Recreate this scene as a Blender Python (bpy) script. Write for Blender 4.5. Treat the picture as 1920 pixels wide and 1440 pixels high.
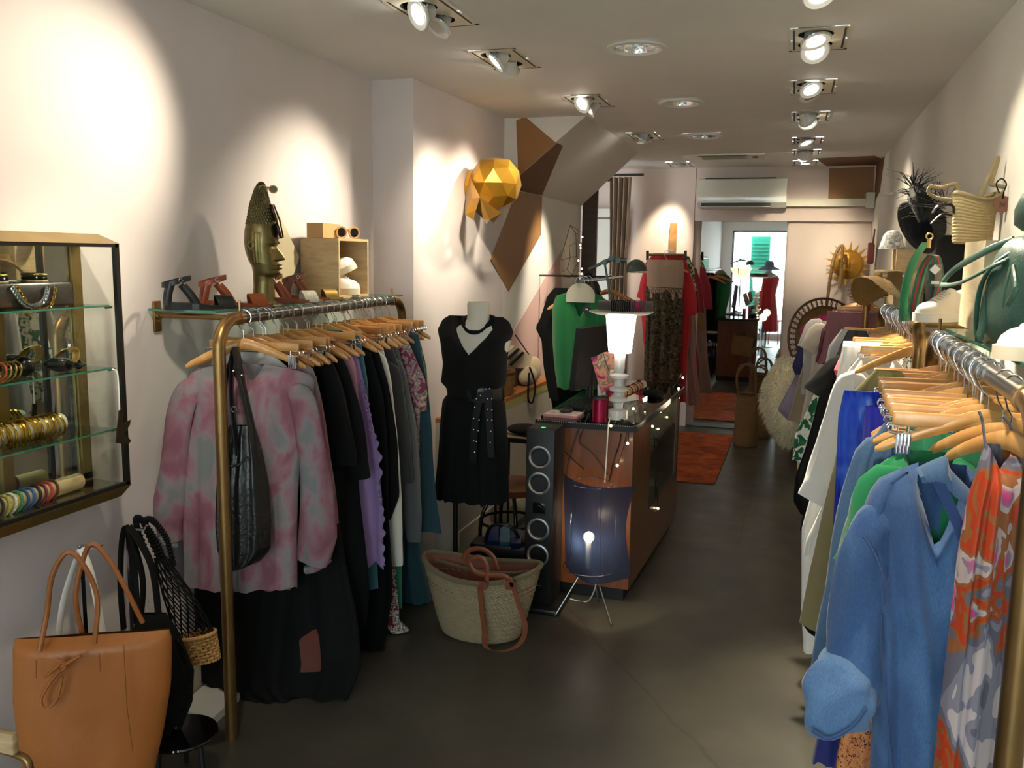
import bpy, math, random
from math import sin, cos, pi, radians
from mathutils import Vector, Matrix
for o in list(bpy.data.objects): bpy.data.objects.remove(o)
SC = bpy.context.scene
COL = SC.collection
# ------------------------------------------------------------------ camera
FOC = 1650.0            # focal length in pixels of the 1920 px wide frame
CAMH = 1.65
def _cam_axes(vx, vy, hs):
    fy = Vector(((vx-960)/FOC, -(vy-720)/FOC, 1.0))
    p = fy.copy(); hd = Vector((1, -hs, 0))
    fy.normalize()
    n = (p+hd).cross(p); n.normalize()
    if n.y < 0: n = -n
    x = fy.cross(n); x.normalize()
    if x.x < 0: x = -x
    return x, fy, n      # world X, Y, Z in (right, up, forward) of the camera
AX = _cam_axes(1490, 488, .0150)
CAMLOC = Vector((0, 0, CAMH))
def ray(px, py):
    c = Vector(((px-960)/FOC, -(py-720)/FOC, 1.0))
    return Vector((AX[0].dot(c), AX[1].dot(c), AX[2].dot(c)))
def P(px, py, ax, v):
    """the place in the room at photograph point (px,py) on the plane ax = v"""
    d = ray(px, py); i = 'xyz'.index(ax)
    return CAMLOC + d*((v-CAMLOC[i])/d[i])
cam_d = bpy.data.cameras.new('camera'); cam = bpy.data.objects.new('camera', cam_d); COL.objects.link(cam)
cam_d.sensor_fit = 'HORIZONTAL'; cam_d.sensor_width = 36.0; cam_d.lens = FOC/1920*36.0
cam_d.clip_start = .02; cam_d.clip_end = 200
_r = Vector((AX[0].x, AX[1].x, AX[2].x)); _u = Vector((AX[0].y, AX[1].y, AX[2].y)); _f = Vector((AX[0].z, AX[1].z, AX[2].z))
m = Matrix.Identity(4)
for i in range(3):
    m[i][0] = _r[i]; m[i][1] = _u[i]; m[i][2] = -_f[i]; m[i][3] = CAMLOC[i]
cam.matrix_world = m
SC.camera = cam
SC.view_settings.view_transform = 'Standard'; SC.view_settings.look = 'None'
SC.view_settings.gamma = 1.0; SC.view_settings.use_curve_mapping = False
SC.view_settings.exposure = 0.12
# ------------------------------------------------------------------ daylight outside the shop front
W = bpy.data.worlds.new('daylight'); SC.world = W; W.use_nodes = True
W.node_tree.nodes['Background'].inputs[0].default_value = (.86, .93, 1.0, 1)
W.node_tree.nodes['Background'].inputs[1].default_value = 9.5
def portal():
    d = bpy.data.lights.new('shop_front_portal', 'AREA'); d.shape = 'RECTANGLE'; d.size = 2.2; d.size_y = 2.1
    d.cycles.is_portal = True
    o = bpy.data.objects.new('shop_front_portal', d); COL.objects.link(o)
    o.location = (-.7, -1.62, 1.25); o.rotation_euler = (radians(90), 0, 0)
portal()
def spot(name, loc, target, watts, angle=34, blend=.75, size=.035, color=(1.0, .88, .67)):
    d = bpy.data.lights.new(name, 'SPOT'); d.energy = watts; d.spot_size = radians(angle); d.spot_blend = blend
    d.shadow_soft_size = size; d.color = color
    o = bpy.data.objects.new(name, d); COL.objects.link(o); o.location = loc
    o.rotation_euler = (Vector(target)-Vector(loc)).to_track_quat('-Z', 'Y').to_euler()
    return o
def point(name, loc, watts, size=.03, color=(1.0, .82, .6)):
    d = bpy.data.lights.new(name, 'POINT'); d.energy = watts; d.shadow_soft_size = size; d.color = color
    o = bpy.data.objects.new(name, d); COL.objects.link(o); o.location = loc
    return o
# ------------------------------------------------------------------ materials
def lin(h):
    if isinstance(h, tuple): return h if len(h) == 4 else h+(1,)
    h = h.lstrip('#'); c = [int(h[i:i+2], 16)/255 for i in (0, 2, 4)]
    return tuple((x/12.92 if x <= .04045 else ((x+.055)/1.055)**2.4) for x in c)+(1,)
def newmat(name):
    m = bpy.data.materials.new(name); m.use_nodes = True
    nt = m.node_tree; b = nt.nodes['Principled BSDF']
    return m, nt, b
def N(nt, t, **kw):
    n = nt.nodes.new(t)
    for k, v in kw.items():
        if k in n.inputs: n.inputs[k].default_value = v
        else: setattr(n, k, v)
    return n
def coords(nt, kind='Object', scale=(1, 1, 1)):
    tc = N(nt, 'ShaderNodeTexCoord'); mp = N(nt, 'ShaderNodeMapping'); mp.inputs['Scale'].default_value = scale
    nt.links.new(tc.outputs[kind], mp.inputs[0]); return mp.outputs[0]
def ramp(nt, src, stops, interp='LINEAR'):
    r = N(nt, 'ShaderNodeValToRGB'); e = r.color_ramp.elements; r.color_ramp.interpolation = interp
    while len(e) < len(stops): e.new(.5)
    for i, (p, c) in enumerate(stops): e[i].position = p; e[i].color = lin(c)
    nt.links.new(src, r.inputs[0]); return r.outputs[0]
def bump(nt, b, src, strength=.3, dist=.002):
    n = N(nt, 'ShaderNodeBump'); n.inputs['Strength'].default_value = strength; n.inputs['Distance'].default_value = dist
    nt.links.new(src, n.inputs['Height']); nt.links.new(n.outputs[0], b.inputs['Normal'])
MC = {}
def mat(name, col, rough=.6, metal=0., spec=.5, noise=0, nscale=12, bumpy=0, bscale=60, bdist=.002, emit=None, estr=0, sheen=0, trans=0, coat=0):
    """plain surface with slight tonal variation and grain"""
    if name in MC: return MC[name]
    m, nt, b = newmat(name)
    b.inputs['Base Color'].default_value = lin(col); b.inputs['Roughness'].default_value = rough
    b.inputs['Metallic'].default_value = metal; b.inputs['Specular IOR Level'].default_value = spec
    if coat: b.inputs['Coat Weight'].default_value = coat; b.inputs['Coat Roughness'].default_value = .1
    if sheen: b.inputs['Sheen Weight'].default_value = sheen; b.inputs['Sheen Roughness'].default_value = .6
    if emit: b.inputs['Emission Color'].default_value = lin(emit); b.inputs['Emission Strength'].default_value = estr
    co = coords(nt)
    if noise:
        n = N(nt, 'ShaderNodeTexNoise', Scale=nscale, Detail=4); nt.links.new(co, n.inputs['Vector'])
        c = lin(col); d = tuple(max(0, x*(1-noise)) for x in c[:3]); e = tuple(min(1, x*(1+noise)) for x in c[:3])
        nt.links.new(ramp(nt, n.outputs[0], [(.3, d), (.7, e)]), b.inputs['Base Color'])
    if bumpy:
        n = N(nt, 'ShaderNodeTexNoise', Scale=bscale, Detail=3); nt.links.new(co, n.inputs['Vector'])
        bump(nt, b, n.outputs[0], bumpy, bdist)
    MC[name] = m; return m
def fabric(name, col, rough=.85, weave=350, wb=.25, sheen=.25, noise=.10):
    return mat(name, col, rough=rough, noise=noise, nscale=6, bumpy=wb, bscale=weave, bdist=.001, sheen=sheen, spec=.25)
def print_mat(name, stops, scale=6, detail=3, distort=.6, interp='LINEAR', stretch=(1, 1, 1), rough=.8, voronoi=False, second=None):
    if name in MC: return MC[name]
    m, nt, b = newmat(name); b.inputs['Roughness'].default_value = rough; b.inputs['Specular IOR Level'].default_value = .25
    co = coords(nt, 'Object', stretch)
    if voronoi:
        n = N(nt, 'ShaderNodeTexVoronoi', Scale=scale); nt.links.new(co, n.inputs['Vector']); out = n.outputs['Distance']
        nn = N(nt, 'ShaderNodeTexNoise', Scale=scale*1.5, Detail=2); nt.links.new(co, nn.inputs['Vector'])
        mx = N(nt, 'ShaderNodeMix', data_type='VECTOR'); mx.inputs[0].default_value = .08
        nt.links.new(co, mx.inputs[4]); nt.links.new(nn.outputs['Color'], mx.inputs[5]); nt.links.new(mx.outputs[1], n.inputs['Vector'])
    else:
        n = N(nt, 'ShaderNodeTexNoise', Scale=scale, Detail=detail, Distortion=distort); nt.links.new(co, n.inputs['Vector']); out = n.outputs[0]
    c1 = ramp(nt, out, stops, interp)
    if second:
        n2 = N(nt, 'ShaderNodeTexNoise', Scale=second[0], Detail=3, Distortion=.8); nt.links.new(co, n2.inputs['Vector'])
        f = ramp(nt, n2.outputs[0], [(second[1], (0, 0, 0)), (second[1]+.04, (1, 1, 1))])
        c2 = ramp(nt, out, second[2], interp)
        mx = N(nt, 'ShaderNodeMix', data_type='RGBA'); nt.links.new(f, mx.inputs[0]); nt.links.new(c1, mx.inputs[6]); nt.links.new(c2, mx.inputs[7]); c1 = mx.outputs[2]
    nt.links.new(c1, b.inputs['Base Color'])
    MC[name] = m; return m
def wood(name, light, dark, scale=(1, 12, 1), rough=.45, coat=0, kind='Object', amt=5):
    if name in MC: return MC[name]
    m, nt, b = newmat(name); b.inputs['Roughness'].default_value = rough
    if coat: b.inputs['Coat Weight'].default_value = coat; b.inputs['Coat Roughness'].default_value = .15
    co = coords(nt, kind, scale)
    n = N(nt, 'ShaderNodeTexNoise', Scale=amt, Detail=6, Distortion=1.2); nt.links.new(co, n.inputs['Vector'])
    nt.links.new(ramp(nt, n.outputs[0], [(.3, dark), (.7, light)]), b.inputs['Base Color'])
    MC[name] = m; return m
def glass_mat(name, tint='#dff0ea', clear=.88, rough=.02):
    """thin pane: tinted see-through with a mirror-like sheen by angle"""
    if name in MC: return MC[name]
    m = bpy.data.materials.new(name); m.use_nodes = True; nt = m.node_tree; nt.nodes.clear()
    out = N(nt, 'ShaderNodeOutputMaterial'); t = N(nt, 'ShaderNodeBsdfTransparent'); t.inputs[0].default_value = lin(tint)
    g = N(nt, 'ShaderNodeBsdfGlossy'); g.inputs['Roughness'].default_value = rough
    fr = N(nt, 'ShaderNodeLayerWeight'); pw = N(nt, 'ShaderNodeMath', operation='POWER'); pw.inputs[1].default_value = 4.0
    nt.links.new(fr.outputs['Facing'], pw.inputs[0])
    mp = N(nt, 'ShaderNodeMath', operation='MULTIPLY_ADD'); mp.inputs[1].default_value = .7; mp.inputs[2].default_value = .035+max(0, .9-clear)*.5
    nt.links.new(pw.outputs[0], mp.inputs[0])
    mx = N(nt, 'ShaderNodeMixShader'); nt.links.new(mp.outputs[0], mx.inputs[0]); nt.links.new(t.outputs[0], mx.inputs[1]); nt.links.new(g.outputs[0], mx.inputs[2])
    nt.links.new(mx.outputs[0], out.inputs[0]); MC[name] = m; return m
def mirror_mat(name, tint=(.9, .92, .9)):
    return mat(name, tint, rough=.015, metal=1.0)
def emit_mat(name, col, s, base='#ffffff'):
    return mat(name, base, rough=.4, emit=col, estr=s)
# ------------------------------------------------------------------ mesh builder
class MB:
    def __init__(s): s.v = []; s.f = []; s.uv = []; s.mi = []; s.cur = 0
    def add(s, vs, fs, uvs=None):
        k = len(s.v); s.v += [Vector(p) for p in vs]
        for i, f in enumerate(fs):
            s.f.append([a+k for a in f]); s.mi.append(s.cur)
            s.uv.append([uvs[a] for a in f] if uvs else [(0, 0)]*len(f))
        return s
    def box(s, c, d, rz=0, rx=0, ry=0):
        M = Matrix.Rotation(rz, 3, 'Z') @ Matrix.Rotation(ry, 3, 'Y') @ Matrix.Rotation(rx, 3, 'X')
        c = Vector(c); h = Vector(d)*.5
        vs = [c + M @ Vector((x*h.x, y*h.y, z*h.z)) for x in (-1, 1) for y in (-1, 1) for z in (-1, 1)]
        return s.add(vs, [(0, 1, 3, 2), (4, 6, 7, 5), (0, 4, 5, 1), (2, 3, 7, 6), (0, 2, 6, 4), (1, 5, 7, 3)])
    def bb(s, x0, x1, y0, y1, z0, z1):
        return s.box(((x0+x1)/2, (y0+y1)/2, (z0+z1)/2), (abs(x1-x0), abs(y1-y0), abs(z1-z0)))
    def rbox(s, c, d, r=.01, rz=0, rx=0, ry=0, seg=3):
        """box with its vertical edges rounded and the top and bottom edges eased"""
        M = Matrix.Rotation(rz, 3, 'Z') @ Matrix.Rotation(ry, 3, 'Y') @ Matrix.Rotation(rx, 3, 'X'); c = Vector(c)
        hx, hy, hz = d[0]/2, d[1]/2, d[2]/2; r = min(r, hx*.99, hy*.99, hz*.99)
        def ring(z, ins):
            o = []
            for cx, cy, a0 in ((hx-r, hy-r, 0), (-hx+r, hy-r, pi/2), (-hx+r, -hy+r, pi), (hx-r, -hy+r, 1.5*pi)):
                for k in range(seg+1):
                    a = a0+k*pi/2/seg; o.append(c + M @ Vector((cx+(r-ins)*cos(a), cy+(r-ins)*sin(a), z)))
            return o
        e = r*.7
        return s.loft([ring(-hz, e), ring(-hz+e*.3, e*.3), ring(-hz+e, 0), ring(hz-e, 0), ring(hz-e*.3, e*.3), ring(hz, e)], cap=True)
    def loft(s, rings, cap=False, closed=True, uvs=True, cap0=None, cap1=None):
        n = len(rings[0]); R = len(rings); vs = []; us = []
        for j, r in enumerate(rings):
            for i, p in enumerate(r): vs.append(p); us.append((i/n, j/max(1, R-1)))
        fs = []
        for j in range(R-1):
            for i in range(n if closed else n-1):
                a = j*n+i; b = j*n+(i+1) % n; fs.append((a, b, b+n, a+n))
        if cap or cap0: fs.append(tuple(range(n-1, -1, -1)))
        if cap or cap1: fs.append(tuple(range((R-1)*n, R*n)))
        return s.add(vs, fs, us)
    def tube(s, pts, r, n=10, cap=True, flat=1.0, up=None, smooth=0):
        pts = [Vector(p) for p in pts]
        if smooth: pts = spline(pts, smooth)
        if not hasattr(r, '__len__'): rr = [r]*len(pts)
        else:
            rr = [r[min(len(r)-1, int(i/(len(pts)-1)*(len(r)-1)))]*(1-((i/(len(pts)-1)*(len(r)-1)) % 1)) + r[min(len(r)-1, int(i/(len(pts)-1)*(len(r)-1))+1)]*((i/(len(pts)-1)*(len(r)-1)) % 1) for i in range(len(pts))] if len(r) != len(pts) else list(r)
        rings = []; prev = Vector(up) if up else None
        for i, p in enumerate(pts):
            t = (pts[min(i+1, len(pts)-1)]-pts[max(i-1, 0)])
            if t.length < 1e-9: t = Vector((0, 0, 1))
            t.normalize()
            if prev is None: prev = Vector((0, 0, 1)) if abs(t.z) < .9 else Vector((1, 0, 0))
            a = prev - t*prev.dot(t)
            if a.length < 1e-6: a = t.orthogonal()
            a.normalize(); b = t.cross(a); prev = a
            rings.append([p + (a*cos(2*pi*k/n)*flat + b*sin(2*pi*k/n))*rr[i] for k in range(n)])
        return s.loft(rings, cap=cap)
    def lathe(s, prof, c=(0, 0, 0), n=24, axis='z', cap=True, M=None, sx=1, sy=1):
        c = Vector(c); rings = []
        for r, h in prof:
            ring = []
            for k in range(n):
                a = 2*pi*k/n; v = Vector((r*cos(a)*sx, r*sin(a)*sy, h))
                if axis == 'x': v = Vector((v.z, v.x, v.y))
                elif axis == 'y': v = Vector((v.x, -v.z, v.y)) if False else Vector((v.y, v.z, v.x))
                if M: v = M @ v
                ring.append(c+v)
            rings.append(ring)
        return s.loft(rings, cap=cap)
    def sphere(s, c, r, n=16, m=10, sc=(1, 1, 1)):
        return s.lathe([(max(1e-4, r*sin(pi*j/m)), -r*cos(pi*j/m)) for j in range(m+1)], (0, 0, 0), n, M=Matrix.Diagonal(sc).to_3x3() if False else None, cap=False)._shift(c, sc, n*(m+1))
    def _shift(s, c, sc, k):
        c = Vector(c)
        for i in range(len(s.v)-k, len(s.v)): s.v[i] = Vector((s.v[i].x*sc[0], s.v[i].y*sc[1], s.v[i].z*sc[2]))+c
        return s
    def torus(s, c, R, r, n=28, m=8, M=None, a0=0, a1=2*pi):
        c = Vector(c); full = abs(a1-a0-2*pi) < 1e-6; pts = []
        for k in range(n+(0 if full else 1)):
            a = a0+(a1-a0)*k/n; pts.append(a)
        rings = []
        for a in pts:
            ring = []
            for j in range(m):
                b = 2*pi*j/m; v = Vector(((R+r*cos(b))*cos(a), (R+r*cos(b))*sin(a), r*sin(b)))
                if M: v = M @ v
                ring.append(c+v)
            rings.append(ring)
        if full: rings.append(rings[0])
        return s.loft(rings, cap=not full)
    def poly(s, pts, thick, nrm=None):
        """flat outline extruded by thick along its normal"""
        pts = [Vector(p) for p in pts]
        if nrm is None: nrm = (pts[1]-pts[0]).cross(pts[2]-pts[0]).normalized()
        nrm = Vector(nrm)
        n = len(pts); vs = pts+[p+nrm*thick for p in pts]
        return s.add(vs, [tuple(range(n-1, -1, -1)), tuple(range(n, 2*n))]+[(i, (i+1) % n, (i+1) % n+n, i+n) for i in range(n)])
    def build(s, name, mats, parent=None, smooth=True, label=None, angle=40, stuff=False):
        off = Vector((0, 0, 0)); q = parent
        while q is not None: off += q.location; q = q.parent
        me = bpy.data.meshes.new(name)
        me.from_pydata([tuple(p-off) for p in s.v], [], s.f)
        if not isinstance(mats, (list, tuple)): mats = [mats]
        for mm in mats: me.materials.append(mm)
        if len(mats) > 1:
            for p, i in zip(me.polygons, s.mi): p.material_index = i
        uvl = me.uv_layers.new(name='UVMap'); k = 0
        flat = []
        for u in s.uv:
            for a in u: flat += [a[0], a[1]]
        uvl.data.foreach_set('uv', flat)
        me.validate(); me.update()
        import bmesh
        bm = bmesh.new(); bm.from_mesh(me); bmesh.ops.remove_doubles(bm, verts=bm.verts, dist=1e-6); bmesh.ops.recalc_face_normals(bm, faces=bm.faces)
        bm.to_mesh(me); bm.free()
        if smooth:
            me.shade_smooth()
            try: me.set_sharp_from_angle(angle=radians(angle))
            except Exception: pass
        o = bpy.data.objects.new(name, me); COL.objects.link(o)
        if parent is not None: o.parent = parent
        if label: o['label'] = label
        if stuff: o['kind'] = 'stuff'
        return o
def spline(pts, k=6):
    pts = [Vector(p) for p in pts]; out = []; n = len(pts)
    for i in range(n-1):
        p0 = pts[max(i-1, 0)]; p1 = pts[i]; p2 = pts[i+1]; p3 = pts[min(i+2, n-1)]
        for j in range(k):
            t = j/k
            out.append(.5*((2*p1)+(p2-p0)*t+(2*p0-5*p1+4*p2-p3)*t*t+(3*p1-p0-3*p2+p3)*t**3))
    out.append(pts[-1]); return out
def interp(rows, t):
    """rows: list of (s, a, b, ...) sorted by s; smooth value at t"""
    if t <= rows[0][0]: return rows[0][1:]
    for a, b in zip(rows, rows[1:]):
        if t <= b[0]:
            u = (t-a[0])/(b[0]-a[0]) if b[0] > a[0] else 0
            return tuple(x+(y-x)*u for x, y in zip(a[1:], b[1:]))
    return rows[-1][1:]
def tag(o, label, cat, group=None, kind=None):
    if label: o['label'] = label
    if cat: o['category'] = cat
    if group: o['group'] = group
    if kind: o['kind'] = kind
    return o
def thing(name, label, cat, loc, group=None):
    o = bpy.data.objects.new(name, None); COL.objects.link(o); o.location = loc; o.empty_display_size = .1
    return tag(o, label, cat, group)
def struct(o): o['kind'] = 'structure'; return o
def copy_tree(o, parent=None):
    c = o.copy(); COL.objects.link(c); c.parent = parent
    for ch in o.children: copy_tree(ch, c)
    return c
def place(proto, used, loc, rz, label, cat=None, group=None, rx=0, ry=0):
    """first call moves the proto itself, later calls move a copy of it and its parts"""
    o = proto if not used[0] else copy_tree(proto); used[0] = True
    o.location = loc; o.rotation_euler = (rx, ry, rz); o['label'] = label
    if cat: o['category'] = cat
    if group: o['group'] = group
    elif 'group' in o: del o['group']
    return o
rnd = random.Random(7)
def hsh(*a):
    return (sin(sum(x*(12.9898+37.7*i) for i, x in enumerate(a)))*43758.5453) % 1.0
# ------------------------------------------------------------------ the room shell
CZ = 2.51; YB = 8.80; YF = -1.6
XR = .655
BRASS = mat('aged_brass', '#8f6f45', rough=.33, metal=.9, noise=.18, nscale=9)
CHROME = mat('chrome', (.75, .75, .77), rough=.12, metal=1)
BLACKP = mat('black_plastic', '#121213', rough=.4)
WHITEP = mat('white_plastic', '#e4e1d8', rough=.3)
def plaster(name, col, rough=.75):
    return mat(name, col, rough=rough, noise=.025, nscale=3, bumpy=.12, bscale=90, bdist=.002, spec=.3)
LILAC = plaster('pale_pink_plaster', (.63, .57, .56)); WHITE = plaster('white_plaster', (.72, .69, .65)); CEILM = plaster('ceiling_paint', (.80, .785, .75))
PINKB = plaster('back_wall_pink', (.62, .51, .44)); TRI = plaster('salmon_pink_paint', (.60, .40, .36)); WHITER = plaster('right_wall_white', (.70, .67, .60))
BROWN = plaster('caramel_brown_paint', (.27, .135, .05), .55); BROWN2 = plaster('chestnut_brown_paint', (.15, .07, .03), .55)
# floor: dark polished screed with cloudy patches and hairline cracks
def floor_mat():
    m, nt, b = newmat('polished_screed'); co = coords(nt)
    n = N(nt, 'ShaderNodeTexNoise', Scale=1.3, Detail=8, Roughness=.62, Distortion=.4); nt.links.new(co, n.inputs['Vector'])
    base = ramp(nt, n.outputs[0], [(.25, '#36342c'), (.5, '#46433a'), (.78, '#5a564a')])
    v = N(nt, 'ShaderNodeTexVoronoi', Scale=.38, feature='DISTANCE_TO_EDGE')
    n2 = N(nt, 'ShaderNodeTexNoise', Scale=2.2, Detail=6); nt.links.new(co, n2.inputs['Vector'])
    mx = N(nt, 'ShaderNodeMix', data_type='VECTOR'); mx.inputs[0].default_value = .12
    nt.links.new(co, mx.inputs[4]); nt.links.new(n2.outputs['Color'], mx.inputs[5]); nt.links.new(mx.outputs[1], v.inputs['Vector'])
    cr = ramp(nt, v.outputs['Distance'], [(0, '#000000'), (.0035, '#ffffff')])
    mm = N(nt, 'ShaderNodeMix', data_type='RGBA', blend_type='MULTIPLY'); mm.inputs[0].default_value = .4
    nt.links.new(base, mm.inputs[6]); nt.links.new(cr, mm.inputs[7]); nt.links.new(mm.outputs[2], b.inputs['Base Color'])
    n3 = N(nt, 'ShaderNodeTexNoise', Scale=5, Detail=5); nt.links.new(co, n3.inputs['Vector'])
    r = N(nt, 'ShaderNodeMapRange'); r.inputs[3].default_value = .24; r.inputs[4].default_value = .5; nt.links.new(n3.outputs[0], r.inputs[0])
    nt.links.new(r.outputs[0], b.inputs['Roughness']); bump(nt, b, n3.outputs[0], .12, .004)
    return m
struct(MB().bb(-2.6, .9, YF-4, YB+.3, -.06, 0).build('floor', floor_mat(), smooth=False))
# ceiling lamps: plate centres (x, y, yaw)
TWIN = [(-1.29, 3.06), (-1.27, 3.84), (-1.145, 4.95), (-1.07, 6.43), (-1.06, 8.35), (.04, 2.98), (.04, 3.79), (.04, 4.80), (.04, 5.76), (.04, 6.89), (.04, 7.62), (.04, 8.42), (-1.29, 1.75), (.04, 1.75)]
DOWN = [(-.672, 3.76), (-.655, 5.11), (-.663, 6.49)]
PW, PL = .21, .37
holes = [(x-PW/2, x+PW/2, y-PL/2, y+PL/2) for x, y in TWIN]+[(x-.13, x+.13, y-.13, y+.13) for x, y in DOWN]
CASS = (-.95, -.28, 7.62, 7.95)
def ceiling():
    xs = sorted({-2.6, .9}|{h[0] for h in holes}|{h[1] for h in holes}); ys = sorted({YF, YB+.1}|{h[2] for h in holes}|{h[3] for h in holes})
    b = MB()
    for i in range(len(xs)-1):
        for j in range(len(ys)-1):
            cx = (xs[i]+xs[i+1])/2; cy = (ys[j]+ys[j+1])/2
            if any(h[0] < cx < h[1] and h[2] < cy < h[3] for h in holes): continue
            b.add([(xs[i], ys[j], CZ), (xs[i+1], ys[j], CZ), (xs[i+1], ys[j+1], CZ), (xs[i], ys[j+1], CZ)], [(0, 3, 2, 1)])
    b.bb(-2.6, .9, YF, YB+.1, CZ+.3, CZ+.34)
    struct(b.build('ceiling', CEILM, smooth=False))
ceiling()
# left wall: front stretch, the jog of the chimney breast, the stretch behind the mannequin
def wallbox(name, pts, z0, z1, m, thick=.12, flip=1):
    a, c = Vector(pts[0]), Vector(pts[1]); d = (c-a).normalized(); n = Vector((-d.y, d.x))*flip
    b = MB(); q = [a, c, c+n*thick, a+n*thick]
    b.add([(p.x, p.y, z) for z in (z0, z1) for p in q], [(3, 2, 1, 0), (4, 5, 6, 7)]+[(i, (i+1) % 4, (i+1) % 4+4, i+4) for i in range(4)])
    return struct(b.build(name, m, smooth=False))
wallbox('wall_left', [(-2.07, YF), (-2.07, 4.15)], 0, CZ, LILAC)
wallbox('wall_left_jog', [(-2.2, 4.15), (-1.845, 4.15)], 0, CZ, LILAC, .12, 1)
wallbox('wall_left_breast', [(-1.845, 4.15), (-1.80, 5.46)], 0, CZ, LILAC)
wallbox('wall_left_rear', [(-1.80, 5.46), (-1.80, 7.62)], 0, CZ, WHITE)
wallbox('wall_left_recess', [(-2.35, 7.4), (-2.35, YB+.1)], 0, CZ, PINKB)
wallbox('wall_right', [(.648, YF), (.657, YB+.1)], 0, CZ, WHITER, .12, -1)
wallbox('wall_back', [(-2.35, YB+.02), (.8, YB+.02)], 0, CZ, PINKB, .1, 1)
# header above the mirror, carrying the air conditioner
struct(MB().bb(-.94, .66, YB-.06, YB+.02, 2.01, CZ).build('wall_back_header', PINKB, smooth=False))
struct(MB().bb(-2.3, -.945, YB-.06, YB+.02, 0, CZ).build('wall_back_left', PINKB, smooth=False))
struct(MB().bb(-.075, .655, YB-.012, YB+.02, 0, 2.01).build('wall_back_panel', PINKB, smooth=False))
# sloping underside of the stair above the rear left wall, with its end face toward the street
sl = MB(); sl.add([(-1.80, 5.46, 2.09), (-1.27, 5.46, CZ), (-1.80, 5.46, CZ), (-1.80, 7.62, 2.09), (-1.27, 7.38, CZ), (-1.80, 7.62, CZ)], [(0, 1, 2), (3, 5, 4), (0, 3, 4, 1), (0, 2, 5, 3)])
struct(sl.build('ceiling_sloped_stair_underside', WHITE, smooth=False))
# painted geometric shapes: one figure folded over end face, slope and wall
def slab(name, pts, nrm, m, t=.0025):
    nrm = Vector(nrm).normalized(); return struct(MB().poly([Vector(p) for p in pts], t, nrm).build(name, m, smooth=False))
slab('wall_painted_shape_upper', [P(968, 226, 'y', 5.46), P(985, 219, 'y', 5.46), P(1043, 268, 'y', 5.46), P(972, 330, 'y', 5.46)], (0, -1, 0), BROWN)
def on_slope(px, py):
    n = Vector((-(CZ-2.09), 0, (-1.27+1.80))); d = ray(px, py); p0 = Vector((-1.80, 5.46, 2.09))
    return CAMLOC+d*((p0-CAMLOC).dot(n)/d.dot(n))
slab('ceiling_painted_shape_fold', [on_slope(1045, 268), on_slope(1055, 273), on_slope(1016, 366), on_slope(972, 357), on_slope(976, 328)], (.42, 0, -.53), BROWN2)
slab('wall_painted_shape_lower', [P(968, 358, 'x', -1.8), P(1016, 368, 'x', -1.8), P(1014, 440, 'x', -1.8), P(953, 547, 'x', -1.8), P(920, 487, 'x', -1.8)], (1, 0, 0), BROWN)
slab('wall_painted_triangle_pink', [P(945, 650, 'x', -1.8), P(1052, 470, 'x', -1.8), P(1052, 720, 'x', -1.8), P(945, 760, 'x', -1.8)], (1, 0, 0), TRI)
# the matching figure in the rear right corner
yb = YB-.06
slab('wall_painted_shape_rear', [P(1555, 316, 'y', yb), P(1640, 312, 'y', yb), P(1637, 372, 'y', yb), P(1553, 374, 'y', yb)], (0, -1, 0), BROWN)
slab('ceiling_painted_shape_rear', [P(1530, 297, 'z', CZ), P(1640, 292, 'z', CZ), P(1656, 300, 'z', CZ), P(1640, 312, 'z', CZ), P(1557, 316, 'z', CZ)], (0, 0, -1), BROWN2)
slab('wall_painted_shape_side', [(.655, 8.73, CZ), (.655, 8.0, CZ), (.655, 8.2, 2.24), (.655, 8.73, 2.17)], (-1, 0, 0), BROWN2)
# skirting and the low boxed ledge along the left wall
SKIRT = mat('cream_gloss_trim', '#b9b09c', rough=.4)
struct(MB().bb(-2.07, -2.05, YF, 4.15, 0, .12).build('baseboard_left', SKIRT, smooth=False))
LEDG = mat('ledge_paint', '#b5aea0', rough=.6, noise=.05, nscale=4); LEDT = wood('ledge_top_wood', '#a9713f', '#8a5528')
LEDS = mat('ledge_edge_strip', '#aca25c', rough=.6)
lb = MB(); lb.add([(-1.70, 4.42, 0), (-1.66, 6.3, 0), (-1.86, 6.3, 0), (-1.86, 4.42, 0), (-1.70, 4.42, .735), (-1.66, 6.3, .735), (-1.86, 6.3, .735), (-1.86, 4.42, .735)], [(0, 1, 5, 4), (1, 2, 6, 5), (3, 0, 4, 7)])
struct(lb.build('wall_ledge', LEDG, smooth=False))
lb = MB(); lb.add([(-1.705, 4.42, .735), (-1.655, 6.31, .735), (-1.86, 6.31, .735), (-1.86, 4.42, .735), (-1.705, 4.42, .76), (-1.655, 6.31, .76), (-1.86, 6.31, .76), (-1.86, 4.42, .76)], [(3, 2, 1, 0), (0, 1, 5, 4), (1, 2, 6, 5), (3, 0, 4, 7), (4, 5, 6, 7)])
struct(lb.build('trim_ledge_top', LEDT, smooth=False))
lb = MB(); lb.add([(-1.702, 4.42, .69), (-1.656, 6.305, .69), (-1.656, 6.305, .735), (-1.702, 4.42, .735)], [(0, 1, 2, 3)])
struct(lb.build('trim_ledge_edge', LEDS, smooth=False))
lb = MB(); lb.add([(-1.70, 4.42, 0), (-1.66, 6.3, 0), (-1.645, 6.3, 0), (-1.685, 4.42, 0), (-1.70, 4.42, .125), (-1.66, 6.3, .125), (-1.65, 6.3, .125), (-1.69, 4.42, .125)], [(3, 0, 4, 7), (3, 2, 6, 7), (4, 5, 6, 7), (1, 2, 6, 5)])
struct(lb.build('baseboard_ledge', SKIRT, smooth=False))
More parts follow.
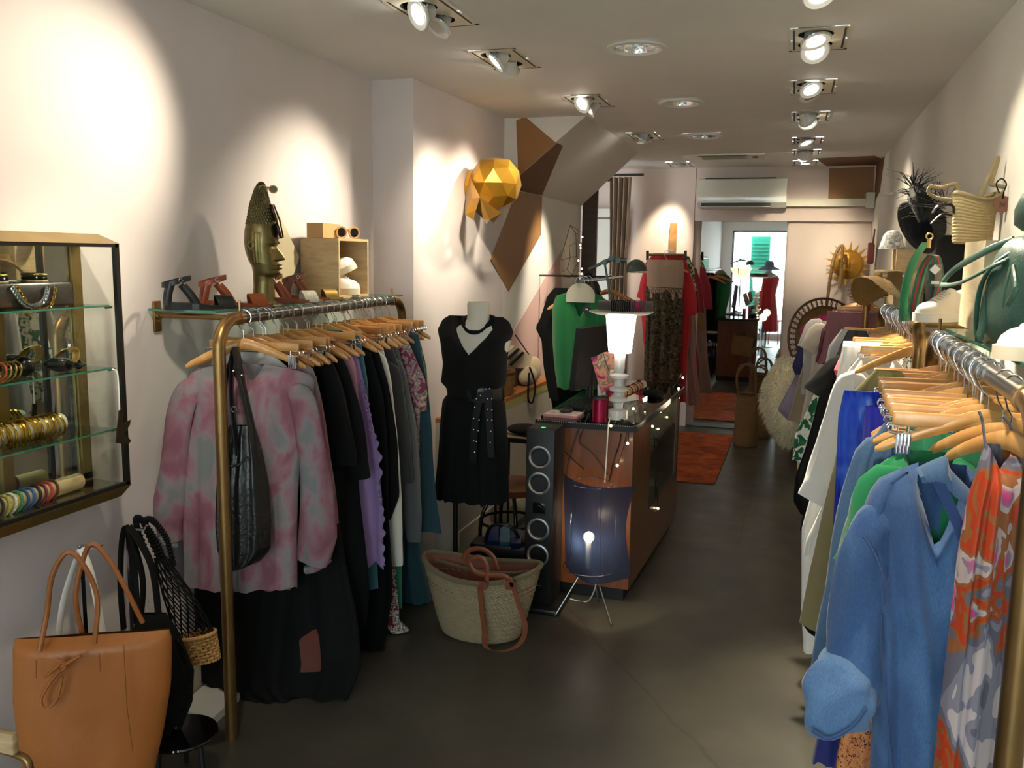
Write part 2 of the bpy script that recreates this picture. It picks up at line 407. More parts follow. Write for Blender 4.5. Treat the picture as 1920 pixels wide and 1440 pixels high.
struct(MB().bb(-1.69, -1.53, 4.15, 6.2, 0, .035).build('floor_plinth_strip', mat('greenish_tile', '#6a6d5c', rough=.35, noise=.1), smooth=False))
# rear left: brown door, white door behind
DKW = wood('dark_brown_door_wood', '#4a2f18', '#33200f', (1, 1, 8))
d = MB(); d.bb(-1.79, -1.66, 7.64, 7.68, 0, 2.45); struct(d.build('door_1', DKW, smooth=False))
hd = MB(); hd.tube([(-1.73, 7.64, 1.28), (-1.73, 7.58, 1.30), (-1.73, 7.57, 1.38), (-1.73, 7.58, 1.46), (-1.73, 7.64, 1.48)], .012, smooth=4)
hd.build('door_handle', mat('black_iron', '#0c0c0c', rough=.35), bpy.data.objects['door_1'])
d = MB(); d.bb(-2.0, -1.60, 8.62, 8.66, 0, 2.02); d.bb(-2.0, -1.60, 8.60, 8.67, 2.04, 2.12); struct(d.build('door_2', mat('white_door_paint', '#b9b6a6', rough=.4), smooth=False))
# shop front behind the viewpoint: frame, glass and the pavement beyond
FRM = mat('shop_front_frame', '#2c2c30', rough=.4)
b = MB()
for x0, x1, z0, z1 in ((-2.2, -1.85, 0, CZ), (.45, .8, 0, CZ), (-1.85, .45, 2.25, CZ), (-1.85, .45, 0, .12)): b.bb(x0, x1, YF-.1, YF, z0, z1)
struct(b.build('wall_front', WHITE, smooth=False))
b = MB()
for x in (-1.85, -.62, .41): b.bb(x, x+.04, YF-.08, YF-.03, .12, 2.25)
b.bb(-1.85, .45, YF-.08, YF-.03, 2.21, 2.25)
wf = struct(b.build('window_1', FRM, smooth=False))
MB().bb(-1.82, .43, YF-.06, YF-.055, .12, 2.22).build('pane', glass_mat('shop_glass', '#f4faf8', .9), wf)
struct(MB().bb(-6, 6, YF-9, YF-4, -.08, -.02).build('street', mat('pale_pavement', '#9a9a98', rough=.8, noise=.1), smooth=False))
TEAL = mat('teal_shutter_paint', '#1f9a80', rough=.5)
sh = thing('shutter', 'teal louvred shutter outside the shop window, seen in the rear mirror', 'shutter', (-1.32, YF-.6, 0))
b = MB(); b.bb(-1.52, -1.12, YF-.63, YF-.59, 0, 2.15); b.build('panel', TEAL, sh, smooth=False)
b = MB()
for k in range(24): b.box((-1.32, YF-.575, .2+k*.078), (.34, .03, .012), rx=.5)
b.build('slats', TEAL, sh, smooth=False)
# ------------------------------------------------------------------ ceiling fittings
PLATE = mat('fixture_plate', '#d9d4bd', rough=.35, metal=.2); CAN = mat('recess_black', '#0a0a0a', rough=.7); LAMPW = mat('lamp_housing_white', '#e4e2dc', rough=.35)
GLOW = emit_mat('lamp_glow', (1.0, .93, .80), 30); DULL = mat('lamp_lens_off', '#8f8f8c', rough=.25)
TRIMM = mat('fixture_groove', '#1a1712', rough=.6)
def sq_to_circle(b, x0, x1, y0, y1, cx, cy, r, z, n=32):
    o = []; c = []
    for k in range(n):
        a = 2*pi*k/n+pi/4; dx, dy = cos(a), sin(a)
        hx, hy = (x1-x0)/2, (y1-y0)/2; mx, my = (x0+x1)/2, (y0+y1)/2
        t = min(hx/abs(dx) if abs(dx) > 1e-6 else 9, hy/abs(dy) if abs(dy) > 1e-6 else 9)
        o.append(Vector((mx+dx*t, my+dy*t, z))); c.append(Vector((cx+dx*r, cy+dy*r, z)))
    b.loft([o, c])
def head(parent, loc, aim, lit, i):
    D = (Vector(aim)-Vector(loc)).normalized(); M = D.to_track_quat('Z', 'Y').to_matrix(); loc = Vector(loc)
    b = MB(); b.lathe([(.012, -.062), (.030, -.055), (.036, -.03), (.050, -.008), (.0565, -.004), (.0575, .004), (.054, .008), (.046, .005), (.034, .0045), (.0001, .004)], loc, 28, M=M, cap=False)
    h = b.build('lamp_head', LAMPW, parent)
    l = MB(); l.lathe([(.0001, .0045), (.02, .005), (.034, .0055)], loc, 28, M=M, cap=False); l.build('lens', GLOW if lit else DULL, h)
    a = MB(); a.torus(loc, .058, .0025, 20, 6, M=M @ Matrix.Rotation(0, 3, 'Z'), a0=0, a1=pi); a.tube([loc+M @ Vector((.058, 0, 0)), loc+M @ Vector((.058, 0, 0))+Vector((0, 0, .05))], .003, 6)
    a.build('gimbal', CHROME, h)
    return D
# (lit A, aim A, watts, lit B, aim B, watts)
T = lambda px, py, ax, v: P(px, py, ax, v)
SPECS = [
 (1, T(30, 330, 'x', -2.07), 150, 0, (-2.0, 2.4, 1.0), 0),
 (0, (-2.07, 3.1, 1.75), 0, 0, (-1.2, 5.6, 1.2), 0),
 (1, T(640, 520, 'x', -2.0), 60, 0, (-1.8, 4.6, 1.7), 0),
 (1, T(1010, 545, 'x', -1.8), 130, 0, (-.95, 6.9, 1.2), 0),
 (0, (-1.06, 8.35, 0), 0, 0, None, 0),
 (0, (.5, 2.0, 1.2), 0, 1, (.5, 2.3, 1.3), 60),
 (1, (.38, 3.32, 1.2), 380, 1, (.3, 2.6, 1.2), 110),
 (1, (.5, 4.0, 1.2), 110, 0, (.6, 4.5, 1.2), 0),
 (0, (.655, 6.6, 1.7), 0, 0, (.3, 6.8, 1.1), 0),
 (1, (.5, 6.5, 1.1), 80, 0, (.3, 7.5, 1.0), 0),
 (0, (.2, 8.0, 1.2), 0, 0, (.4, 8.2, 1.3), 0),
 (0, (.04, 8.42, 0), 0, 0, None, 0),
 (1, (-2.07, 2.3, 1.0), 60, 0, (-2.07, 2.0, 1.5), 0),
 (1, (.45, 1.9, 1.1), 90, 0, (.4, 2.0, 1.0), 0)]
# lamps turned so that their lens faces away from the viewpoint: (fitting, head, aim, watts)
AWAY = {(1, 0): (T(560, 470, 'x', -2.07), 90), (1, 1): (T(860, 520, 'x', -1.82), 140), (8, 0): ((.655, 6.4, 1.9), 60), (10, 0): (T(1507, 440, 'y', 8.78), 90), (4, 0): (T(1245, 460, 'y', 8.74), 90), (10, 1): (T(1590, 480, 'y', 8.5), 40), (2, 1): (P(925, 345, 'x', -1.66), 80), (5, 0): ((.65, 3.2, 1.9), 45), (8, 1): ((.3, 7.2, 1.2), 40), (11, 0): ((.04, 8.42, 0), 15)}
WHERE = ['over the glass jewellery case, nearest of the left row', 'over the left clothes rack, second of the left row, both heads dark', 'in front of the gold skull, third of the left row', 'beside the sloping ceiling above the mannequin wall', 'by the rear curtain, single dark round head', 'cut by the top edge of the picture, nearest of the right row', 'with two glowing heads above the near right rack', 'with one glowing head, next behind the double glowing one on the right', 'with tilted dark heads, third visible in the right row', 'with one glowing head before the air vent', 'with tilted dark heads just behind a glowing one on the right', 'with a flat round head, nearest the rear wall on the right', 'behind the viewpoint over the left', 'behind the viewpoint over the right']
for i, ((x, y), S) in enumerate(zip(TWIN, SPECS)):
    la, aa, wa, lb_, ab, wb_ = S
    t = thing('ceiling_spotlight', 'square ceiling spotlight '+WHERE[i], 'ceiling light', (x, y, CZ), 'square spotlights in the ceiling')
    single = ab is None
    b = MB(); z = CZ-.004; cs = [(x, y)] if single else [(x-.012, y-.085), (x-.012, y+.085)]; R = .066
    if single: sq_to_circle(b, x-PW/2-.006, x+PW/2+.006, y-PL/2-.006, y+PL/2+.006, x, y, R, z)
    else:
        sq_to_circle(b, x-PW/2-.006, x+PW/2+.006, y-PL/2-.006, y, *cs[0], R, z); sq_to_circle(b, x-PW/2-.006, x+PW/2+.006, y, y+PL/2+.006, *cs[1], R, z)
    b.build('plate', PLATE, t, smooth=False)
    g = MB()
    for s in (-1, 1): g.bb(x+s*.092-.004, x+s*.092+.004, y-PL/2+.02, y+PL/2-.02, z-.001, z-.0004)
    g.bb(x-PW/2-.008, x+PW/2+.008, y+PL/2+.006, y+PL/2+.009, z-.001, z+.003)
    g.build('groove', TRIMM, t, smooth=False)
    for k, (cx, cy) in enumerate(cs):
        c = MB(); c.lathe([(R, z-CZ), (R, .1), (.001, .1)], (cx, cy, CZ), 28, cap=False); c.build('recess', CAN, t)
        lit, aim, w_ = (la, aa, wa) if k == 0 else (lb_, ab, wb_)
        if (i, k) in AWAY: aim, w_ = AWAY[(i, k)]
        if single and w_ == 0: aim = (cx, cy, 0)
        hl = Vector((cx, cy, CZ-.028 if not single else CZ-.006))
        D = head(t, hl, aim, w_ > 0, i)
        if w_ > 0:
            sp = spot('spot_beam', hl+D*.02, aim, w_, {0: 62, 1: 66, 2: 50, 6: 56}.get(i, 46), 1.0 if i < 3 else .85)
for i, (x, y) in enumerate(DOWN):
    t = thing('downlight', 'round mirrored downlight, '+['nearest of the three in the middle of the ceiling', 'middle one of the three round ones', 'farthest of the three, before the air vent'][i], 'ceiling light', (x, y, CZ), 'round downlights')
    b = MB(); sq_to_circle(b, x-.131, x+.131, y-.131, y+.131, x, y, .112, CZ-.001); b.lathe([(.122, -.002), (.123, -.010), (.106, -.013), (.098, -.004)], (x, y, CZ), 40, cap=False)
    b.build('rim', LAMPW, t)
    c = MB(); c.lathe([(.098, -.004), (.09, .03), (.06, .085), (.03, .1), (.0001, .1)], (x, y, CZ), 40, cap=False); c.build('reflector', mat('facetted_mirror', (.8, .8, .82), rough=.18, metal=1, bumpy=.6, bscale=25, bdist=.01), t)
    c = MB(); c.sphere((x, y, CZ+.05), .022, 12, 8, (1, 1, 1.4)); c.build('bulb', DULL, t)
# ------------------------------------------------------------------ clothes
class Plane:
    def __init__(s, y0, x0=0., k=0.): s.y0, s.x0, s.k = y0, x0, k
    def y(s, x): return s.y0+s.k*(x-s.x0)
    def at(s, px, py):
        d = ray(px, py); t = (s.y0-s.k*s.x0)/(d.y-s.k*d.x); p = CAMLOC+d*t
        return p
def cloth(name, rows, pl, mats, parent, depth=.058, nf=5, amp=.011, neck=None, seed=0., n=56, NR=34, top=.06, hem=.006, label=None, vfade=.25, open_top=True):
    """a hanging garment body: closed loops of cloth between the rows (z, xl, xr), with vertical folds that deepen to the hem"""
    rows = sorted(rows, key=lambda r: -r[0]); z0 = rows[0][0]; z1 = rows[-1][0]; H = z0-z1
    rr = [(z0-r[0], r[1], r[2]) for r in rows]; b = MB(); rings = []
    for j in range(NR):
        s = H*(j/(NR-1))**1.15
        xl, xr = interp(rr, s); xc = (xl+xr)/2; hw = (xr-xl)/2
        grow = min(1, s/max(.02, top)); g2 = min(1, s/(vfade*H+.02))
        th = (.012+(depth/2-.012)*grow)*(.8+.2*g2)
        ring = []
        for i in range(n):
            a = 2*pi*i/n; ca = cos(a); sa = sin(a)
            cx = math.copysign(abs(ca)**.85, ca); front = sa < 0
            ph = seed*6.28+(0 if front else 1.7)
            fo = sin(pi*nf*cx*.5*(1+.15*hsh(seed))+ph+.5*sin(5*s+seed*9))+.45*sin(pi*nf*cx*1.1+ph*2.3-.8*s*4)+.25*sin(pi*nf*cx*2.3+ph)
            fo *= amp*(.25+.75*g2)*(.35+.65*abs(sa)**.5)
            x = xc+hw*cx*(1+.02*sin(9*s+seed*20+cx*2))
            y = pl.y(x)+th*sa+fo*(1 if front else .8)
            zz = z0-s
            if neck and front:
                nd, nw = neck[1], neck[2]; u = abs(x-(rows[0][1]+rows[0][2])/2)/nw
                tri = max(0, 1-u) if neck[0] == 'v' else math.sqrt(max(0, 1-u*u))
                zz -= nd*tri*max(0, 1-s/(2.2*nd))
            if j > NR-6: zz += hem*sin(pi*nf*cx*.8+ph)*(j-NR+6)/5
            ring.append(Vector((x, y, max(zz, .006+.002*sin(i)))))
        rings.append(ring)
    b.loft(rings, cap0=not open_top)
    return b.build(name, mats, parent, angle=180, label=label)
def sleeve(name, pts, rad, pl, m, parent, flat=.5, seed=0., yo=0., n=20, amp=.12, k=5, label=None, cuff=None):
    pts = spline(pts, k); L = len(pts); b = MB(); rings = []
    for i, p in enumerate(pts):
        t = i/(L-1); q = t*(len(rad)-1); a = int(min(q, len(rad)-2)); r = rad[a]+(rad[a+1]-rad[a])*(q-a)
        r *= (.30, .66, .85, .95)[i] if i < 4 else 1; d = (pts[min(i+1, L-1)]-pts[max(0, i-1)]).normalized(); px = Vector((0, 1, 0)).cross(d).normalized()
        ring = []
        for k2 in range(n):
            an = 2*pi*k2/n; f = 1+amp*sin(3*an+seed*7+t*6)*t**.5+.5*amp*sin(5*an-t*11+seed)
            ring.append(p+px*cos(an)*r*f+Vector((0, 1, 0))*(sin(an)*r*flat*f+yo))
        rings.append(ring)
    b.loft(rings, cap0=True); return b.build(name, m, parent, angle=180, label=label)
HWOOD = wood('hanger_wood', '#d9a566', '#c48a48', (6, 1, 6), rough=.32, coat=.3, amt=2.5)
HWOOD2 = wood('hanger_wood_dark', '#bb7a3e', '#9c5d28', (6, 1, 6), rough=.3, coat=.3, amt=2.5)
STEEL = mat('hook_steel', (.70, .70, .72), rough=.18, metal=1)
def hook_mb(r=.026):
    b = MB(); pts = []
    for k in range(15):
        a = radians(-35+k*(250/14)); pts.append((r*cos(a), 0, r*sin(a)))
    pts = [p for p in pts]; pts += [(-.012, 0, -.034), (0, 0, -.046), (0, 0, -.088)]
    b.tube(pts, .0016, 6); return b
def make_hanger(kind, wd):
    t = thing('clothes_hanger', '', 'hanger', (0, 0, 0))
    hook_mb().build('hook', STEEL, t)
    if kind == 'shoulder':
        b = MB(); rings = []
        for k in range(25):
            u = -1+k/12; x = .20*u; zc = -.088-.082*abs(u)**1.35; h = .019*(1-.45*abs(u)) if abs(u) < .97 else .006
            yb_ = .022*u*u; w = .0065*(1 if abs(u) < .97 else .5)
            rings.append([Vector((x, yb_+w*cos(a)*1.0, zc+h*sin(a))) for a in [2*pi*q/10 for q in range(10)]])
        b.loft(rings, cap=True); b.build('wooden_arms', wd, t)
    else:
        MB().rbox((0, 0, -.10), (.345, .013, .03), .006).build('wooden_bar', wd, t)
        w_ = MB(); w_.tube([(-.16, 0, -.122), (.16, 0, -.122)], .0016, 5)
        for s in (-1, 1): w_.tube([(s*.06, 0, -.10), (s*.06, 0, -.122)], .0016, 5)
        w_.build('clip_rod', STEEL, t)
        for s in (-1, 1):
            c = MB()
            for yy in (-.011, .008): c.bb(s*.150-.014, s*.150+.014, yy, yy+.003, -.172, -.128)
            c.tube([(s*.150-.010, 0, -.128), (s*.150-.010, 0, -.108), (s*.150+.010, 0, -.108), (s*.150+.010, 0, -.128)], .002, 6)
            for yy in (-.013, .013):
                for q in range(4): c.tube([(s*.150-.010+q*.0067, yy, -.130), (s*.150-.010+q*.0067, yy*1.25, -.148), (s*.150-.010+q*.0067, yy, -.170)], .0018, 5)
                c.tube([(s*.150, yy, -.132), (s*.178, yy, -.128), (s*.182, yy, -.120), (s*.178, yy, -.112), (s*.150, yy, -.114)], .0016, 5)
            c.build('clip', CHROME, t)
    return t
HP = {}
def hanger(loc, rz, label, kind='shoulder', dark=False, group=None, ry=0):
    key = (kind, dark)
    if key not in HP: HP[key] = [make_hanger(kind, HWOOD2 if dark else HWOOD), [False]]
    return place(HP[key][0], HP[key][1], loc, rz, label, 'hanger', group, ry=ry)
# ------------------------------------------------------------------ clothes racks
RZ = 1.433
RAILD = mat('rail_dark_metal', '#57534c', rough=.3, metal=.9); 
def rack(name, label, a, c, wallx, zfl=0, group=None, ends=(1, 1), pins=True):
    a = Vector(a); c = Vector(c); d = (c-a).normalized(); t = thing(name, label, 'clothes rack', (a.x, a.y, 0), group); R = .095; s = 1 if wallx > a.x else -1
    MB().tube([a, c], .0195, 20).build('rail', RAILD, t)
    for (p, q, e) in ((a, -d, ends[0]), (c, d, ends[1])):
        if not e: continue
        pts = [p-q*.03]+[p+q*R*sin(k*pi/16)+Vector((0, 0, -R*(1-cos(k*pi/16)))) for k in range(9)]+[Vector((p.x+q.x*R, p.y+q.y*R, z)) for z in (RZ-R-.2, .7, .35, 0.0)]
        MB().tube(pts, .0205, 20).build('post', BRASS, t)
        k = MB(); k.tube([p-q*.034, p-q*.012], .0235, 20); k.build('collar', BRASS, t)
        w = Vector((wallx, p.y-q.y*.012, RZ)); k = MB(); k.tube([p-q*.012, w], .0095, 12); k.build('wall_bar', BRASS, t)
        k = MB(); k.rbox((wallx-s*.0045, w.y, RZ-.005), (.009, .036, .105), .004); k.lathe([(.016, 0), (.014, .012), (.001, .013)], (wallx-s*.009, w.y, RZ), 16, axis='x', M=None, cap=False) if s < 0 else None
        pl = k.build('wall_plate', BRASS, t)
        if pins:
            k = MB(); k.tube([p-q*.03+Vector((0, 0, .015)), p-q*.03+Vector((0, 0, .058))], .0045, 8); k.build('pin', BRASS, t)
    return t
rack('clothes_rack', 'brass pipe clothes rack along the pink left wall, holding the dark clothes', (-1.748, 2.49, RZ), (-1.806, 3.84, RZ), -2.07)
rack('clothes_rack', 'near right brass pipe clothes rack, holding the denim dresses', (.372, 1.575, RZ), (.408, 2.80, RZ), .652, ends=(1, 1))
rack('clothes_rack', 'middle right brass pipe clothes rack, holding the white blouse', (.420, 3.355, RZ), (.405, 4.40, RZ), .653)
_rk = rack('clothes_rack', 'rear right brass pipe clothes rack with red marks, holding the mauve smocked skirt', (.468, 6.30, RZ), (.50, 7.25, RZ), .655)
_tp = mat('red_tape', '#a3121f', rough=.4); k = MB(); k.tube([(.468, 6.222, RZ-.05), (.467, 6.206, RZ-.10)], .0225, 16); k.tube([(.479, 6.62, RZ), (.4795, 6.65, RZ)], .021, 16); k.build('red_tape', _tp, _rk)
SG = glass_mat('shelf_glass', '#e2f1ea', .86)
def glass_shelf(label, x0, x1, y0, y1, z=1.449):
    b = MB(); b.bb(x0, x1, y0, y1, z, z+.008); o = b.build('glass_shelf', SG, smooth=False); tag(o, label, 'shelf')
    e = MB(); xe = x1 if x1 < 0 else x0; e.bb(xe-.001, xe+.001, y0, y1, z+.0005, z+.0075); e.bb(min(x0, x1), max(x0, x1), y0-.001, y0+.001, z+.0005, z+.0075)
    e.build('polished_edge', mat('glass_edge_green', '#3f7a68', rough=.1), o, smooth=False)
glass_shelf('long glass shelf behind the left rail, carrying sandals and the bronze head', -2.065, -1.80, 2.46, 3.92)
glass_shelf('near right glass shelf with the green leather bag', .44, .645, 1.52, 2.87)
glass_shelf('middle right glass shelf with crates, black bag and straw hats', .455, .645, 3.30, 4.52)
glass_shelf('rear right glass shelf above the mauve clothes', .51, .648, 6.24, 7.35)
# ---- fabrics
F_BLK = fabric('black_jersey', '#050506', sheen=0); F_BLK2 = fabric('black_crepe', '#08080a', sheen=0); F_CHAR = fabric('charcoal_knit', '#2b2d30'); F_GREY = fabric('grey_fleece', '#5a5c60', wb=.4)
F_WHT = fabric('white_cotton', '#e6e3dd', noise=.03); F_LIL = fabric('lilac_cotton', '#a98bc4'); F_MAU = fabric('mauve_pink_crepe', '#a9788c'); F_TEAL = fabric('teal_satin', '#093a46', rough=.6); F_TEALB = fabric('steel_teal', '#2f6575')
F_RUST = fabric('rust_linen', '#5c2b20'); F_GRN = fabric('emerald_cotton', '#157a48'); F_GRND = fabric('deep_green_satin', '#0c6b48', rough=.5); F_MINT = fabric('jade_green', '#178a68')
TIE = print_mat('pink_grey_tie_dye', [(.36, '#727476'), (.45, '#85797e'), (.52, '#8c6570'), (.62, '#7f5260')], 11, 4, .4, stretch=(1, 1, .6))
PAIS = print_mat('paisley_print', [(.38, '#7a1f38'), (.46, '#d8cdbf'), (.52, '#4c5a5a'), (.6, '#d8cdbf'), (.68, '#8a2a40')], 26, 3, 1.8, 'CONSTANT')
FLOR = print_mat('small_floral_print', [(.36, '#7a3b52'), (.46, '#b78aa0'), (.52, '#6b7a68'), (.58, '#c6b08a'), (.66, '#8a3a5c')], 24, 3, 1.2, 'CONSTANT')
FLO2 = print_mat('green_floral_print', [(.36, '#3f7f78'), (.48, '#b9c69a'), (.56, '#7a9a58'), (.66, '#2e6c72')], 14, 3, 1.0)
SHEER = fabric('sheer_black_lace', '#17181a')
LX0 = -1.75
def lrail(y): return -1.748-.043*(y-2.49)
def rrail(y):
    return .372+.029*(y-1.575) if y < 3 else (.42-.014*(y-3.355) if y < 5 else .468+.034*(y-6.3))
def rowsR(pl, pts, c=None, left=None, clampx=-2.045):
    """mirror a right-hand outline (photo points on the plane) about the rail"""
    o = []
    for i, (px, py) in enumerate(pts):
        p = pl.at(px, py); cc = c if c is not None else lrail(pl.y0); hw = max(.03, p.x-cc)
        o.append((max(p.z, .008), max(clampx, cc-hw), p.x))
    return o
def garment(name, label, cat, pl, rows, m, sleeves=(), group=None, parts=None, **kw):
    """thing > body and its sleeves"""
    rows = sorted(rows, key=lambda r: -r[0]); cx = (rows[0][1]+rows[0][2])/2
    t = thing(name, label, cat, (cx, pl.y0, rows[0][0]), group)
    cloth('body', rows, pl, m, t, **kw)
    for i, (pts, rad, yo) in enumerate(sleeves):
        pp = [pl.at(*p) if len(p) == 2 else Vector(p) for p in pts]; sg = 1 if pp[0].x < cx else -1
        pp = [p+Vector((sg*rad[min(len(rad)-1, int(j*len(rad)/len(pp)))]*.85, 0, 0)) for j, p in enumerate(pp)]
        pp = [pp[0]+Vector((sg*.05, 0, -.028))]+pp; rad = [rad[0]*.8]+list(rad)
        sleeve('sleeve', pp, rad, pl, m, t, yo=yo, seed=kw.get('seed', 0)+i, flat=.45)
    return t
# ------------------------------------------------------------------ left rack, front to back
pl = Plane(2.56, -1.75, .30)
def q(px, py): return pl.at(px, py)
def rws(L): # list of (pyLeft point, pyRight point)
    o = []
    for (a, b_) in L:
        A = pl.at(*a); B = pl.at(*b_); o.append(((A.z+B.z)/2, A.x, B.x))
    return o
t = thing('tie_dye_blouse', 'long-sleeved blouse in pink and grey tie-dye, foremost garment on the left rack', 'blouse', (-1.75, 2.56, 1.25))
cloth('body', rws([((425, 675), (500, 690)), ((385, 678), (545, 700)), ((350, 695), (590, 712)), ((352, 780), (578, 790)), ((352, 900), (562, 910)), ((348, 1000), (556, 1010)), ((346, 1085), (556, 1112))]), pl, TIE, t, depth=.10, nf=5, amp=.013, neck=('v', .10, .06), seed=.3)
sleeve('sleeve', [q(385, 725), q(358, 735), q(340, 790), q(328, 880), q(318, 960), q(326, 1012)], [.035, .045, .05, .05, .062, .045], pl, TIE, t, flat=.6, yo=-.01, seed=.2)
sleeve('sleeve', [q(550, 735), q(574, 745), q(588, 810), q(598, 900), q(602, 1000), q(598, 1050)], [.035, .046, .05, .056, .072, .055], pl, TIE, t, flat=.6, yo=-.03, seed=1.2)
for (a, b_) in (((313, 1008), (340, 1022)), ((580, 1070), (622, 1048))):
    A, B = q(*a), q(*b_); k = MB(); k.tube([A+Vector((0, -.02, .01)), (A+B)/2+Vector((0, -.03, 0)), B+Vector((0, -.02, .01))], .016, 8, smooth=3); k.build('cuff', TIE, t)
k = MB(); k.tube([q(472, 745)+Vector((0, -.055, 0)), q(478, 722)+Vector((0, -.05, 0)), q(473, 700)+Vector((0, -.035, 0))], .003, 6); k.build('neck_tie', TIE, t)
LAB = mat('paper_label_white', '#d9d5cf', rough=.7)
pl2 = Plane(2.625, -1.75, .2); pl = pl2
garment('tie_dye_blouse', 'second pink and grey tie-dye blouse hidden behind the foremost one', 'blouse', pl, rws([((430, 680), (500, 690)), ((380, 690), (560, 690)), ((360, 700), (596, 706)), ((362, 900), (560, 905)), ((362, 1080), (545, 1120))]), TIE, [([(584, 705), (606, 800), (618, 900), (628, 985)], [.045, .045, .045, .04], .01)], nf=4, amp=.012, seed=.8)
pl = Plane(2.66, -1.75, .15)
garment('white_blouse', 'white cotton blouse showing only in the neckline of the tie-dye blouse', 'top', pl, rws([((440, 655), (500, 652)), ((405, 690), (540, 680)), ((400, 760), (545, 760)), ((405, 1000), (540, 1000))]), F_WHT, seed=.1, neck=('o', .06, .055))
pl = Plane(2.70, -1.75, .1)
garment('long_black_skirt', 'long gathered black skirt hanging to the floor below the tie-dye blouses', 'skirt', pl, rws([((400, 800), (560, 800)), ((385, 1000), (585, 1000)), ((365, 1150), (560, 1150)), ((372, 1260), (540, 1290)), ((420, 1300), (560, 1325))]), F_BLK, nf=11, amp=.012, depth=.12, seed=.5, open_top=False)
def LR(y, k=.0): return Plane(y, lrail(y), k)
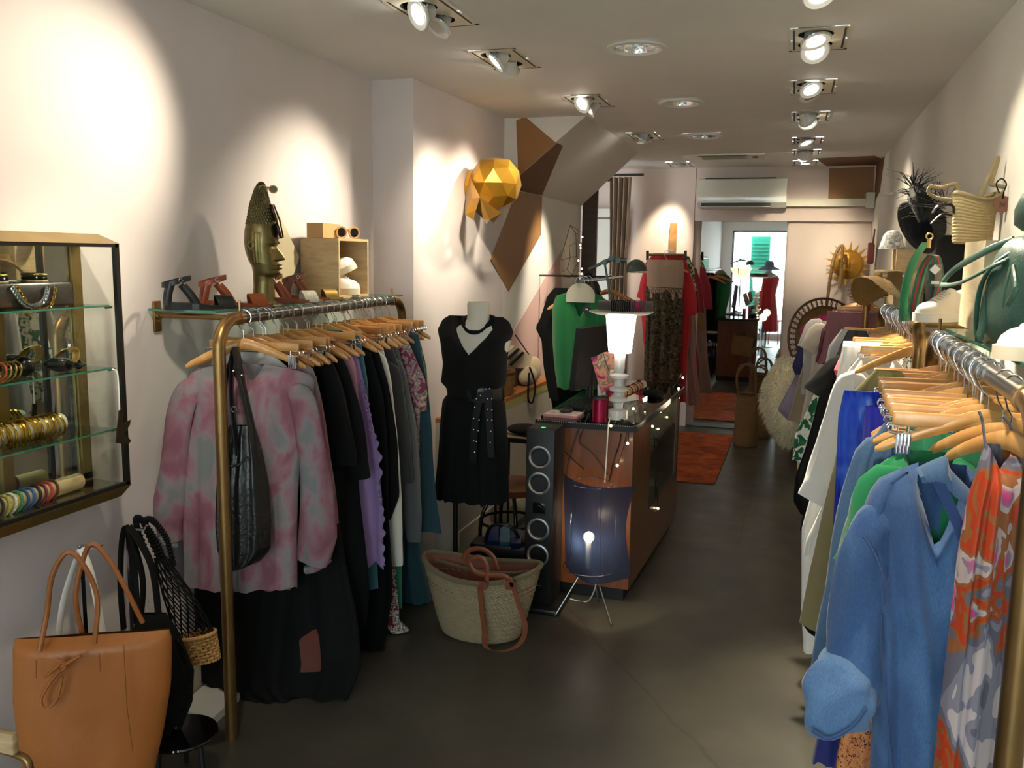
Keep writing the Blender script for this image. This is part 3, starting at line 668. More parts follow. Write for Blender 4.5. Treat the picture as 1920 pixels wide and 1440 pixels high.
SEQ = [
 ('black_dress', 'long black crepe dress with wide shoulder, right behind the tie-dye blouses', 'dress', 2.76, [(530, 655), (575, 662), (598, 720), (618, 860), (640, 1000), (668, 1150), (675, 1250), (655, 1335)], F_BLK2, dict(nf=9, seed=.11, depth=.12, amp=.014), []),
 ('black_tunic', 'loose black tunic with elbow sleeve over the long black dress', 'tunic', 2.83, [(560, 655), (600, 652), (632, 700), (640, 800), (650, 1000), (655, 1120)], F_BLK, dict(nf=5, seed=.77), [([(628, 690), (652, 760), (664, 830), (668, 870)], [.05, .052, .055, .06], -.02)]),
 ('black_kimono_top', 'black drapey top with pointed hem, reaching lowest among the black tops', 'top', 2.90, [(585, 645), (625, 640), (650, 690), (668, 830), (682, 1000), (690, 1100), (688, 1170)], F_BLK2, dict(nf=4, seed=.21), [([(646, 690), (668, 760), (682, 840), (690, 900)], [.045, .05, .055, .055], 0)]),
 ('rust_shorts', 'rust red shorts, only the hem showing under the black clothes', 'shorts', 2.735, [(590, 1165), (632, 1190), (640, 1225), (640, 1262)], F_RUST, dict(nf=3, seed=.4), []),
 ('mauve_blouse', 'dusty mauve pink blouse between black and lilac tops on the left rack', 'blouse', 2.98, [(610, 640), (648, 640), (668, 690), (677, 780), (685, 860)], F_MAU, dict(nf=4, seed=.9), [([(664, 680), (674, 760), (684, 830), (688, 868)], [.04, .04, .038, .03], -.01)]),
 ('lilac_tunic', 'lilac crinkled tunic with ruffled edges in the middle of the left rack', 'tunic', 3.05, [(635, 655), (672, 668), (690, 740), (708, 830), (716, 950), (722, 1060)], F_LIL, dict(nf=8, seed=.35, amp=.016, hem=.02), []),
 ('steel_blue_dress', 'steel blue dress, its hem just below the lilac tunic', 'dress', 3.10, [(640, 620), (672, 625), (690, 720), (700, 900), (712, 1105)], F_TEALB, dict(nf=4, seed=.6), []),
 ('long_black_dress', 'narrow long black dress behind the lilac tunic', 'dress', 3.16, [(668, 650), (695, 655), (718, 740), (730, 900), (735, 1100), (722, 1290)], F_BLK, dict(nf=5, seed=.15), []),
 ('black_batwing_top', 'black batwing top with a pointed sleeve end beside the white sweatshirt', 'top', 3.23, [(690, 648), (712, 660), (728, 720), (745, 830), (752, 930), (735, 975)], F_BLK2, dict(nf=4, seed=.48), []),
 ('white_sweatshirt', 'white sweatshirt with long ribbed sleeve on the left rack', 'sweatshirt', 3.30, [(688, 640), (716, 650), (735, 720), (738, 850), (742, 1000)], F_WHT, dict(nf=3, seed=.3), [([(724, 680), (740, 780), (748, 900), (754, 1000), (756, 1060)], [.045, .042, .04, .04, .028], -.01)]),
 ('paisley_dress', 'long burgundy paisley dress, hem fanning out beside the black dresses', 'dress', 3.36, [(690, 680), (715, 700), (728, 900), (742, 1050), (748, 1180), (766, 1268)], PAIS, dict(nf=6, seed=.72, hem=.02), []),
 ('dark_grey_cardigan', 'charcoal cardigan between the white and the grey sweatshirts', 'cardigan', 3.43, [(708, 640), (735, 648), (752, 700), (760, 800), (764, 905)], F_CHAR, dict(nf=3, seed=.5), [([(748, 700), (762, 780), (772, 860), (774, 905)], [.045, .045, .045, .04], -.01)]),
 ('grey_sweatshirt', 'grey sweatshirt with long sleeve and ribbed cuff on the left rack', 'sweatshirt', 3.50, [(720, 640), (748, 655), (766, 720), (774, 850), (778, 980)], F_GREY, dict(nf=3, seed=.65), [([(756, 690), (778, 780), (788, 880), (791, 960), (789, 1014)], [.045, .043, .042, .04, .03], -.02)]),
 ('jade_skirt', 'jade green skirt, a strip of hem beside the paisley dress', 'skirt', 3.44, [(700, 900), (735, 950), (752, 1050), (755, 1140)], F_MINT, dict(nf=3, seed=.2), []),
 ('floral_blouse', 'short-sleeved small floral blouse near the end of the left rack', 'blouse', 3.57, [(735, 625), (760, 630), (782, 680), (790, 740), (788, 900)], FLOR, dict(nf=5, seed=.25), [([(770, 660), (790, 700), (800, 740), (800, 768)], [.04, .045, .05, .05], -.02)]),
 ('teal_trousers', 'teal trousers hung by the waist, ending above the basket', 'trousers', 3.64, [(750, 618), (786, 622), (800, 720), (812, 860), (828, 1000)], F_TEAL, dict(nf=3, seed=.43, depth=.06), []),
 ('teal_gown', 'long dark teal gown trailing on the floor behind the straw basket', 'dress', 3.71, [(745, 640), (775, 680), (785, 900), (790, 1050), (808, 1150), (838, 1205)], F_TEAL, dict(nf=8, seed=.83, amp=.02, depth=.14), []),
 ('green_floral_top', 'pale green floral top, last garment on the left rack', 'top', 3.78, [(760, 628), (785, 632), (800, 690), (806, 780)], FLO2, dict(nf=4, seed=.95), []),
]
for name, label, cat, y, pts, m_, kw, sl_ in SEQ:
    pl = LR(y); rows = rowsR(pl, pts); garment(name, label, cat, pl, rows, m_, sl_, **kw)
# ruffles of the lilac tunic
t = [o for o in bpy.data.objects if o.name == 'lilac_tunic'][0]; pl = LR(3.05)
k = MB()
for rr in ([(676, 700), (686, 730), (694, 765), (700, 800)], [(698, 800), (710, 820), (716, 870), (712, 920)], [(714, 925), (722, 960), (720, 1010), (724, 1050)]):
    P_ = spline([pl.at(*p) for p in rr], 10)
    for s in (0, 1):
        vs = [(p+Vector((0, -.035, 0)), p+Vector((.020+.004*sin(i*.9), -.05+.014*sin(i*1.25), -.004))) for i, p in enumerate(P_)]
    k.add([v for a in vs for v in a], [(2*i, 2*i+1, 2*i+3, 2*i+2) for i in range(len(vs)-1)])
k.build('ruffle', F_LIL, t, angle=180)
# hangers of the left rack
names = [(2.54, 'wooden hanger carrying the foremost tie-dye blouse', 0, .42), (2.60, 'wooden hanger carrying the second tie-dye blouse', 1, .36), (2.66, 'wooden hanger carrying the white cotton top', 0, .15),
 (2.76, 'wooden hanger carrying the long black crepe dress behind the tie-dye blouses', 1, 0), (2.83, 'wooden hanger carrying the loose black tunic', 0, -.1), (2.90, 'wooden hanger carrying the pointed-hem black top', 0, 0),
 (2.98, 'wooden hanger carrying the mauve blouse', 0, .1), (3.05, 'wooden hanger carrying the lilac tunic', 0, 0), (3.16, 'wooden hanger carrying the narrow long black dress', 0, .05), (3.23, 'wooden hanger carrying the black batwing top', 0, 0), (3.30, 'wooden hanger carrying the white sweatshirt', 0, 0), (3.43, 'wooden hanger carrying the charcoal cardigan', 0, 0), (3.50, 'wooden hanger carrying the grey sweatshirt', 0, 0), (3.57, 'wooden hanger carrying the floral blouse', 1, 0), (3.78, 'wooden hanger carrying the pale green floral top', 0, 0)]
for y, lb_, dk, kk in names: hanger((lrail(y), y, RZ), math.atan(kk), lb_, dark=bool(dk))
for y, lb_ in ((2.70, 'clip hanger holding the long black skirt'), (2.80, 'clip hanger holding the rust shorts'), (3.10, 'clip hanger holding the steel blue dress'), (3.36, 'clip hanger holding the paisley dress'), (3.44, 'clip hanger holding the jade skirt'), (3.64, 'clip hanger holding the teal trousers'), (3.71, 'clip hanger holding the teal gown')):
    hanger((lrail(y), y, RZ), .03, lb_, kind='clip')
for i in range(16):
    y = 2.60+.078*i+.012*sin(i*3); hanger((lrail(y), y, RZ), .12*sin(i*1.9)+.05, 'light wooden hanger packed among the others on the left rail', group='packed hangers on the left rail', kind='shoulder' if i % 3 else 'clip', dark=i % 4 == 1)
# black leather hobo bag on the first hanger
pl = Plane(2.46, -1.75, .3); LEA = mat('black_leather', '#0d0d0f', rough=.32, noise=.1, bumpy=.5, bscale=70, bdist=.004, spec=.6)
t = thing('hobo_bag', 'slouchy black leather hobo bag hung over the foremost tie-dye blouse', 'bag', (-1.75, 2.46, 1.2))
cloth('body', rws([((430, 800), (478, 795)), ((420, 850), (492, 850)), ((412, 920), (502, 900)), ((408, 980), (507, 980)), ((412, 1030), (505, 1030)), ((430, 1055), (485, 1052)), ((450, 1062), (465, 1060))]), pl, LEA, t, depth=.10, nf=7, amp=.007, seed=.4, hem=0, top=.2, vfade=.02)
for pts, w in (([(450, 650), (432, 720), (422, 790), (428, 860)], .014), ([(452, 650), (464, 720), (482, 800), (490, 860)], .02), ([(446, 655), (444, 730), (450, 800), (455, 850)], .013)):
    k = MB(); k.tube([pl.at(*p)+Vector((0, -.03, 0)) for p in pts], w, 8, flat=.35, smooth=6); k.build('strap', LEA, t)
k = MB(); k.tube([pl.at(442, 860)+Vector((0, -.055, 0)), pl.at(440, 950)+Vector((0, -.065, 0)), pl.at(438, 1060)+Vector((0, -.06, 0)), pl.at(436, 1115)+Vector((0, -.05, 0))], .0035, 6, smooth=4)
k.tube([pl.at(425, 850)+Vector((0, -.05, 0)), pl.at(455, 868)+Vector((0, -.06, 0)), pl.at(485, 850)+Vector((0, -.05, 0))], .004, 6, smooth=4); k.build('drawstring', LEA, t)
for p in ((438, 690), (455, 692), (470, 700), (432, 860), (450, 868)):
    MB().sphere(pl.at(*p)+Vector((0, -.05, 0)), .0042, 8, 6).build('stud', CHROME, t)
k = MB()
k.torus(pl.at(459, 762)+Vector((0, -.06, 0)), .009, .0015, 14, 6, M=Matrix.Rotation(pi/2, 3, 'X')); k.build('ring', CHROME, t)
# ------------------------------------------------------------------ right racks
def rowsL(pl, pts, c=None, clampx=.63, full=True):
    o = []
    for (px, py) in pts:
        p = pl.at(px, py); cc = c if c is not None else rrail(pl.y0); hw = max(.03, cc-p.x)
        o.append((max(p.z, .008), p.x, min(clampx, cc+hw)))
    return o
def denim(name, a, b_, c):
    if name in MC: return MC[name]
    m, nt, b = newmat(name); b.inputs['Roughness'].default_value = .85; b.inputs['Sheen Weight'].default_value = .2
    co = coords(nt); n = N(nt, 'ShaderNodeTexNoise', Scale=2.2, Detail=4, Distortion=.2); co_ = coords(nt, 'Object', (2.2, 1, .7)); nt.links.new(co_, n.inputs['Vector'])
    c1 = ramp(nt, n.outputs[0], [(.3, a), (.55, b_), (.72, c)])
    co2 = coords(nt, 'Object', (500, 500, 120)); w = N(nt, 'ShaderNodeTexNoise', Scale=1.0, Detail=2); nt.links.new(co2, w.inputs['Vector'])
    mx = N(nt, 'ShaderNodeMix', data_type='RGBA', blend_type='OVERLAY'); mx.inputs[0].default_value = .45
    nt.links.new(c1, mx.inputs[6]); nt.links.new(w.outputs[0], mx.inputs[7]); nt.links.new(mx.outputs[2], b.inputs['Base Color'])
    bump(nt, b, w.outputs[0], .25, .001); MC[name] = m; return m
DEN = denim('washed_denim', '#223b61', '#304f7c', '#6089b3'); DEN2 = denim('dusty_denim', '#2c486a', '#385678', '#486990'); DENL = denim('denim_inside', '#496b94', '#5878a0', '#6d8bb0'); DSEAM = fabric('denim_seam', '#27436f')
SILK = print_mat('orange_watercolour_floral', [(0, '#b3a3a2'), (.38, '#7d7783'), (.44, '#625c69'), (.485, '#8a5530'), (.51, '#a83a1c'), (.555, '#8d552e'), (.585, '#b09c98'), (.61, '#7d7783'), (.65, '#a83c20')], 7, 2.5, .9, 'CONSTANT', stretch=(1, 1, .8), rough=.45, second=(7, .60, [(.4, '#b9a8a8'), (.5, '#2f6fa0'), (.6, '#c04078')]))
LEO = print_mat('orange_navy_animal_print', [(.0, '#1a1740'), (.30, '#1a1740'), (.34, '#c4703c'), (.6, '#d08a58')], 55, voronoi=True)
BLU = print_mat('cobalt_tie_dye', [(.35, '#12239a'), (.5, '#1c35b4'), (.60, '#3f66c8'), (.70, '#8fa8dc')], 6, 3, .8, stretch=(2, 2, .8)); COB = fabric('cobalt_cotton', '#1a1f9e'); ROY = fabric('royal_blue', '#101c66')
KHA = fabric('khaki_drill', '#85764f'); OLV = fabric('olive_satin', '#8a8048', rough=.5); ZEB = print_mat('black_white_print', [(.45, '#e8e4da'), (.52, '#15151a'), (.6, '#e8e4da')], 30, 2, 2, 'CONSTANT')
MAUD = fabric('dusty_mauve', '#95646b'); CREAM = fabric('cream_linen', '#cbbfae'); PALE = fabric('pale_grey_knit', '#b4b0ae'); LAV = fabric('lavender_net', '#8b8096'); MAG = fabric('magenta_satin', '#8a1048'); NAV = fabric('navy_satin', '#16184f'); REDF = fabric('coral_red', '#c32a2c'); LEAF = print_mat('green_leaf_print', [(.44, '#d8d6c8'), (.5, '#1f5b3a'), (.62, '#2f6b48')], 22, 2, 1, 'CONSTANT')
BEI = fabric('beige_linen', '#a3907a'); BURG = fabric('burgundy_cloth', '#5a1826')
PL = lambda y, k=0.: Plane(y, rrail(y), k)
def rw2(pl, L):
    o = []
    for (a, b_) in L:
        A = pl.at(*a); B = pl.at(*b_); o.append((max(.008, (A.z+B.z)/2), A.x, min(.635, B.x)))
    return o
# A: nearest rack
pl = Plane(1.70, .37, -.10)
t = thing('floral_dress', 'silky orange and grey watercolour floral dress, foremost on the near right rack', 'dress', (.37, 1.70, 1.3))
cloth('body', rw2(pl, [((1848, 832), (1905, 838)), ((1838, 860), (1930, 862)), ((1812, 950), (1945, 950)), ((1795, 1050), (1940, 1050)), ((1780, 1200), (1935, 1200)), ((1765, 1320), (1925, 1320)), ((1750, 1440), (1915, 1440)), ((1740, 1600), (1910, 1600))]), pl, SILK, t, depth=.10, nf=9, amp=.013, seed=.62, neck=('v', .04, .02))
for pts in ([(1848, 840), (1842, 790), (1835, 770)], [(1905, 838), (1895, 800), (1880, 780)]):
    k = MB(); k.tube([pl.at(*p) for p in pts], .006, 6, flat=.4, smooth=4); k.build('strap', SILK, t)
pl = Plane(1.84, .375, .05)
t = thing('denim_shirt_dress', 'washed blue denim shirt dress with rolled sleeves and frayed collar', 'dress', (.375, 1.84, 1.25))
cloth('body', rw2(pl, [((1722, 868), (1812, 872)), ((1682, 882), (1835, 890)), ((1645, 905), (1850, 905)), ((1624, 935), (1870, 935)), ((1612, 975), (1885, 980)), ((1622, 1060), (1880, 1060)), ((1640, 1200), (1880, 1200)), ((1638, 1330), (1880, 1330)), ((1630, 1440), (1885, 1440)), ((1600, 1720), (1900, 1720))]), pl, [DEN], t, depth=.13, nf=6, amp=.014, seed=.27, neck=('v', .17, .055))
sleeve('sleeve', [pl.at(1668, 950), pl.at(1642, 975), pl.at(1622, 1040), pl.at(1610, 1150), pl.at(1602, 1240), pl.at(1592, 1300)], [.025, .044, .052, .055, .056, .05], pl, DEN, t, flat=.6, seed=.5, yo=-.02)
sleeve('rolled_cuff', [pl.at(1604, 1228), pl.at(1588, 1250), pl.at(1572, 1290), pl.at(1560, 1340), pl.at(1562, 1356)], [.045, .062, .068, .060, .045], pl, DENL, t, flat=.7, seed=.9, yo=-.03, amp=.17, k=7)
k = MB(); k.tube([pl.at(*p)+Vector((0, -.085, 0)) for p in ((1520, 1330), (1545, 1345), (1572, 1338), (1600, 1318), (1618, 1292))], .0035, 6, smooth=6); k.build('frayed_seam', DSEAM, t)
b = MB(); UP = spline([pl.at(*p)+Vector((0, -.05, 0)) for p in ((1711, 868), (1738, 855), (1766, 846), (1774, 868), (1797, 893), (1826, 922))], 6); LO = spline([pl.at(*p)+Vector((0, -.075, 0)) for p in ((1720, 889), (1738, 887), (1752, 888), (1775, 910), (1796, 927), (1818, 945))], 6)
b.loft([[u, u.lerp(l, .5)+Vector((0, -.012, 0)), l+Vector((0, 0, .0015*sin(i*2.3))), l+Vector((0, .004, 0)), u+Vector((0, .004, 0))] for i, (u, l) in enumerate(zip(UP, LO))], cap=True); b.build('collar', DEN2, t, angle=60)
b = MB(); UP = spline([pl.at(*p)+Vector((0, -.072, 0)) for p in ((1750, 888), (1770, 930), (1790, 975), (1802, 1010))], 6); b.loft([[u+Vector((-.012, 0, 0)), u+Vector((.010, -.004, 0)), u+Vector((.010, 0, 0)), u+Vector((-.012, .004, 0))] for u in UP], cap=True); b.build('placket', DSEAM, t, angle=60)
b = MB()
for L in ([(1612, 985), (1632, 1015), (1648, 1060), (1650, 1110)], [(1645, 1130), (1650, 1250), (1668, 1440)]): b.tube([pl.at(*p)+Vector((0, -.070, 0)) for p in L], .0022, 5, smooth=6)
b.build('seam', DSEAM, t)
pl = PL(1.93)
garment('green_tshirt', 'bright green cotton t-shirt behind the washed denim shirt dress', 'top', pl, rw2(pl, [((1700, 845), (1790, 850)), ((1660, 868), (1830, 870)), ((1625, 905), (1850, 900)), ((1606, 950), (1860, 950)), ((1592, 1060), (1860, 1060)), ((1568, 1150), (1860, 1150))]), F_GRN, [([(1620, 905), (1596, 960), (1580, 1010), (1575, 1045)], [.05, .055, .055, .055], -.02)], nf=4, seed=.13, neck=('v', .12, .05), depth=.09)
pl = PL(2.0)
garment('green_satin_top', 'deep green satin top inside the gap of the denim dress', 'top', pl, rw2(pl, [((1700, 800), (1800, 805)), ((1690, 830), (1840, 830)), ((1690, 1000), (1860, 1000))]), F_GRND, nf=5, seed=.4)
pl = PL(2.06)
garment('denim_shirt', 'dusty blue denim shirt with stand collar and long hanging sleeve', 'shirt', pl, rw2(pl, [((1660, 790), (1720, 790)), ((1645, 815), (1760, 815)), ((1615, 845), (1790, 840)), ((1600, 900), (1800, 900)), ((1590, 1050), (1800, 1050)), ((1580, 1200), (1800, 1200))]), DEN2, [([(1612, 850), (1590, 920), (1565, 1050), (1542, 1160), (1520, 1290)], [.045, .05, .052, .055, .055], 0)], nf=4, seed=.7)
pl = PL(2.12)
garment('green_trousers', 'emerald green elasticated trousers clipped behind the denim shirt', 'trousers', pl, rw2(pl, [((1672, 762), (1790, 765)), ((1668, 790), (1800, 790)), ((1660, 900), (1820, 900)), ((1640, 1100), (1830, 1100))]), F_GRN, nf=11, amp=.007, seed=.9, open_top=False)
pl = PL(2.18)
garment('animal_print_dress', 'orange and navy animal print dress, hem showing below the rolled denim cuff', 'dress', pl, rw2(pl, [((1668, 742), (1712, 742)), ((1664, 765), (1740, 765)), ((1658, 900), (1760, 900)), ((1610, 1250), (1740, 1250)), ((1570, 1420), (1720, 1420)), ((1560, 1560), (1720, 1560))]), LEO, nf=6, seed=.35)
pl = PL(2.26)
garment('cobalt_ruched_top', 'plain cobalt blue ruched top slung over hangers beside the denim shirt', 'top', pl, rw2(pl, [((1622, 770), (1680, 755)), ((1618, 800), (1700, 800)), ((1608, 900), (1700, 900)), ((1600, 1000), (1700, 1000))]), COB, nf=9, seed=.5, amp=.012)
pl = PL(2.34)
garment('cobalt_tie_dye_dress', 'long cobalt blue tie-dye dress with white streaks, beside the khaki trousers', 'dress', pl, rw2(pl, [((1582, 745), (1650, 722)), ((1572, 790), (1660, 780)), ((1568, 880), (1668, 880)), ((1560, 1000), (1660, 1000)), ((1558, 1200), (1660, 1200)), ((1555, 1300), (1660, 1300))]), BLU, nf=5, seed=.15, open_top=False)
pl = PL(2.42)
garment('royal_blue_skirt', 'long royal blue skirt, hem low beside the rolled denim cuff', 'skirt', pl, rw2(pl, [((1590, 800), (1700, 800)), ((1550, 1200), (1700, 1200)), ((1532, 1380), (1700, 1380)), ((1520, 1440), (1700, 1440))]), ROY, nf=6, seed=.25)
pl = PL(2.52)
garment('olive_satin_top', 'olive satin wrap on a hanger above the cobalt dress', 'top', pl, rw2(pl, [((1640, 700), (1690, 690)), ((1600, 740), (1720, 730)), ((1580, 770), (1740, 780)), ((1560, 900), (1740, 900))]), OLV, nf=3, seed=.6)
pl = PL(2.62)
garment('khaki_trousers', 'khaki cotton trousers hanging by the waist between white and cobalt clothes', 'trousers', pl, rw2(pl, [((1590, 760), (1700, 760)), ((1572, 850), (1710, 850)), ((1545, 950), (1710, 950)), ((1515, 1080), (1700, 1080)), ((1498, 1180), (1680, 1180))]), KHA, nf=3, seed=.45, depth=.08)
pl = PL(2.72)
garment('black_gown', 'long black gown, rounded hem just visible below the khaki trousers', 'dress', pl, rw2(pl, [((1600, 760), (1700, 760)), ((1560, 900), (1710, 900)), ((1515, 1100), (1710, 1100)), ((1500, 1190), (1700, 1190)), ((1540, 1215), (1690, 1215))]), F_BLK, nf=3, seed=.3)
for y, lb_, dk, kk, kd in [(1.70, 'wooden hanger carrying the orange floral dress', 0, -1.1, 0), (1.78, 'wooden hanger carrying the washed denim shirt dress', 0, -1.0, 0), (1.93, 'wooden hanger carrying the bright green t-shirt', 0, .05, 0), (2.0, 'wooden hanger carrying the deep green satin top', 0, 0, 0), (2.06, 'wooden hanger carrying the dusty denim shirt', 0, .08, 0), (2.12, 'clip hanger holding the emerald trousers', 0, -.08, 1), (2.18, 'clip hanger holding the animal print dress', 0, 0, 1), (2.26, 'wooden hanger carrying the cobalt ruched top', 0, .06, 0), (2.34, 'wooden hanger carrying the cobalt tie-dye dress', 0, 0, 0), (2.42, 'clip hanger holding the royal blue skirt', 0, 0, 1), (2.52, 'wooden hanger carrying the olive satin wrap', 0, .06, 0), (2.62, 'clip hanger holding the khaki trousers', 0, .03, 1), (2.72, 'wooden hanger carrying the long black gown', 0, -.05, 0)]:
    hanger((rrail(y), y, RZ), kk, lb_, kind='clip' if kd else 'shoulder')
for i in range(11):
    y = 1.93+.082*i+.014*sin(i*3); hanger((rrail(y), y, RZ), -.16*sin(i*1.7), 'light wooden hanger packed among the others on the near right rail', group='packed hangers on the near right rail', kind='shoulder' if i % 3 == 2 else 'clip')
# B: middle rack
pl = PL(3.42)
garment('zebra_print_dress', 'black and white printed dress bunched at the brass post of the middle rack', 'dress', pl, rw2(pl, [((1690, 655), (1716, 652)), ((1672, 690), (1716, 690)), ((1660, 900), (1716, 900))]), ZEB, nf=5, seed=.2)
pl = PL(3.36)
garment('white_blouse', 'white gathered blouse with ruffled sleeves, foremost on the middle right rack', 'blouse', pl, rw2(pl, [((1610, 672), (1680, 672)), ((1590, 695), (1700, 695)), ((1570, 740), (1715, 735)), ((1562, 850), (1715, 850)), ((1545, 950), (1715, 950)), ((1510, 1010), (1715, 1030)), ((1505, 1040), (1715, 1060))]), F_WHT, [([(1572, 715), (1545, 790), (1525, 860), (1512, 905), (1502, 935)], [.045, .05, .055, .065, .055], -.02)], nf=9, seed=.32, neck=('o', .07, .05), amp=.010)
pl = PL(3.50)
garment('white_trousers', 'white trousers clipped on a hanger behind the white gathered blouse', 'trousers', pl, rw2(pl, [((1582, 640), (1655, 642)), ((1572, 700), (1665, 680)), ((1545, 850), (1670, 800)), ((1522, 930), (1665, 930)), ((1504, 1000), (1660, 1000)), ((1500, 1150), (1650, 1150)), ((1506, 1230), (1640, 1230))]), F_WHT, nf=3, seed=.8, open_top=False)
pl = PL(3.58)
garment('coral_top', 'coral red top, a small patch showing above the black ruffled dress', 'top', pl, rw2(pl, [((1596, 645), (1640, 645)), ((1574, 668), (1650, 680)), ((1564, 692), (1650, 700)), ((1580, 740), (1650, 740))]), REDF, nf=3, seed=.5)
pl = PL(3.68)
garment('black_ruffled_dress', 'long black dress with tiered ruffle sleeve on the middle right rack', 'dress', pl, rw2(pl, [((1578, 645), (1630, 650)), ((1556, 690), (1640, 690)), ((1534, 740), (1650, 760)), ((1512, 815), (1650, 880)), ((1495, 865), (1650, 930)), ((1489, 930), (1640, 960)), ((1503, 958), (1630, 980))]), F_BLK, [([(1562, 678), (1530, 712), (1508, 738)], [.03, .045, .055], -.01)], nf=5, seed=.55)
pl = PL(3.82)
garment('black_jersey_dress', 'plain black jersey dress just behind the ruffled black one', 'dress', pl, rw2(pl, [((1590, 620), (1625, 620)), ((1575, 650), (1640, 650)), ((1560, 720), (1640, 720)), ((1520, 900), (1640, 900)), ((1500, 1000), (1640, 1000))]), F_BLK2, nf=4, seed=.15)
pl = PL(4.0)
garment('grey_check_shirt', 'pale grey shirt with long hem behind the black dresses', 'shirt', pl, rw2(pl, [((1578, 618), (1630, 618)), ((1555, 650), (1640, 650)), ((1535, 750), (1640, 750)), ((1502, 860), (1640, 860)), ((1498, 900), (1640, 900))]), PALE, nf=4, seed=.75)
pl = PL(4.2)
garment('leaf_print_skirt', 'green leaf print skirt, a narrow strip showing at the aisle', 'skirt', pl, rw2(pl, [((1570, 640), (1630, 640)), ((1512, 792), (1640, 760)), ((1490, 822), (1640, 822)), ((1484, 868), (1640, 868))]), LEAF, nf=5, seed=.35)
pl = PL(4.3)
garment('beige_long_skirt', 'beige long skirt behind the leaf print skirt', 'skirt', pl, rw2(pl, [((1570, 630), (1630, 630)), ((1520, 760), (1640, 760)), ((1495, 850), (1640, 850)), ((1492, 905), (1640, 905))]), BEI, nf=4, seed=.95)
for y, lb_, kk, kd in [(3.34, 'wooden hanger carrying the white gathered blouse', .35, 0), (3.42, 'clip hanger holding the black and white print', 0, 1), (3.50, 'clip hanger holding the white trousers', 0, 1), (3.58, 'wooden hanger carrying the coral top', 0, 0), (3.68, 'wooden hanger carrying the black ruffled dress', .05, 0), (3.82, 'wooden hanger carrying the plain black jersey dress', 0, 0), (4.0, 'wooden hanger carrying the pale grey shirt', 0, 0), (4.2, 'clip hanger holding the leaf print skirt', 0, 1), (4.3, 'clip hanger holding the beige long skirt', 0, 1)]:
    hanger((rrail(y), y, RZ), kk, lb_, kind='clip' if kd else 'shoulder')
for i in range(13):
    y = 3.46+.068*i; hanger((rrail(y), y, RZ), -.06*sin(i*2.3), 'light wooden hanger packed among the others on the middle right rail', group='packed hangers on the middle right rail', kind='clip' if i % 2 else 'shoulder')
# C: rear rack
pl = PL(6.32)
garment('smocked_skirt', 'mauve skirt with smocked elastic waist, foremost on the rear right rack', 'skirt', pl, rw2(pl, [((1552, 586), (1650, 583)), ((1550, 600), (1655, 600)), ((1552, 622), (1660, 620)), ((1548, 680), (1665, 680)), ((1545, 760), (1665, 760))]), MAUD, nf=15, seed=.5, amp=.008, open_top=False)
pl = PL(6.40)
garment('mauve_slip_dress', 'mauve slip dress with thin straps beside the smocked skirt', 'dress', pl, rw2(pl, [((1562, 580), (1580, 580)), ((1550, 605), (1600, 600)), ((1540, 660), (1600, 660)), ((1532, 680), (1600, 685))]), MAUD, nf=4, seed=.2)
pl = PL(6.5)
garment('burgundy_dress', 'burgundy dress, a thin edge beside the mauve slip dress', 'dress', pl, rw2(pl, [((1565, 585), (1600, 585)), ((1540, 620), (1600, 620)), ((1529, 682), (1600, 682))]), BURG, nf=4, seed=.6)
pl = PL(6.62)
garment('cream_tshirt_dress', 'cream knitted long t-shirt dress with short sleeve on the rear rack', 'dress', pl, rw2(pl, [((1540, 605), (1590, 600)), ((1525, 640), (1600, 640)), ((1515, 720), (1600, 720)), ((1500, 800), (1600, 800)), ((1492, 850), (1600, 850))]), CREAM, [([(1524, 618), (1508, 640), (1498, 655)], [.05, .06, .06], -.01)], nf=4, seed=.8)
pl = PL(6.72)
garment('pale_grey_top', 'pale grey short-sleeved top beside the cream t-shirt dress', 'top', pl, rw2(pl, [((1525, 610), (1560, 605)), ((1508, 630), (1580, 640)), ((1505, 700), (1580, 700)), ((1500, 740), (1580, 740))]), PALE, [([(1515, 612), (1502, 635), (1498, 650)], [.06, .06, .06], -.01)], nf=4, seed=.1)
pl = PL(6.82)
garment('beige_linen_dress', 'beige linen dress hem swinging toward the sheepskin', 'dress', pl, rw2(pl, [((1530, 615), (1580, 615)), ((1508, 680), (1590, 680)), ((1482, 770), (1590, 770)), ((1474, 790), (1590, 792))]), BEI, nf=5, seed=.33)
pl = PL(6.92)
garment('navy_satin_dress', 'navy satin dress edge between the grey and beige clothes', 'dress', pl, rw2(pl, [((1530, 610), (1580, 610)), ((1500, 640), (1590, 640)), ((1484, 690), (1590, 690)), ((1490, 705), (1590, 705))]), NAV, nf=4, seed=.53)
pl = PL(7.0)
garment('lavender_net_skirt', 'lavender grey net skirt nearest to the sheepskin', 'skirt', pl, rw2(pl, [((1530, 640), (1580, 640)), ((1485, 720), (1590, 720)), ((1456, 770), (1590, 775)), ((1475, 790), (1590, 790))]), LAV, nf=6, seed=.73)
pl = PL(7.1)
garment('magenta_kimono', 'magenta satin kimono sleeve before the wicker chair back', 'kimono', pl, rw2(pl, [((1545, 590), (1590, 590)), ((1520, 600), (1590, 600)), ((1496, 622), (1590, 622)), ((1510, 640), (1590, 640))]), MAG, nf=4, seed=.9)
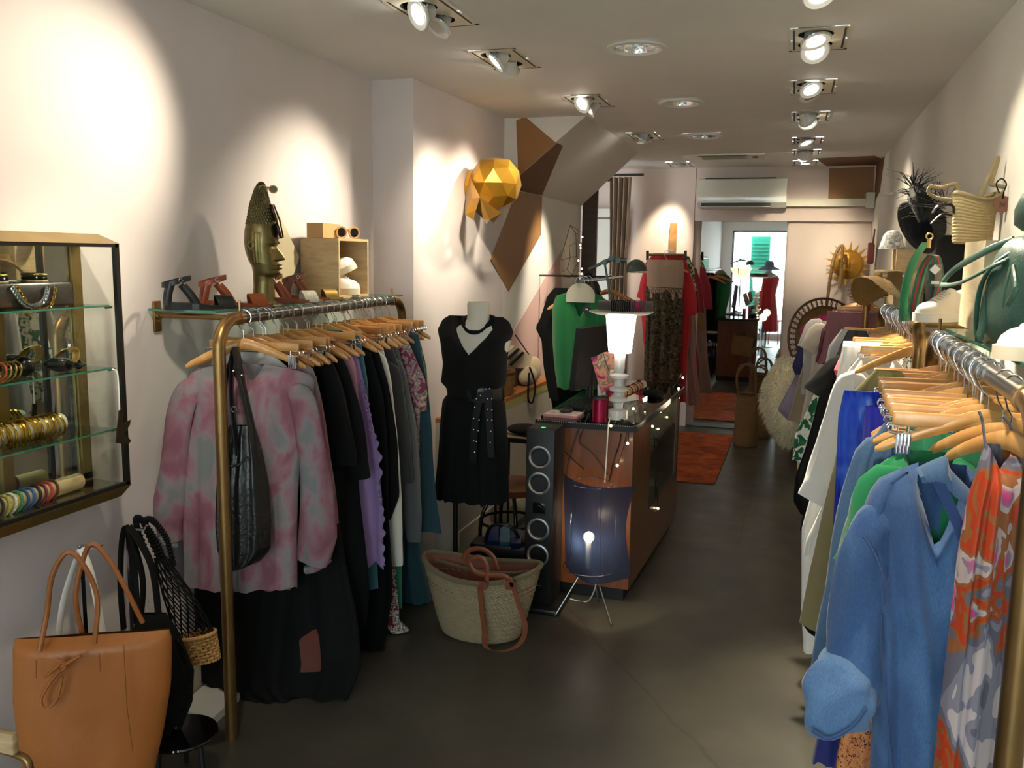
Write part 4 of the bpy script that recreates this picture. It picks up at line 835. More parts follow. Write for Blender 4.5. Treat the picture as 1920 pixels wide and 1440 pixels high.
for y, lb_ in ((6.34, 'clip hanger holding the smocked skirt'), (6.42, 'wooden hanger carrying the mauve slip dress'), (6.5, 'wooden hanger carrying the burgundy dress'), (6.62, 'wooden hanger carrying the cream t-shirt dress'), (6.72, 'wooden hanger carrying the pale grey top'), (6.82, 'wooden hanger carrying the beige linen dress'), (6.92, 'wooden hanger carrying the navy satin dress'), (7.0, 'wooden hanger carrying the lavender skirt'), (7.1, 'wooden hanger carrying the magenta kimono')):
    hanger((rrail(y), y, RZ), 0, lb_, kind='clip' if 'clip' in lb_ else 'shoulder')
for i in range(8):
    y = 6.38+.09*i; hanger((rrail(y), y, RZ), .04*sin(i*2.3), 'light wooden hanger packed among the others on the rear right rail', group='packed hangers on the rear right rail')
# ------------------------------------------------------------------ left wall: shelf goods
BRZ = mat('patinated_bronze', '#7d7048', rough=.36, metal=.95, noise=.25, nscale=14)
BRZ2 = mat('bronze_lattice', '#5f5638', rough=.45, metal=.9, noise=.25, nscale=20)
SZ = 1.4575
def bronze_head():
    c = Vector((-1.925, 2.93, 0)); ang = radians(13); fd = Vector((cos(ang), sin(ang), 0)); sd = Vector((-sin(ang), cos(ang), 0))
    t = thing('bronze_head', 'bronze head sculpture with tall pointed lattice headdress on the glass shelf', 'sculpture', (c.x, c.y, SZ))
    S = 1/1760; Z = lambda y: SZ+(905-y)*S
    back = [(105, 2), (115, 18), (150, 42), (250, 77), (350, 97), (420, 115), (500, 121), (560, 114), (620, 95), (660, 71), (700, 66), (800, 65), (860, 74), (905, 82)]
    front = [(105, 2), (112, 22), (200, 47), (300, 72), (380, 90), (450, 104), (500, 100), (540, 96), (580, 102), (620, 104), (660, 106), (700, 106), (716, 98), (728, 78), (745, 72), (800, 72), (860, 76), (905, 82)]
    side = [(105, 2), (115, 20), (200, 48), (300, 74), (400, 92), (480, 98), (560, 96), (640, 86), (690, 74), (720, 66), (760, 62), (860, 68), (905, 78)]
    def build(y0, y1, rows, n, lat, name, m):
        b = MB(); rings = []
        for j in range(rows+1):
            y = y0+(y1-y0)*j/rows; B = interp(back, y)[0]*S; F_ = interp(front, y)[0]*S; W_ = interp(side, y)[0]*S; ring = []
            for i in range(n):
                a = 2*pi*i/n; ca, sa = cos(a), sin(a); x = (F_ if ca > 0 else B)*ca; l = W_*sa; r = 1
                if lat:
                    k = .0028*(abs(sin(13*a+y*.075))+abs(sin(13*a-y*.075))-1.1); x += k*ca; l += k*sa
                elif ca > 0:
                    ly = l
                    if 515 < y < 612: x += .032*(y-515)/97*math.exp(-(ly/(.008+.008*(y-515)/97))**2)
                    elif y < 626 and y >= 612: x += .032*(626-y)/14*math.exp(-(ly/.016)**2)
                    x += .017*math.exp(-((y-648)/7)**2-(ly/.020)**2)+.017*math.exp(-((y-672)/8)**2-(ly/.018)**2)
                    x += .008*math.exp(-((y-703)/12)**2-(ly/.02)**2)
                    for s in (-1, 1):
                        x += .009*math.exp(-((y-502)/14)**2-((ly-s*.026)/.012)**2)-.006*math.exp(-((y-525)/10)**2-((ly-s*.024)/.014)**2)+.007*math.exp(-((y-470)/7)**2-((ly-s*.026)/.018)**2)
                if not lat and 440 < y < 640 and -.75 < ca < .15: 
                    kk = .0022*abs(sin(16*a)); x += kk*ca; l += kk*sa
                ring.append(c+fd*x+sd*l+Vector((0, 0, Z(y))))
            rings.append(ring)
        b.loft(rings, cap=True); return b.build(name, m, t, angle=60)
    build(380, 905, 110, 96, False, 'face', BRZ); build(105, 384, 84, 180, True, 'headdress', BRZ2)
    for s in (-1, 1):
        MB().torus(c+sd*s*.058-fd*.022+Vector((0, 0, Z(520))), .012, .003, 16, 6, M=Matrix.Rotation(ang, 3, 'Z') @ Matrix.Rotation(pi/2, 3, 'X')).build('ear', BRZ, t)
    k = MB(); k.lathe([(.055, 0), (.055, .004), (.046, .010)], (c.x, c.y, SZ), 28); k.build('base_ring', BRZ, t)
    # two pairs of sunglasses hooked on the headdress
    return c, fd, sd
def sunglasses(label, o, X, Y, m_, tint='#17130f', w=.052, group=None, fold=True):
    X = Vector(X).normalized(); Y = Vector(Y).normalized(); Zv = X.cross(Y); t = thing('sunglasses', label, 'sunglasses', o, group); M = Matrix((X, Y, Zv)).transposed(); o = Vector(o)
    L = mat('sunglass_lens'+tint, tint, rough=.08)
    b = MB()
    for s in (-1, 1):
        n0 = len(b.v); b.torus(o+X*s*w*.62, w*.48, w*.085, 24, 6, M=M @ Matrix.Diagonal((1, .9, 1)))
    b.tube([o-X*w*.16+Y*w*.2, o+Y*w*.26, o+X*w*.16+Y*w*.2], w*.07, 6, smooth=3); b.build('frame', m_, t)
    for s in (-1, 1):
        l = MB(); l.lathe([(w*.45, 0), (.0001, w*.04)], o+X*s*w*.62, 20, M=M @ Matrix.Diagonal((1, .9, 1)), cap=False); l.build('lens', L, t)
        e = MB(); p = o+X*s*w*1.1+Y*w*.15; e.tube([p, p-Zv*w*.15, p-X*s*w*1.2*(1 if fold else 0)-Zv*w*(.25 if fold else 2.1)], w*.06, 6); e.build('temple', m_, t)
    return t
c, fd, sd = bronze_head()
TORT = mat('tortoise_acetate', '#3c2414', rough=.2, noise=.5, nscale=60); CLR = mat('honey_acetate', '#b78d5c', rough=.2)
sunglasses('dark tortoise sunglasses hanging down the front of the bronze headdress', c+fd*.058+Vector((0, 0, 1.765))-sd*.008, (fd*.28+Vector((0, 0, -1))), fd*.4-sd*.9, TORT, w=.056)
sunglasses('small honey coloured sunglasses perched at the tip of the bronze headdress', c+fd*.028+Vector((0, 0, 1.885)), sd*.5+fd*.8, (0, 0, 1), CLR, '#6b6450', w=.03)
LEAF_ = mat('flat_marble_lozenge', '#c9bd9c', rough=.4, noise=.06, nscale=8)
k = MB(); q_ = [P(*p, 'x', -2.045) for p in ((508, 600), (505, 500), (518, 400), (557, 482), (540, 530), (520, 545))]; k.poly(q_, .012, (1, 0, 0)); o = k.build('marble_lozenge', LEAF_, smooth=False); tag(o, 'pale marble lozenge tile leaning on the wall behind the bronze head', 'ornament')
# shoes
def sandal(label, px, y, length=.25, rz=0, col='#101012', toe='#101012', z=SZ, heel=.014, x=-1.90, buckle=True):
    m1 = mat('sandal_leather_'+col, col, rough=.35, noise=.08, nscale=30); m2 = mat('sandal_vamp_'+toe, toe, rough=.35, metal=.6 if toe in ('#a98a45',) else 0, noise=.25 if toe == '#cfc8b4' else .05, nscale=60)
    t = thing('sandal', label, 'sandal', (x, y, z)); M = Matrix.Rotation(rz, 3, 'Z'); o = Vector((x, y, z)); G = lambda a, b_, c_: o+M @ Vector((a, b_, c_))
    L = length
    def foot(u): return .030+.012*sin(pi*min(1, u*1.25))*(1 if u > .35 else .6)-.012*max(0, (u-.85)/.15)
    b = MB(); rings = []
    for j in range(13):
        u = j/12; w = foot(u) if 0 < j < 12 else .012; zt = heel*max(0, 1-u*1.6)**.7+.012
        rings.append([G(L*(u-.5), -w, 0), G(L*(u-.5), w, 0), G(L*(u-.5), w, zt), G(L*(u-.5), -w, zt)])
    b.loft(rings, cap=True); b.build('sole', m1, t, smooth=False)
    def strap(u, h, wid, mm, lean=0, nm='strap'):
        s = MB(); w = foot(u)*1.02; zt = heel*max(0, 1-u*1.6)**.7+.006; pts = []
        for k_ in range(11):
            a = pi*k_/10; pts.append(G(L*(u-.5)+lean*sin(a), -w*cos(a), zt+h*sin(a)))
        s.tube(pts, wid/2, 8, flat=1, up=M @ Vector((1, 0, 0))); 
        for i in range(len(s.v)):
            pass
        return s.build(nm, mm, t)
    def band(u, h, wid, mm, lean=0, nm='strap'):
        s = MB(); w = foot(u)*1.02; zt = heel*max(0, 1-u*1.6)**.7+.004; rings = []
        for k_ in range(13):
            a = pi*k_/12; cpos = Vector((L*(u-.5)+lean*sin(a), -w*cos(a), zt+h*sin(a))); nrm = Vector((0, -cos(a), sin(a)*1.0)).normalized()
            rings.append([G(*(cpos+Vector((dx, 0, 0))+nrm*dn)) for dx, dn in ((-wid/2, 0), (wid/2, 0), (wid/2, .0025), (-wid/2, .0025))])
        s.loft(rings, cap=True); return s.build(nm, mm, t)
    band(.80, .040, .055, m2, -.01, 'toe_strap')
    for sg in (-1, 1):
        k_ = MB(); k_.tube([G(L*(.42-.5), sg*.034, heel), G(L*(.34-.5), sg*.034, heel+.035), G(L*(.24-.5), sg*.031, heel+.066)], .010, 8, flat=.25, smooth=5, up=M @ Vector((0, 1, 0))); k_.build('side_strap', m1, t)
        k_ = MB(); k_.tube([G(L*(.04-.5), sg*.022, heel), G(L*(.06-.5), sg*.026, heel+.04), G(L*(.10-.5), sg*.028, heel+.074)], .010, 8, flat=.25, smooth=5, up=M @ Vector((0, 1, 0))); k_.build('heel_strap', m1, t)
    k_ = MB(); rings = []
    for j in range(33):
        a_ = 2*pi*j/32; cx__, cy__ = .045*cos(a_), .031*sin(a_); base_ = Vector((L*(.17-.5)+cx__, cy__, heel+.078+.28*cx__)); nn = Vector((cos(a_), sin(a_), .25)).normalized()
        rings.append([G(*(base_+Vector((0, 0, dz))+nn*dn)) for dz, dn in ((-.008, 0), (.008, 0), (.008, .0025), (-.008, .0025))])
    k_.loft(rings); k_.build('ankle_strap', m1, t)
    if buckle:
        s = MB(); s.torus(G(-L*.30, -.034, heel+.082), .008, .0016, 4, 5, M=M @ Matrix.Rotation(pi/2, 3, 'X')); s.build('buckle', CHROME, t, smooth=False)
    return t
sandal('black leather sandal with ankle strap at the near end of the left glass shelf', 0, 2.53, rz=radians(48), x=-1.90)
sandal('tan brown leather sandal behind the black sandal on the left shelf', 0, 2.68, rz=radians(50), col='#8a3f20', toe='#9a4a26', x=-1.87)
sandal('brown sandal with snakeskin vamp in front of the bronze head', 0, 3.02, rz=radians(52), col='#7a3a20', toe='#cfc8b4', x=-1.86)
sandal('brown sandal with gold vamp beside the wooden crate', 0, 3.22, rz=radians(50), col='#6b3a22', toe='#a98a45', x=-1.88)
def sneaker(label, o, rz, L=.27, mu='#e9e6de', ms='#ddd2b8', ry=0, rx=0, hi=0.):
    o = Vector(o); t = thing('sneaker', label, 'sneaker', o); M = Matrix.Rotation(rz, 3, 'Z') @ Matrix.Rotation(ry, 3, 'Y') @ Matrix.Rotation(rx, 3, 'X'); m1 = mat('sneaker_upper_'+mu, mu, rough=.6, bumpy=.2, bscale=200, bdist=.001); m2 = mat('sneaker_sole_'+ms, ms, rough=.5)
    W_ = [(0, .022), (.08, .036), (.3, .036), (.55, .042), (.78, .047), (.93, .034), (1, .012)]; H_ = [(0, .052), (.1, .085+hi), (.25, .078+hi*.7), (.38, .088+hi*.6), (.5, .072), (.7, .048), (.88, .040), (1, .022)]
    b = MB(); rings = []
    for j in range(22):
        u = j/21; w = interp(W_, u)[0]; h = interp(H_, u)[0]; rings.append([o+M @ Vector((L*(u-.5), w*cos(a)*(1 if sin(a) < .3 else .93), .022+max(0, sin(a))**.8*h if sin(a) > 0 else .022)) for a in [2*pi*k/18 for k in range(18)]])
    b.loft(rings, cap=True); b.build('upper', m1, t, angle=70)
    b = MB(); rings = []
    for j in range(18):
        u = j/17; w = interp(W_, u)[0]+.004; rings.append([o+M @ Vector((L*1.03*(u-.5), s*w, z)) for s, z in ((-1, .0), (1, .0), (1, .028), (-1, .028))])
    b.loft(rings, cap=True); b.build('sole', m2, t, angle=50)
    for k in range(5):
        u = .48+k*.055; h = interp(H_, u)[0]+.024; w = .02; l = MB(); l.tube([o+M @ Vector((L*(u-.5), -w, h-.006)), o+M @ Vector((L*(u-.49), 0, h+.002)), o+M @ Vector((L*(u-.5), w, h-.006))], .0028, 6, smooth=3); l.build('lace', m1, t)
    return t
CRW = wood('raw_pine', '#cdb48a', '#b0936a', (2, 2, 10), rough=.6, amt=3)
def crate(label, x0, x1, y0, y1, z0, z1, t=.011, side='-y', m_=None):
    m_ = m_ or CRW; r = thing('wooden_crate', label, 'crate', ((x0+x1)/2, (y0+y1)/2, z0))
    if side == '-y': ps = [(x0, x1, y0, y1, z0, z0+t), (x0, x1, y0, y1, z1-t, z1), (x0, x0+t, y0, y1, z0+t, z1-t), (x1-t, x1, y0, y1, z0+t, z1-t), (x0+t, x1-t, y1-t, y1, z0+t, z1-t)]
    else: ps = [(x0, x1, y0, y1, z0, z0+t), (x0, x1, y0, y1, z1-t, z1), (x0, x1, y0, y0+t, z0+t, z1-t), (x0, x1, y1-t, y1, z0+t, z1-t), ((x0, x0+t) if side == '+x' else (x1-t, x1))+(y0+t, y1-t, z0+t, z1-t)]
    for nm, p in zip(('bottom', 'top_board', 'side_board', 'side_board', 'back_board'), ps): MB().bb(*p).build(nm, m_, r, smooth=False)
    return r
crate('pale wooden crate standing open on the left shelf, white sneakers inside', -2.045, -1.86, 3.40, 3.68, SZ, 1.715, side='+x')
sneaker('lower white sneaker in the pale crate on the left shelf', (-1.93, 3.54, SZ+.012), radians(20), L=.17)
sneaker('upper white sneaker leaning in the pale crate on the left shelf', (-1.94, 3.55, SZ+.095), radians(40), L=.17, ry=radians(-25), mu='#efece6')
KRAFT = mat('kraft_cardboard', '#b88f5f', rough=.8, noise=.06)
k = MB(); k.box((-1.97, 3.47, 1.716+.031), (.075, .17, .062), rz=radians(4)); o = k.build('cardboard_box', KRAFT, smooth=False); tag(o, 'small brown cardboard spectacle box on top of the left wooden crate', 'box')
sunglasses('honey rimmed sunglasses standing before the cardboard box on the crate', (-1.90, 3.56, 1.742), (.45, .9, 0), (0, 0, 1), CLR, '#15110f', w=.055)
# ------------------------------------------------------------------ jewellery case on the wall
def showcase():
    x0, x1 = -2.07, -1.92; y0, y1, z0, z1 = 1.05, 2.165, .935, 1.668
    BR = mat('case_brass', '#9c8450', rough=.32, metal=.85, noise=.1); BK = mat('case_black_edge', '#14120f', rough=.3)
    t = thing('jewellery_case', 'wall-hung jewellery showcase with brass frame and glass shelves', 'showcase', (-1.99, 1.6, z0))
    for nm, za, zb, ix, iy in (('cornice', z1, z1+.028, .04, .03), ('base_moulding', z0, z0-.030, .003, .03)):
        b = MB(); b.add([(x1+.006, y0, za), (x1+.006, y1+.006, za), (x0, y1+.006, za), (x0, y0, za), (x1-ix, y0, zb), (x1-ix, y1-iy, zb), (x0, y1-iy, zb), (x0, y0, zb)], [(0, 1, 5, 4), (1, 2, 6, 5), (0, 3, 2, 1), (4, 5, 6, 7)]); b.build(nm, BR, t, smooth=False)
    b = MB(); b.bb(x1-.010, x1+.004, y1-.012, y1+.004, z0, z1); b.bb(x1-.008, x1+.004, y0, y1, z1-.010, z1); b.bb(x1-.008, x1+.004, y0, y1, z0, z0+.012); b.build('edge_frame', BK, t, smooth=False)
    b = MB()
    for y in (y1-.018, 1.86, 1.60, 1.3): b.bb(x0+.002, x0+.014, y-.018, y+.018, z0, z1)
    b.bb(x0+.002, x0+.014, y0, y1, z0+.01, z0+.03); b.build('upright', BR, t, smooth=False)
    b = MB(); b.bb(x0+.001, x0+.004, y0, 1.86, z0, z1); b.build('mirror_back', mirror_mat('case_mirror', (.75, .76, .70)), t, smooth=False)
    b = MB(); b.bb(x0+.001, x0+.003, 1.88, y1-.04, z0, z1); b.build('mirror_panel', mirror_mat('case_mirror', (.75, .76, .70)), t, smooth=False)
    G = glass_mat('case_glass', '#fbfdfb', .97)
    b = MB(); b.bb(x1-.004, x1-.002, y0, y1, z0, z1); b.build('front_glass', G, t, smooth=False)
    b = MB(); b.bb(x0+.01, x1-.01, y1-.004, y1-.001, z0, z1); b.build('end_glass', G, t, smooth=False)
    b = MB(); b.bb(x0+.002, x1-.006, y0, y1-.004, z0, z0+.006); b.build('floor_mirror', mirror_mat('case_mirror_low', (.45, .45, .36)), t, smooth=False)
    for z in (1.489, 1.302, 1.116):
        b = MB(); b.bb(x0+.012, x1-.012, y0, y1-.03, z-.006, z); sh_ = b.build('glass_shelf_board', SG, t, smooth=False)
        b = MB(); b.bb(x1-.0125, x1-.0115, y0, y1-.03, z-.0055, z-.0005); b.build('shelf_edge', mat('glass_edge_green', '#3f7a68', rough=.1), sh_, smooth=False)
        b = MB(); b.tube([(x1-.03, y1-.026, z-.009), (x1-.03, y1-.002, z-.009)], .004, 8); b.build('shelf_pin', mat('pin_bronze', '#3a2c18', rough=.4, metal=.8), sh_)
    return t
showcase()
GOLD = mat('polished_gold', '#d9a936', rough=.18, metal=1.0); GOLD2 = mat('pale_gold', '#caa560', rough=.25, metal=1.0); BLKG = mat('glossy_black', '#08080a', rough=.08, coat=.5)
cx_ = -1.995
tube_m = mat('clear_display_tube', '#c9c7b8', rough=.15)
k = MB(); k.tube([(cx_, 1.55, 1.155), (cx_, 1.99, 1.155)], .027, 20); o = k.build('bangle_stand', tube_m); tag(o, 'clear display tube threaded with gold bangles on the third case shelf', 'display stand')
proto = None; used = [False]
proto = thing('bangle', '', 'bracelet', (0, 0, 0)); MB().torus((0, 0, 0), .0345, .0034, 26, 6, M=Matrix.Rotation(pi/2, 3, 'X')).build('ring', GOLD, proto)
for i in range(28): place(proto, used, (cx_+.002*sin(i*2), 1.57+.0148*i, 1.1515), radians(6*sin(i*1.9)), 'thin gold bangle among those threaded on the clear tube in the case', 'bracelet', 'gold bangles on the clear tube', rx=radians(8*sin(i)))
k = MB(); k.tube([(-2.035, 1.5, 1.15), (-2.035, 1.83, 1.15)], .02, 16); o = k.build('bangle_stand', tube_m); tag(o, 'second shorter display tube behind the gold bangles', 'display stand')
for i in range(11): place(proto, used, (-2.035, 1.66+.0145*i, 1.149), radians(5*sin(i*2.9)), 'thin gold bangle on the shorter tube behind the main row', 'bracelet', 'gold bangles on the rear tube')
k = MB(); k.tube([(-1.975, 1.60, .967), (-2.0, 2.05, .967)], .0235, 20); o = k.build('bracelet_stand', CRW); tag(o, 'round wooden bar with colourful bracelets at the bottom of the case', 'display stand')
cols = ['#b3202a', '#c8b23a', '#151515', '#151515', '#c7b857', '#e0dcc0', '#3a8f5a', '#23508f', '#2b61a8', '#17171a', '#7a2436', '#c23a3a', '#5a2a1a']
for i, cc_ in enumerate(cols):
    nm = ['red', 'mustard', 'black', 'black beaded', 'yellow green', 'cream', 'green', 'dark blue', 'blue', 'black and white', 'wine', 'coral', 'brown'][i]
    o = MB().torus((-1.98-.0012*i, 1.68+.0215*i, .967), .0275, .0042, 24, 7, M=Matrix.Rotation(radians(75), 3, 'X')).build('bracelet', mat('bracelet_'+cc_, cc_, rough=.5, noise=.4, nscale=150)); tag(o, nm+' cord bracelet on the wooden bar at the bottom of the case', 'bracelet', 'colourful bracelets on the wooden bar')
CLU = mat('dark_snakeskin', '#2a2522', rough=.3, noise=.5, nscale=40)
k = MB(); k.rbox((-1.99, 1.90, 1.489+.034), (.07, .26, .066), .012, ry=radians(-8)); o = k.build('pouch', CLU); tag(o, 'dark snakeskin leather display block draped with chains on the top case shelf', 'pouch')
def chain(label, pts, m_, r=.004, name='necklace'):
    pts = spline([Vector(p) for p in pts], 9); k = MB()
    for i, p in enumerate(pts[:-1]):
        d = (pts[i+1]-p); M = d.to_track_quat('X', 'Z').to_matrix() @ Matrix.Rotation((i % 2)*pi/2, 3, 'X') @ Matrix.Diagonal((1.4, 1, 1)); k.torus(p, r, r*.28, 8, 4, M=M)
    o = k.build(name, m_); return tag(o, label, 'necklace')
chain('silver link chain hanging in a loop over the snakeskin block', [(-1.952, 1.82, 1.545), (-1.948, 1.84, 1.51), (-1.945, 1.87, 1.496), (-1.948, 1.91, 1.51), (-1.952, 1.93, 1.545)], CHROME, .007)
chain('fine gold chain hanging beside the silver link chain', [(-1.952, 1.83, 1.55), (-1.946, 1.87, 1.494), (-1.946, 1.93, 1.494), (-1.952, 1.96, 1.55)], GOLD, .004)
for j, (yy, n_) in enumerate(((1.93, 'right'), (1.80, 'left'))):
    for i, (m_, nm) in enumerate(((mat('beads_tan', '#8a7350', rough=.5, noise=.5, nscale=90), 'tan beaded'), (BLKG, 'black and cream'), (mat('coil_brass', '#75683f', rough=.35, metal=.7, bumpy=1, bscale=120, bdist=.003), 'coiled olive'))):
        o = MB().torus((-1.995, yy, 1.562+.009*i), .030, .0045, 26, 7, M=Matrix.Rotation(.0, 3, 'X')).build('bangle_bracelet', m_); tag(o, nm+' bracelet in the '+n_+' stack on the snakeskin block', 'bracelet', 'stacked bracelets on the block')
k = MB(); rings = []
for j in range(15):
    u = j/14; r = .030*sin(pi*min(1, u*1.25+.06))**.8 if u < .75 else .030*(1-u)/.25*.7+.001; rings.append([Vector((-1.975-.0*u, 1.93+.15*u, 1.302+.03-.018*u))+Vector((r*.8*cos(a), 0, r*.75*sin(a))) for a in [2*pi*q2/14 for q2 in range(14)]])
k.loft(rings, cap=True); o = k.build('bird_figurine', BLKG); tag(o, 'glossy black pointed bird figurine on the second case shelf', 'figurine')
k = MB(); k.sphere((-2.0, 1.88, 1.33), .028, 18, 12, (1, 1.1, 1)); o = k.build('stone_ornament', BLKG); tag(o, 'round glossy black ornament beside the pointed bird figurine', 'ornament')
k = MB(); k.sphere((-2.0, 1.77, 1.335), .024, 14, 10, (1, 1.5, .8)); o = k.build('stone_ornament', BLKG); tag(o, 'oval glossy black ornament above the gold bangles on the second shelf', 'ornament')
for i in range(5):
    o = MB().torus((-2.0, 2.02+.006*i, 1.335+.001*i), .032, .002, 26, 5, M=Matrix.Rotation(radians(62), 3, 'X')).build('bangle', GOLD2); tag(o, 'thin gold bangle leaning behind the black bird figurine', 'bracelet', 'bangles behind the bird figurine')
for i in range(4):
    o = MB().torus((-1.96, 1.76+.016*i, 1.328), .027, .0028, 26, 6, M=Matrix.Rotation(radians(70), 3, 'X')).build('bangle', GOLD2 if i else mat('coral_enamel', '#b8452c', rough=.3)); tag(o, 'bronze coloured bangle leaning near the feather tassel' if i else 'coral enamel bangle leaning near the feather tassel', 'bracelet', 'leaning bangles near the feathers' if i else None)
FEA = mat('cream_feather', '#d9cfb0', rough=.8); k = MB()
for i in range(46):
    a = rnd.uniform(-.9, .9); l = rnd.uniform(.05, .10); p = Vector((-1.955+rnd.uniform(-.01, .01), 1.63+rnd.uniform(-.02, .02), 1.40)); e = p+Vector((rnd.uniform(-.01, .02), l*sin(a)*.6, -l*cos(a))); w = Vector((0, .006, .002)); k.add([p, p+w, e+w*.5, e], [(0, 1, 2, 3)])
o = k.build('feather_tassel', FEA); tag(o, 'cream feather tassel hanging in the showcase at the picture edge', 'tassel')
k = MB(); q_ = [P(*p, 'x', -1.905) for p in ((216, 830), (222, 770), (229, 765), (229, 795), (243, 787), (242, 796), (232, 812), (244, 826), (240, 832), (226, 832))]; k.poly(q_, .004, (1, 0, 0)); t = thing('bird_ornament', 'flat dark bird ornament hanging on a white cord from the case corner', 'ornament', q_[0]); k.build('bird', mat('dark_bronze_cut', '#3a2d1e', rough=.45, metal=.6), t, smooth=False)
k = MB(); k.tube([P(224, 770, 'x', -1.906), P(222, 720, 'x', -1.906), P(219, 697, 'x', -1.908), P(210, 692, 'x', -1.918)], .0022, 6, smooth=3); k.build('cord', F_WHT, t)
# ------------------------------------------------------------------ bags under the case
ORL = mat('cognac_leather', '#b06a32', rough=.42, noise=.07, nscale=8, bumpy=.5, bscale=140, bdist=.002); ORL2 = mat('cognac_leather_edge', '#9a5a28', rough=.45, bumpy=.3, bscale=140)
t = thing('bag_stand', 'chrome bag display stand with two upright bars by the left wall', 'stand', (-1.97, 2.05, 0))
for (a, yy) in (((150, 1022), 2.02), ((236, 988), 2.23)):
    p = P(*a, 'x', -1.975); k = MB(); k.bb(p.x-.004, p.x+.004, p.y-.008, p.y+.008, .01, p.z); k.build('upright', CHROME, t, smooth=False)
    k = MB(); k.tube([(p.x, p.y, p.z-.004), (p.x+.08, p.y-.01, p.z+.002), (p.x+.09, p.y-.01, p.z+.018)], .0045, 8); k.build('arm', CHROME, t)
k = MB(); k.bb(-2.04, -1.90, 1.85, 2.35, 0, .012); k.build('foot_plate', CHROME, t, smooth=False)
pl = Plane(1.88, -1.80, .55)
t = thing('tote_bag', 'large cognac leather tote bag with long handles and drawstring bow', 'bag', (-1.8, 1.88, .2))
cloth('body', rws([((28, 1210), (314, 1168)), ((26, 1230), (316, 1190)), ((24, 1300), (316, 1290)), ((36, 1380), (306, 1380)), ((58, 1450), (290, 1450)), ((70, 1500), (280, 1500))]), pl, ORL, t, depth=.15, nf=3, amp=.007, seed=.9, top=.02, hem=0, vfade=.9, NR=26)
for L in ([(115, 1200), (112, 1140), (122, 1070), (150, 1026), (180, 1050), (205, 1110), (215, 1185)], [(128, 1200), (126, 1130), (138, 1062), (158, 1026), (192, 1060), (226, 1120), (244, 1180)]):
    k = MB(); off_ = Vector((0, -.075 if L[0][0] == 115 else .05, 0)); k.tube([pl.at(*p)+off_*(1 if i in (0, 6) else .6) for i, p in enumerate(L)], .0072, 8, smooth=6); k.build('handle', ORL2, t)
for L in ([(160, 1210), (150, 1222), (128, 1240)], [(158, 1222), (180, 1208), (194, 1200)], [(158, 1225), (138, 1250), (122, 1280), (130, 1296), (150, 1280), (160, 1240)], [(150, 1208), (160, 1212), (166, 1222), (156, 1228)]):
    k = MB(); k.tube([pl.at(*p)+Vector((.012, -.095, 0)) for p in L], .0045, 6, smooth=6); k.build('tie', ORL, t)
k = MB()
for L in ([(266, 1185), (272, 1300), (282, 1380)], [(222, 1200), (224, 1235)], [(108, 1212), (108, 1245)]): k.tube([pl.at(*p)+Vector((.01, -.083, 0)) for p in L], .0012, 4)
k.build('stitching', mat('tan_thread', '#6e3f1b', rough=.7), t)
pl = Plane(2.02, -1.88, .4); t = thing('canvas_bag', 'off-white canvas bag behind the leather tote, only its straps showing', 'bag', (-1.88, 2.02, .4))
cloth('body', rws([((120, 1230), (210, 1210)), ((110, 1280), (225, 1280)), ((110, 1400), (225, 1400))]), pl, F_WHT, t, depth=.03)
for L in ([(108, 1230), (118, 1130), (150, 1030)], [(152, 1028), (172, 1080), (195, 1200)]):
    k = MB(); k.tube([pl.at(*p) for p in L], .013, 8, flat=.25, smooth=5); k.build('strap', F_WHT, t)
pl = Plane(2.12, -1.86, .4); t = thing('black_cotton_bag', 'black cotton bag with wide straps and crocheted lower edge', 'bag', (-1.86, 2.12, .4))
cloth('body', rws([((262, 1150), (312, 1150)), ((250, 1185), (330, 1180)), ((250, 1260), (362, 1260)), ((262, 1320), (358, 1320)), ((280, 1372), (335, 1370))]), pl, F_BLK, t, depth=.08, nf=4, amp=.006, seed=.7, hem=.02)
for L in ([(232, 1180), (226, 1100), (228, 1020), (236, 988), (248, 1040), (258, 1170)], [(262, 1180), (268, 1090), (248, 1010), (244, 990), (284, 1060), (298, 1160)]):
    k = MB(); k.tube([pl.at(*p) for p in L], .013, 8, flat=.3, smooth=6); k.build('strap', F_BLK, t)
k = MB()
for i in range(30):
    u = i/29; p = pl.at(316+46*sin(u*2.6), 1370-170*u)+Vector((0, -.02, 0)); k.torus(p, .010, .0022, 10, 5, M=Matrix.Rotation(pi/2, 3, 'X') @ Matrix.Rotation(i, 3, 'Z'))
k.build('crochet_trim', F_BLK, t)
# net bag with wicker bottom
WICK = mat('natural_wicker', '#b98a4e', rough=.5, noise=.2, nscale=30)
t = thing('net_bag', 'black knotted net bag ending in a small wicker basket', 'bag', (-1.84, 2.3, .2)); pl = Plane(2.24, -1.84, .35); A = pl.at(262, 978)
rc = [pl.at(372, 1185)]; ax = (pl.at(372, 1240)-pl.at(300, 1010)).normalized(); e1 = Vector((0, 1, 0)).cross(ax).normalized(); e2 = Vector((0, 1, 0))
C0 = pl.at(368, 1192); R0 = .068
def wr(u, a, r): return C0+ax*u+(e1*cos(a)*r+e2*sin(a)*r*.6)
b = MB()
for j in range(9):
    u = .085*j/8; pts = [wr(u, 2*pi*k/48, R0*(1-.18*j/8)+.0035*(1 if (k//2+j) % 2 else -1)) for k in range(49)]; b.tube(pts, .0042, 6)
for k in range(24): b.tube([wr(.09*j/6, 2*pi*k/24, R0*(1-.18*j/6)) for j in range(7)], .003, 5)
b.tube([wr(-.004, 2*pi*k/32, R0*1.04) for k in range(33)], .006, 6); b.lathe([(.0001, 0), (R0*.8, .002)], C0+ax*.088, 20, M=Matrix((e1, e2*.6, ax)).transposed(), cap=False); b.build('wicker_basket', WICK, t)
b = MB(); nc = 14; nr = 9; top = pl.at(300, 1045)
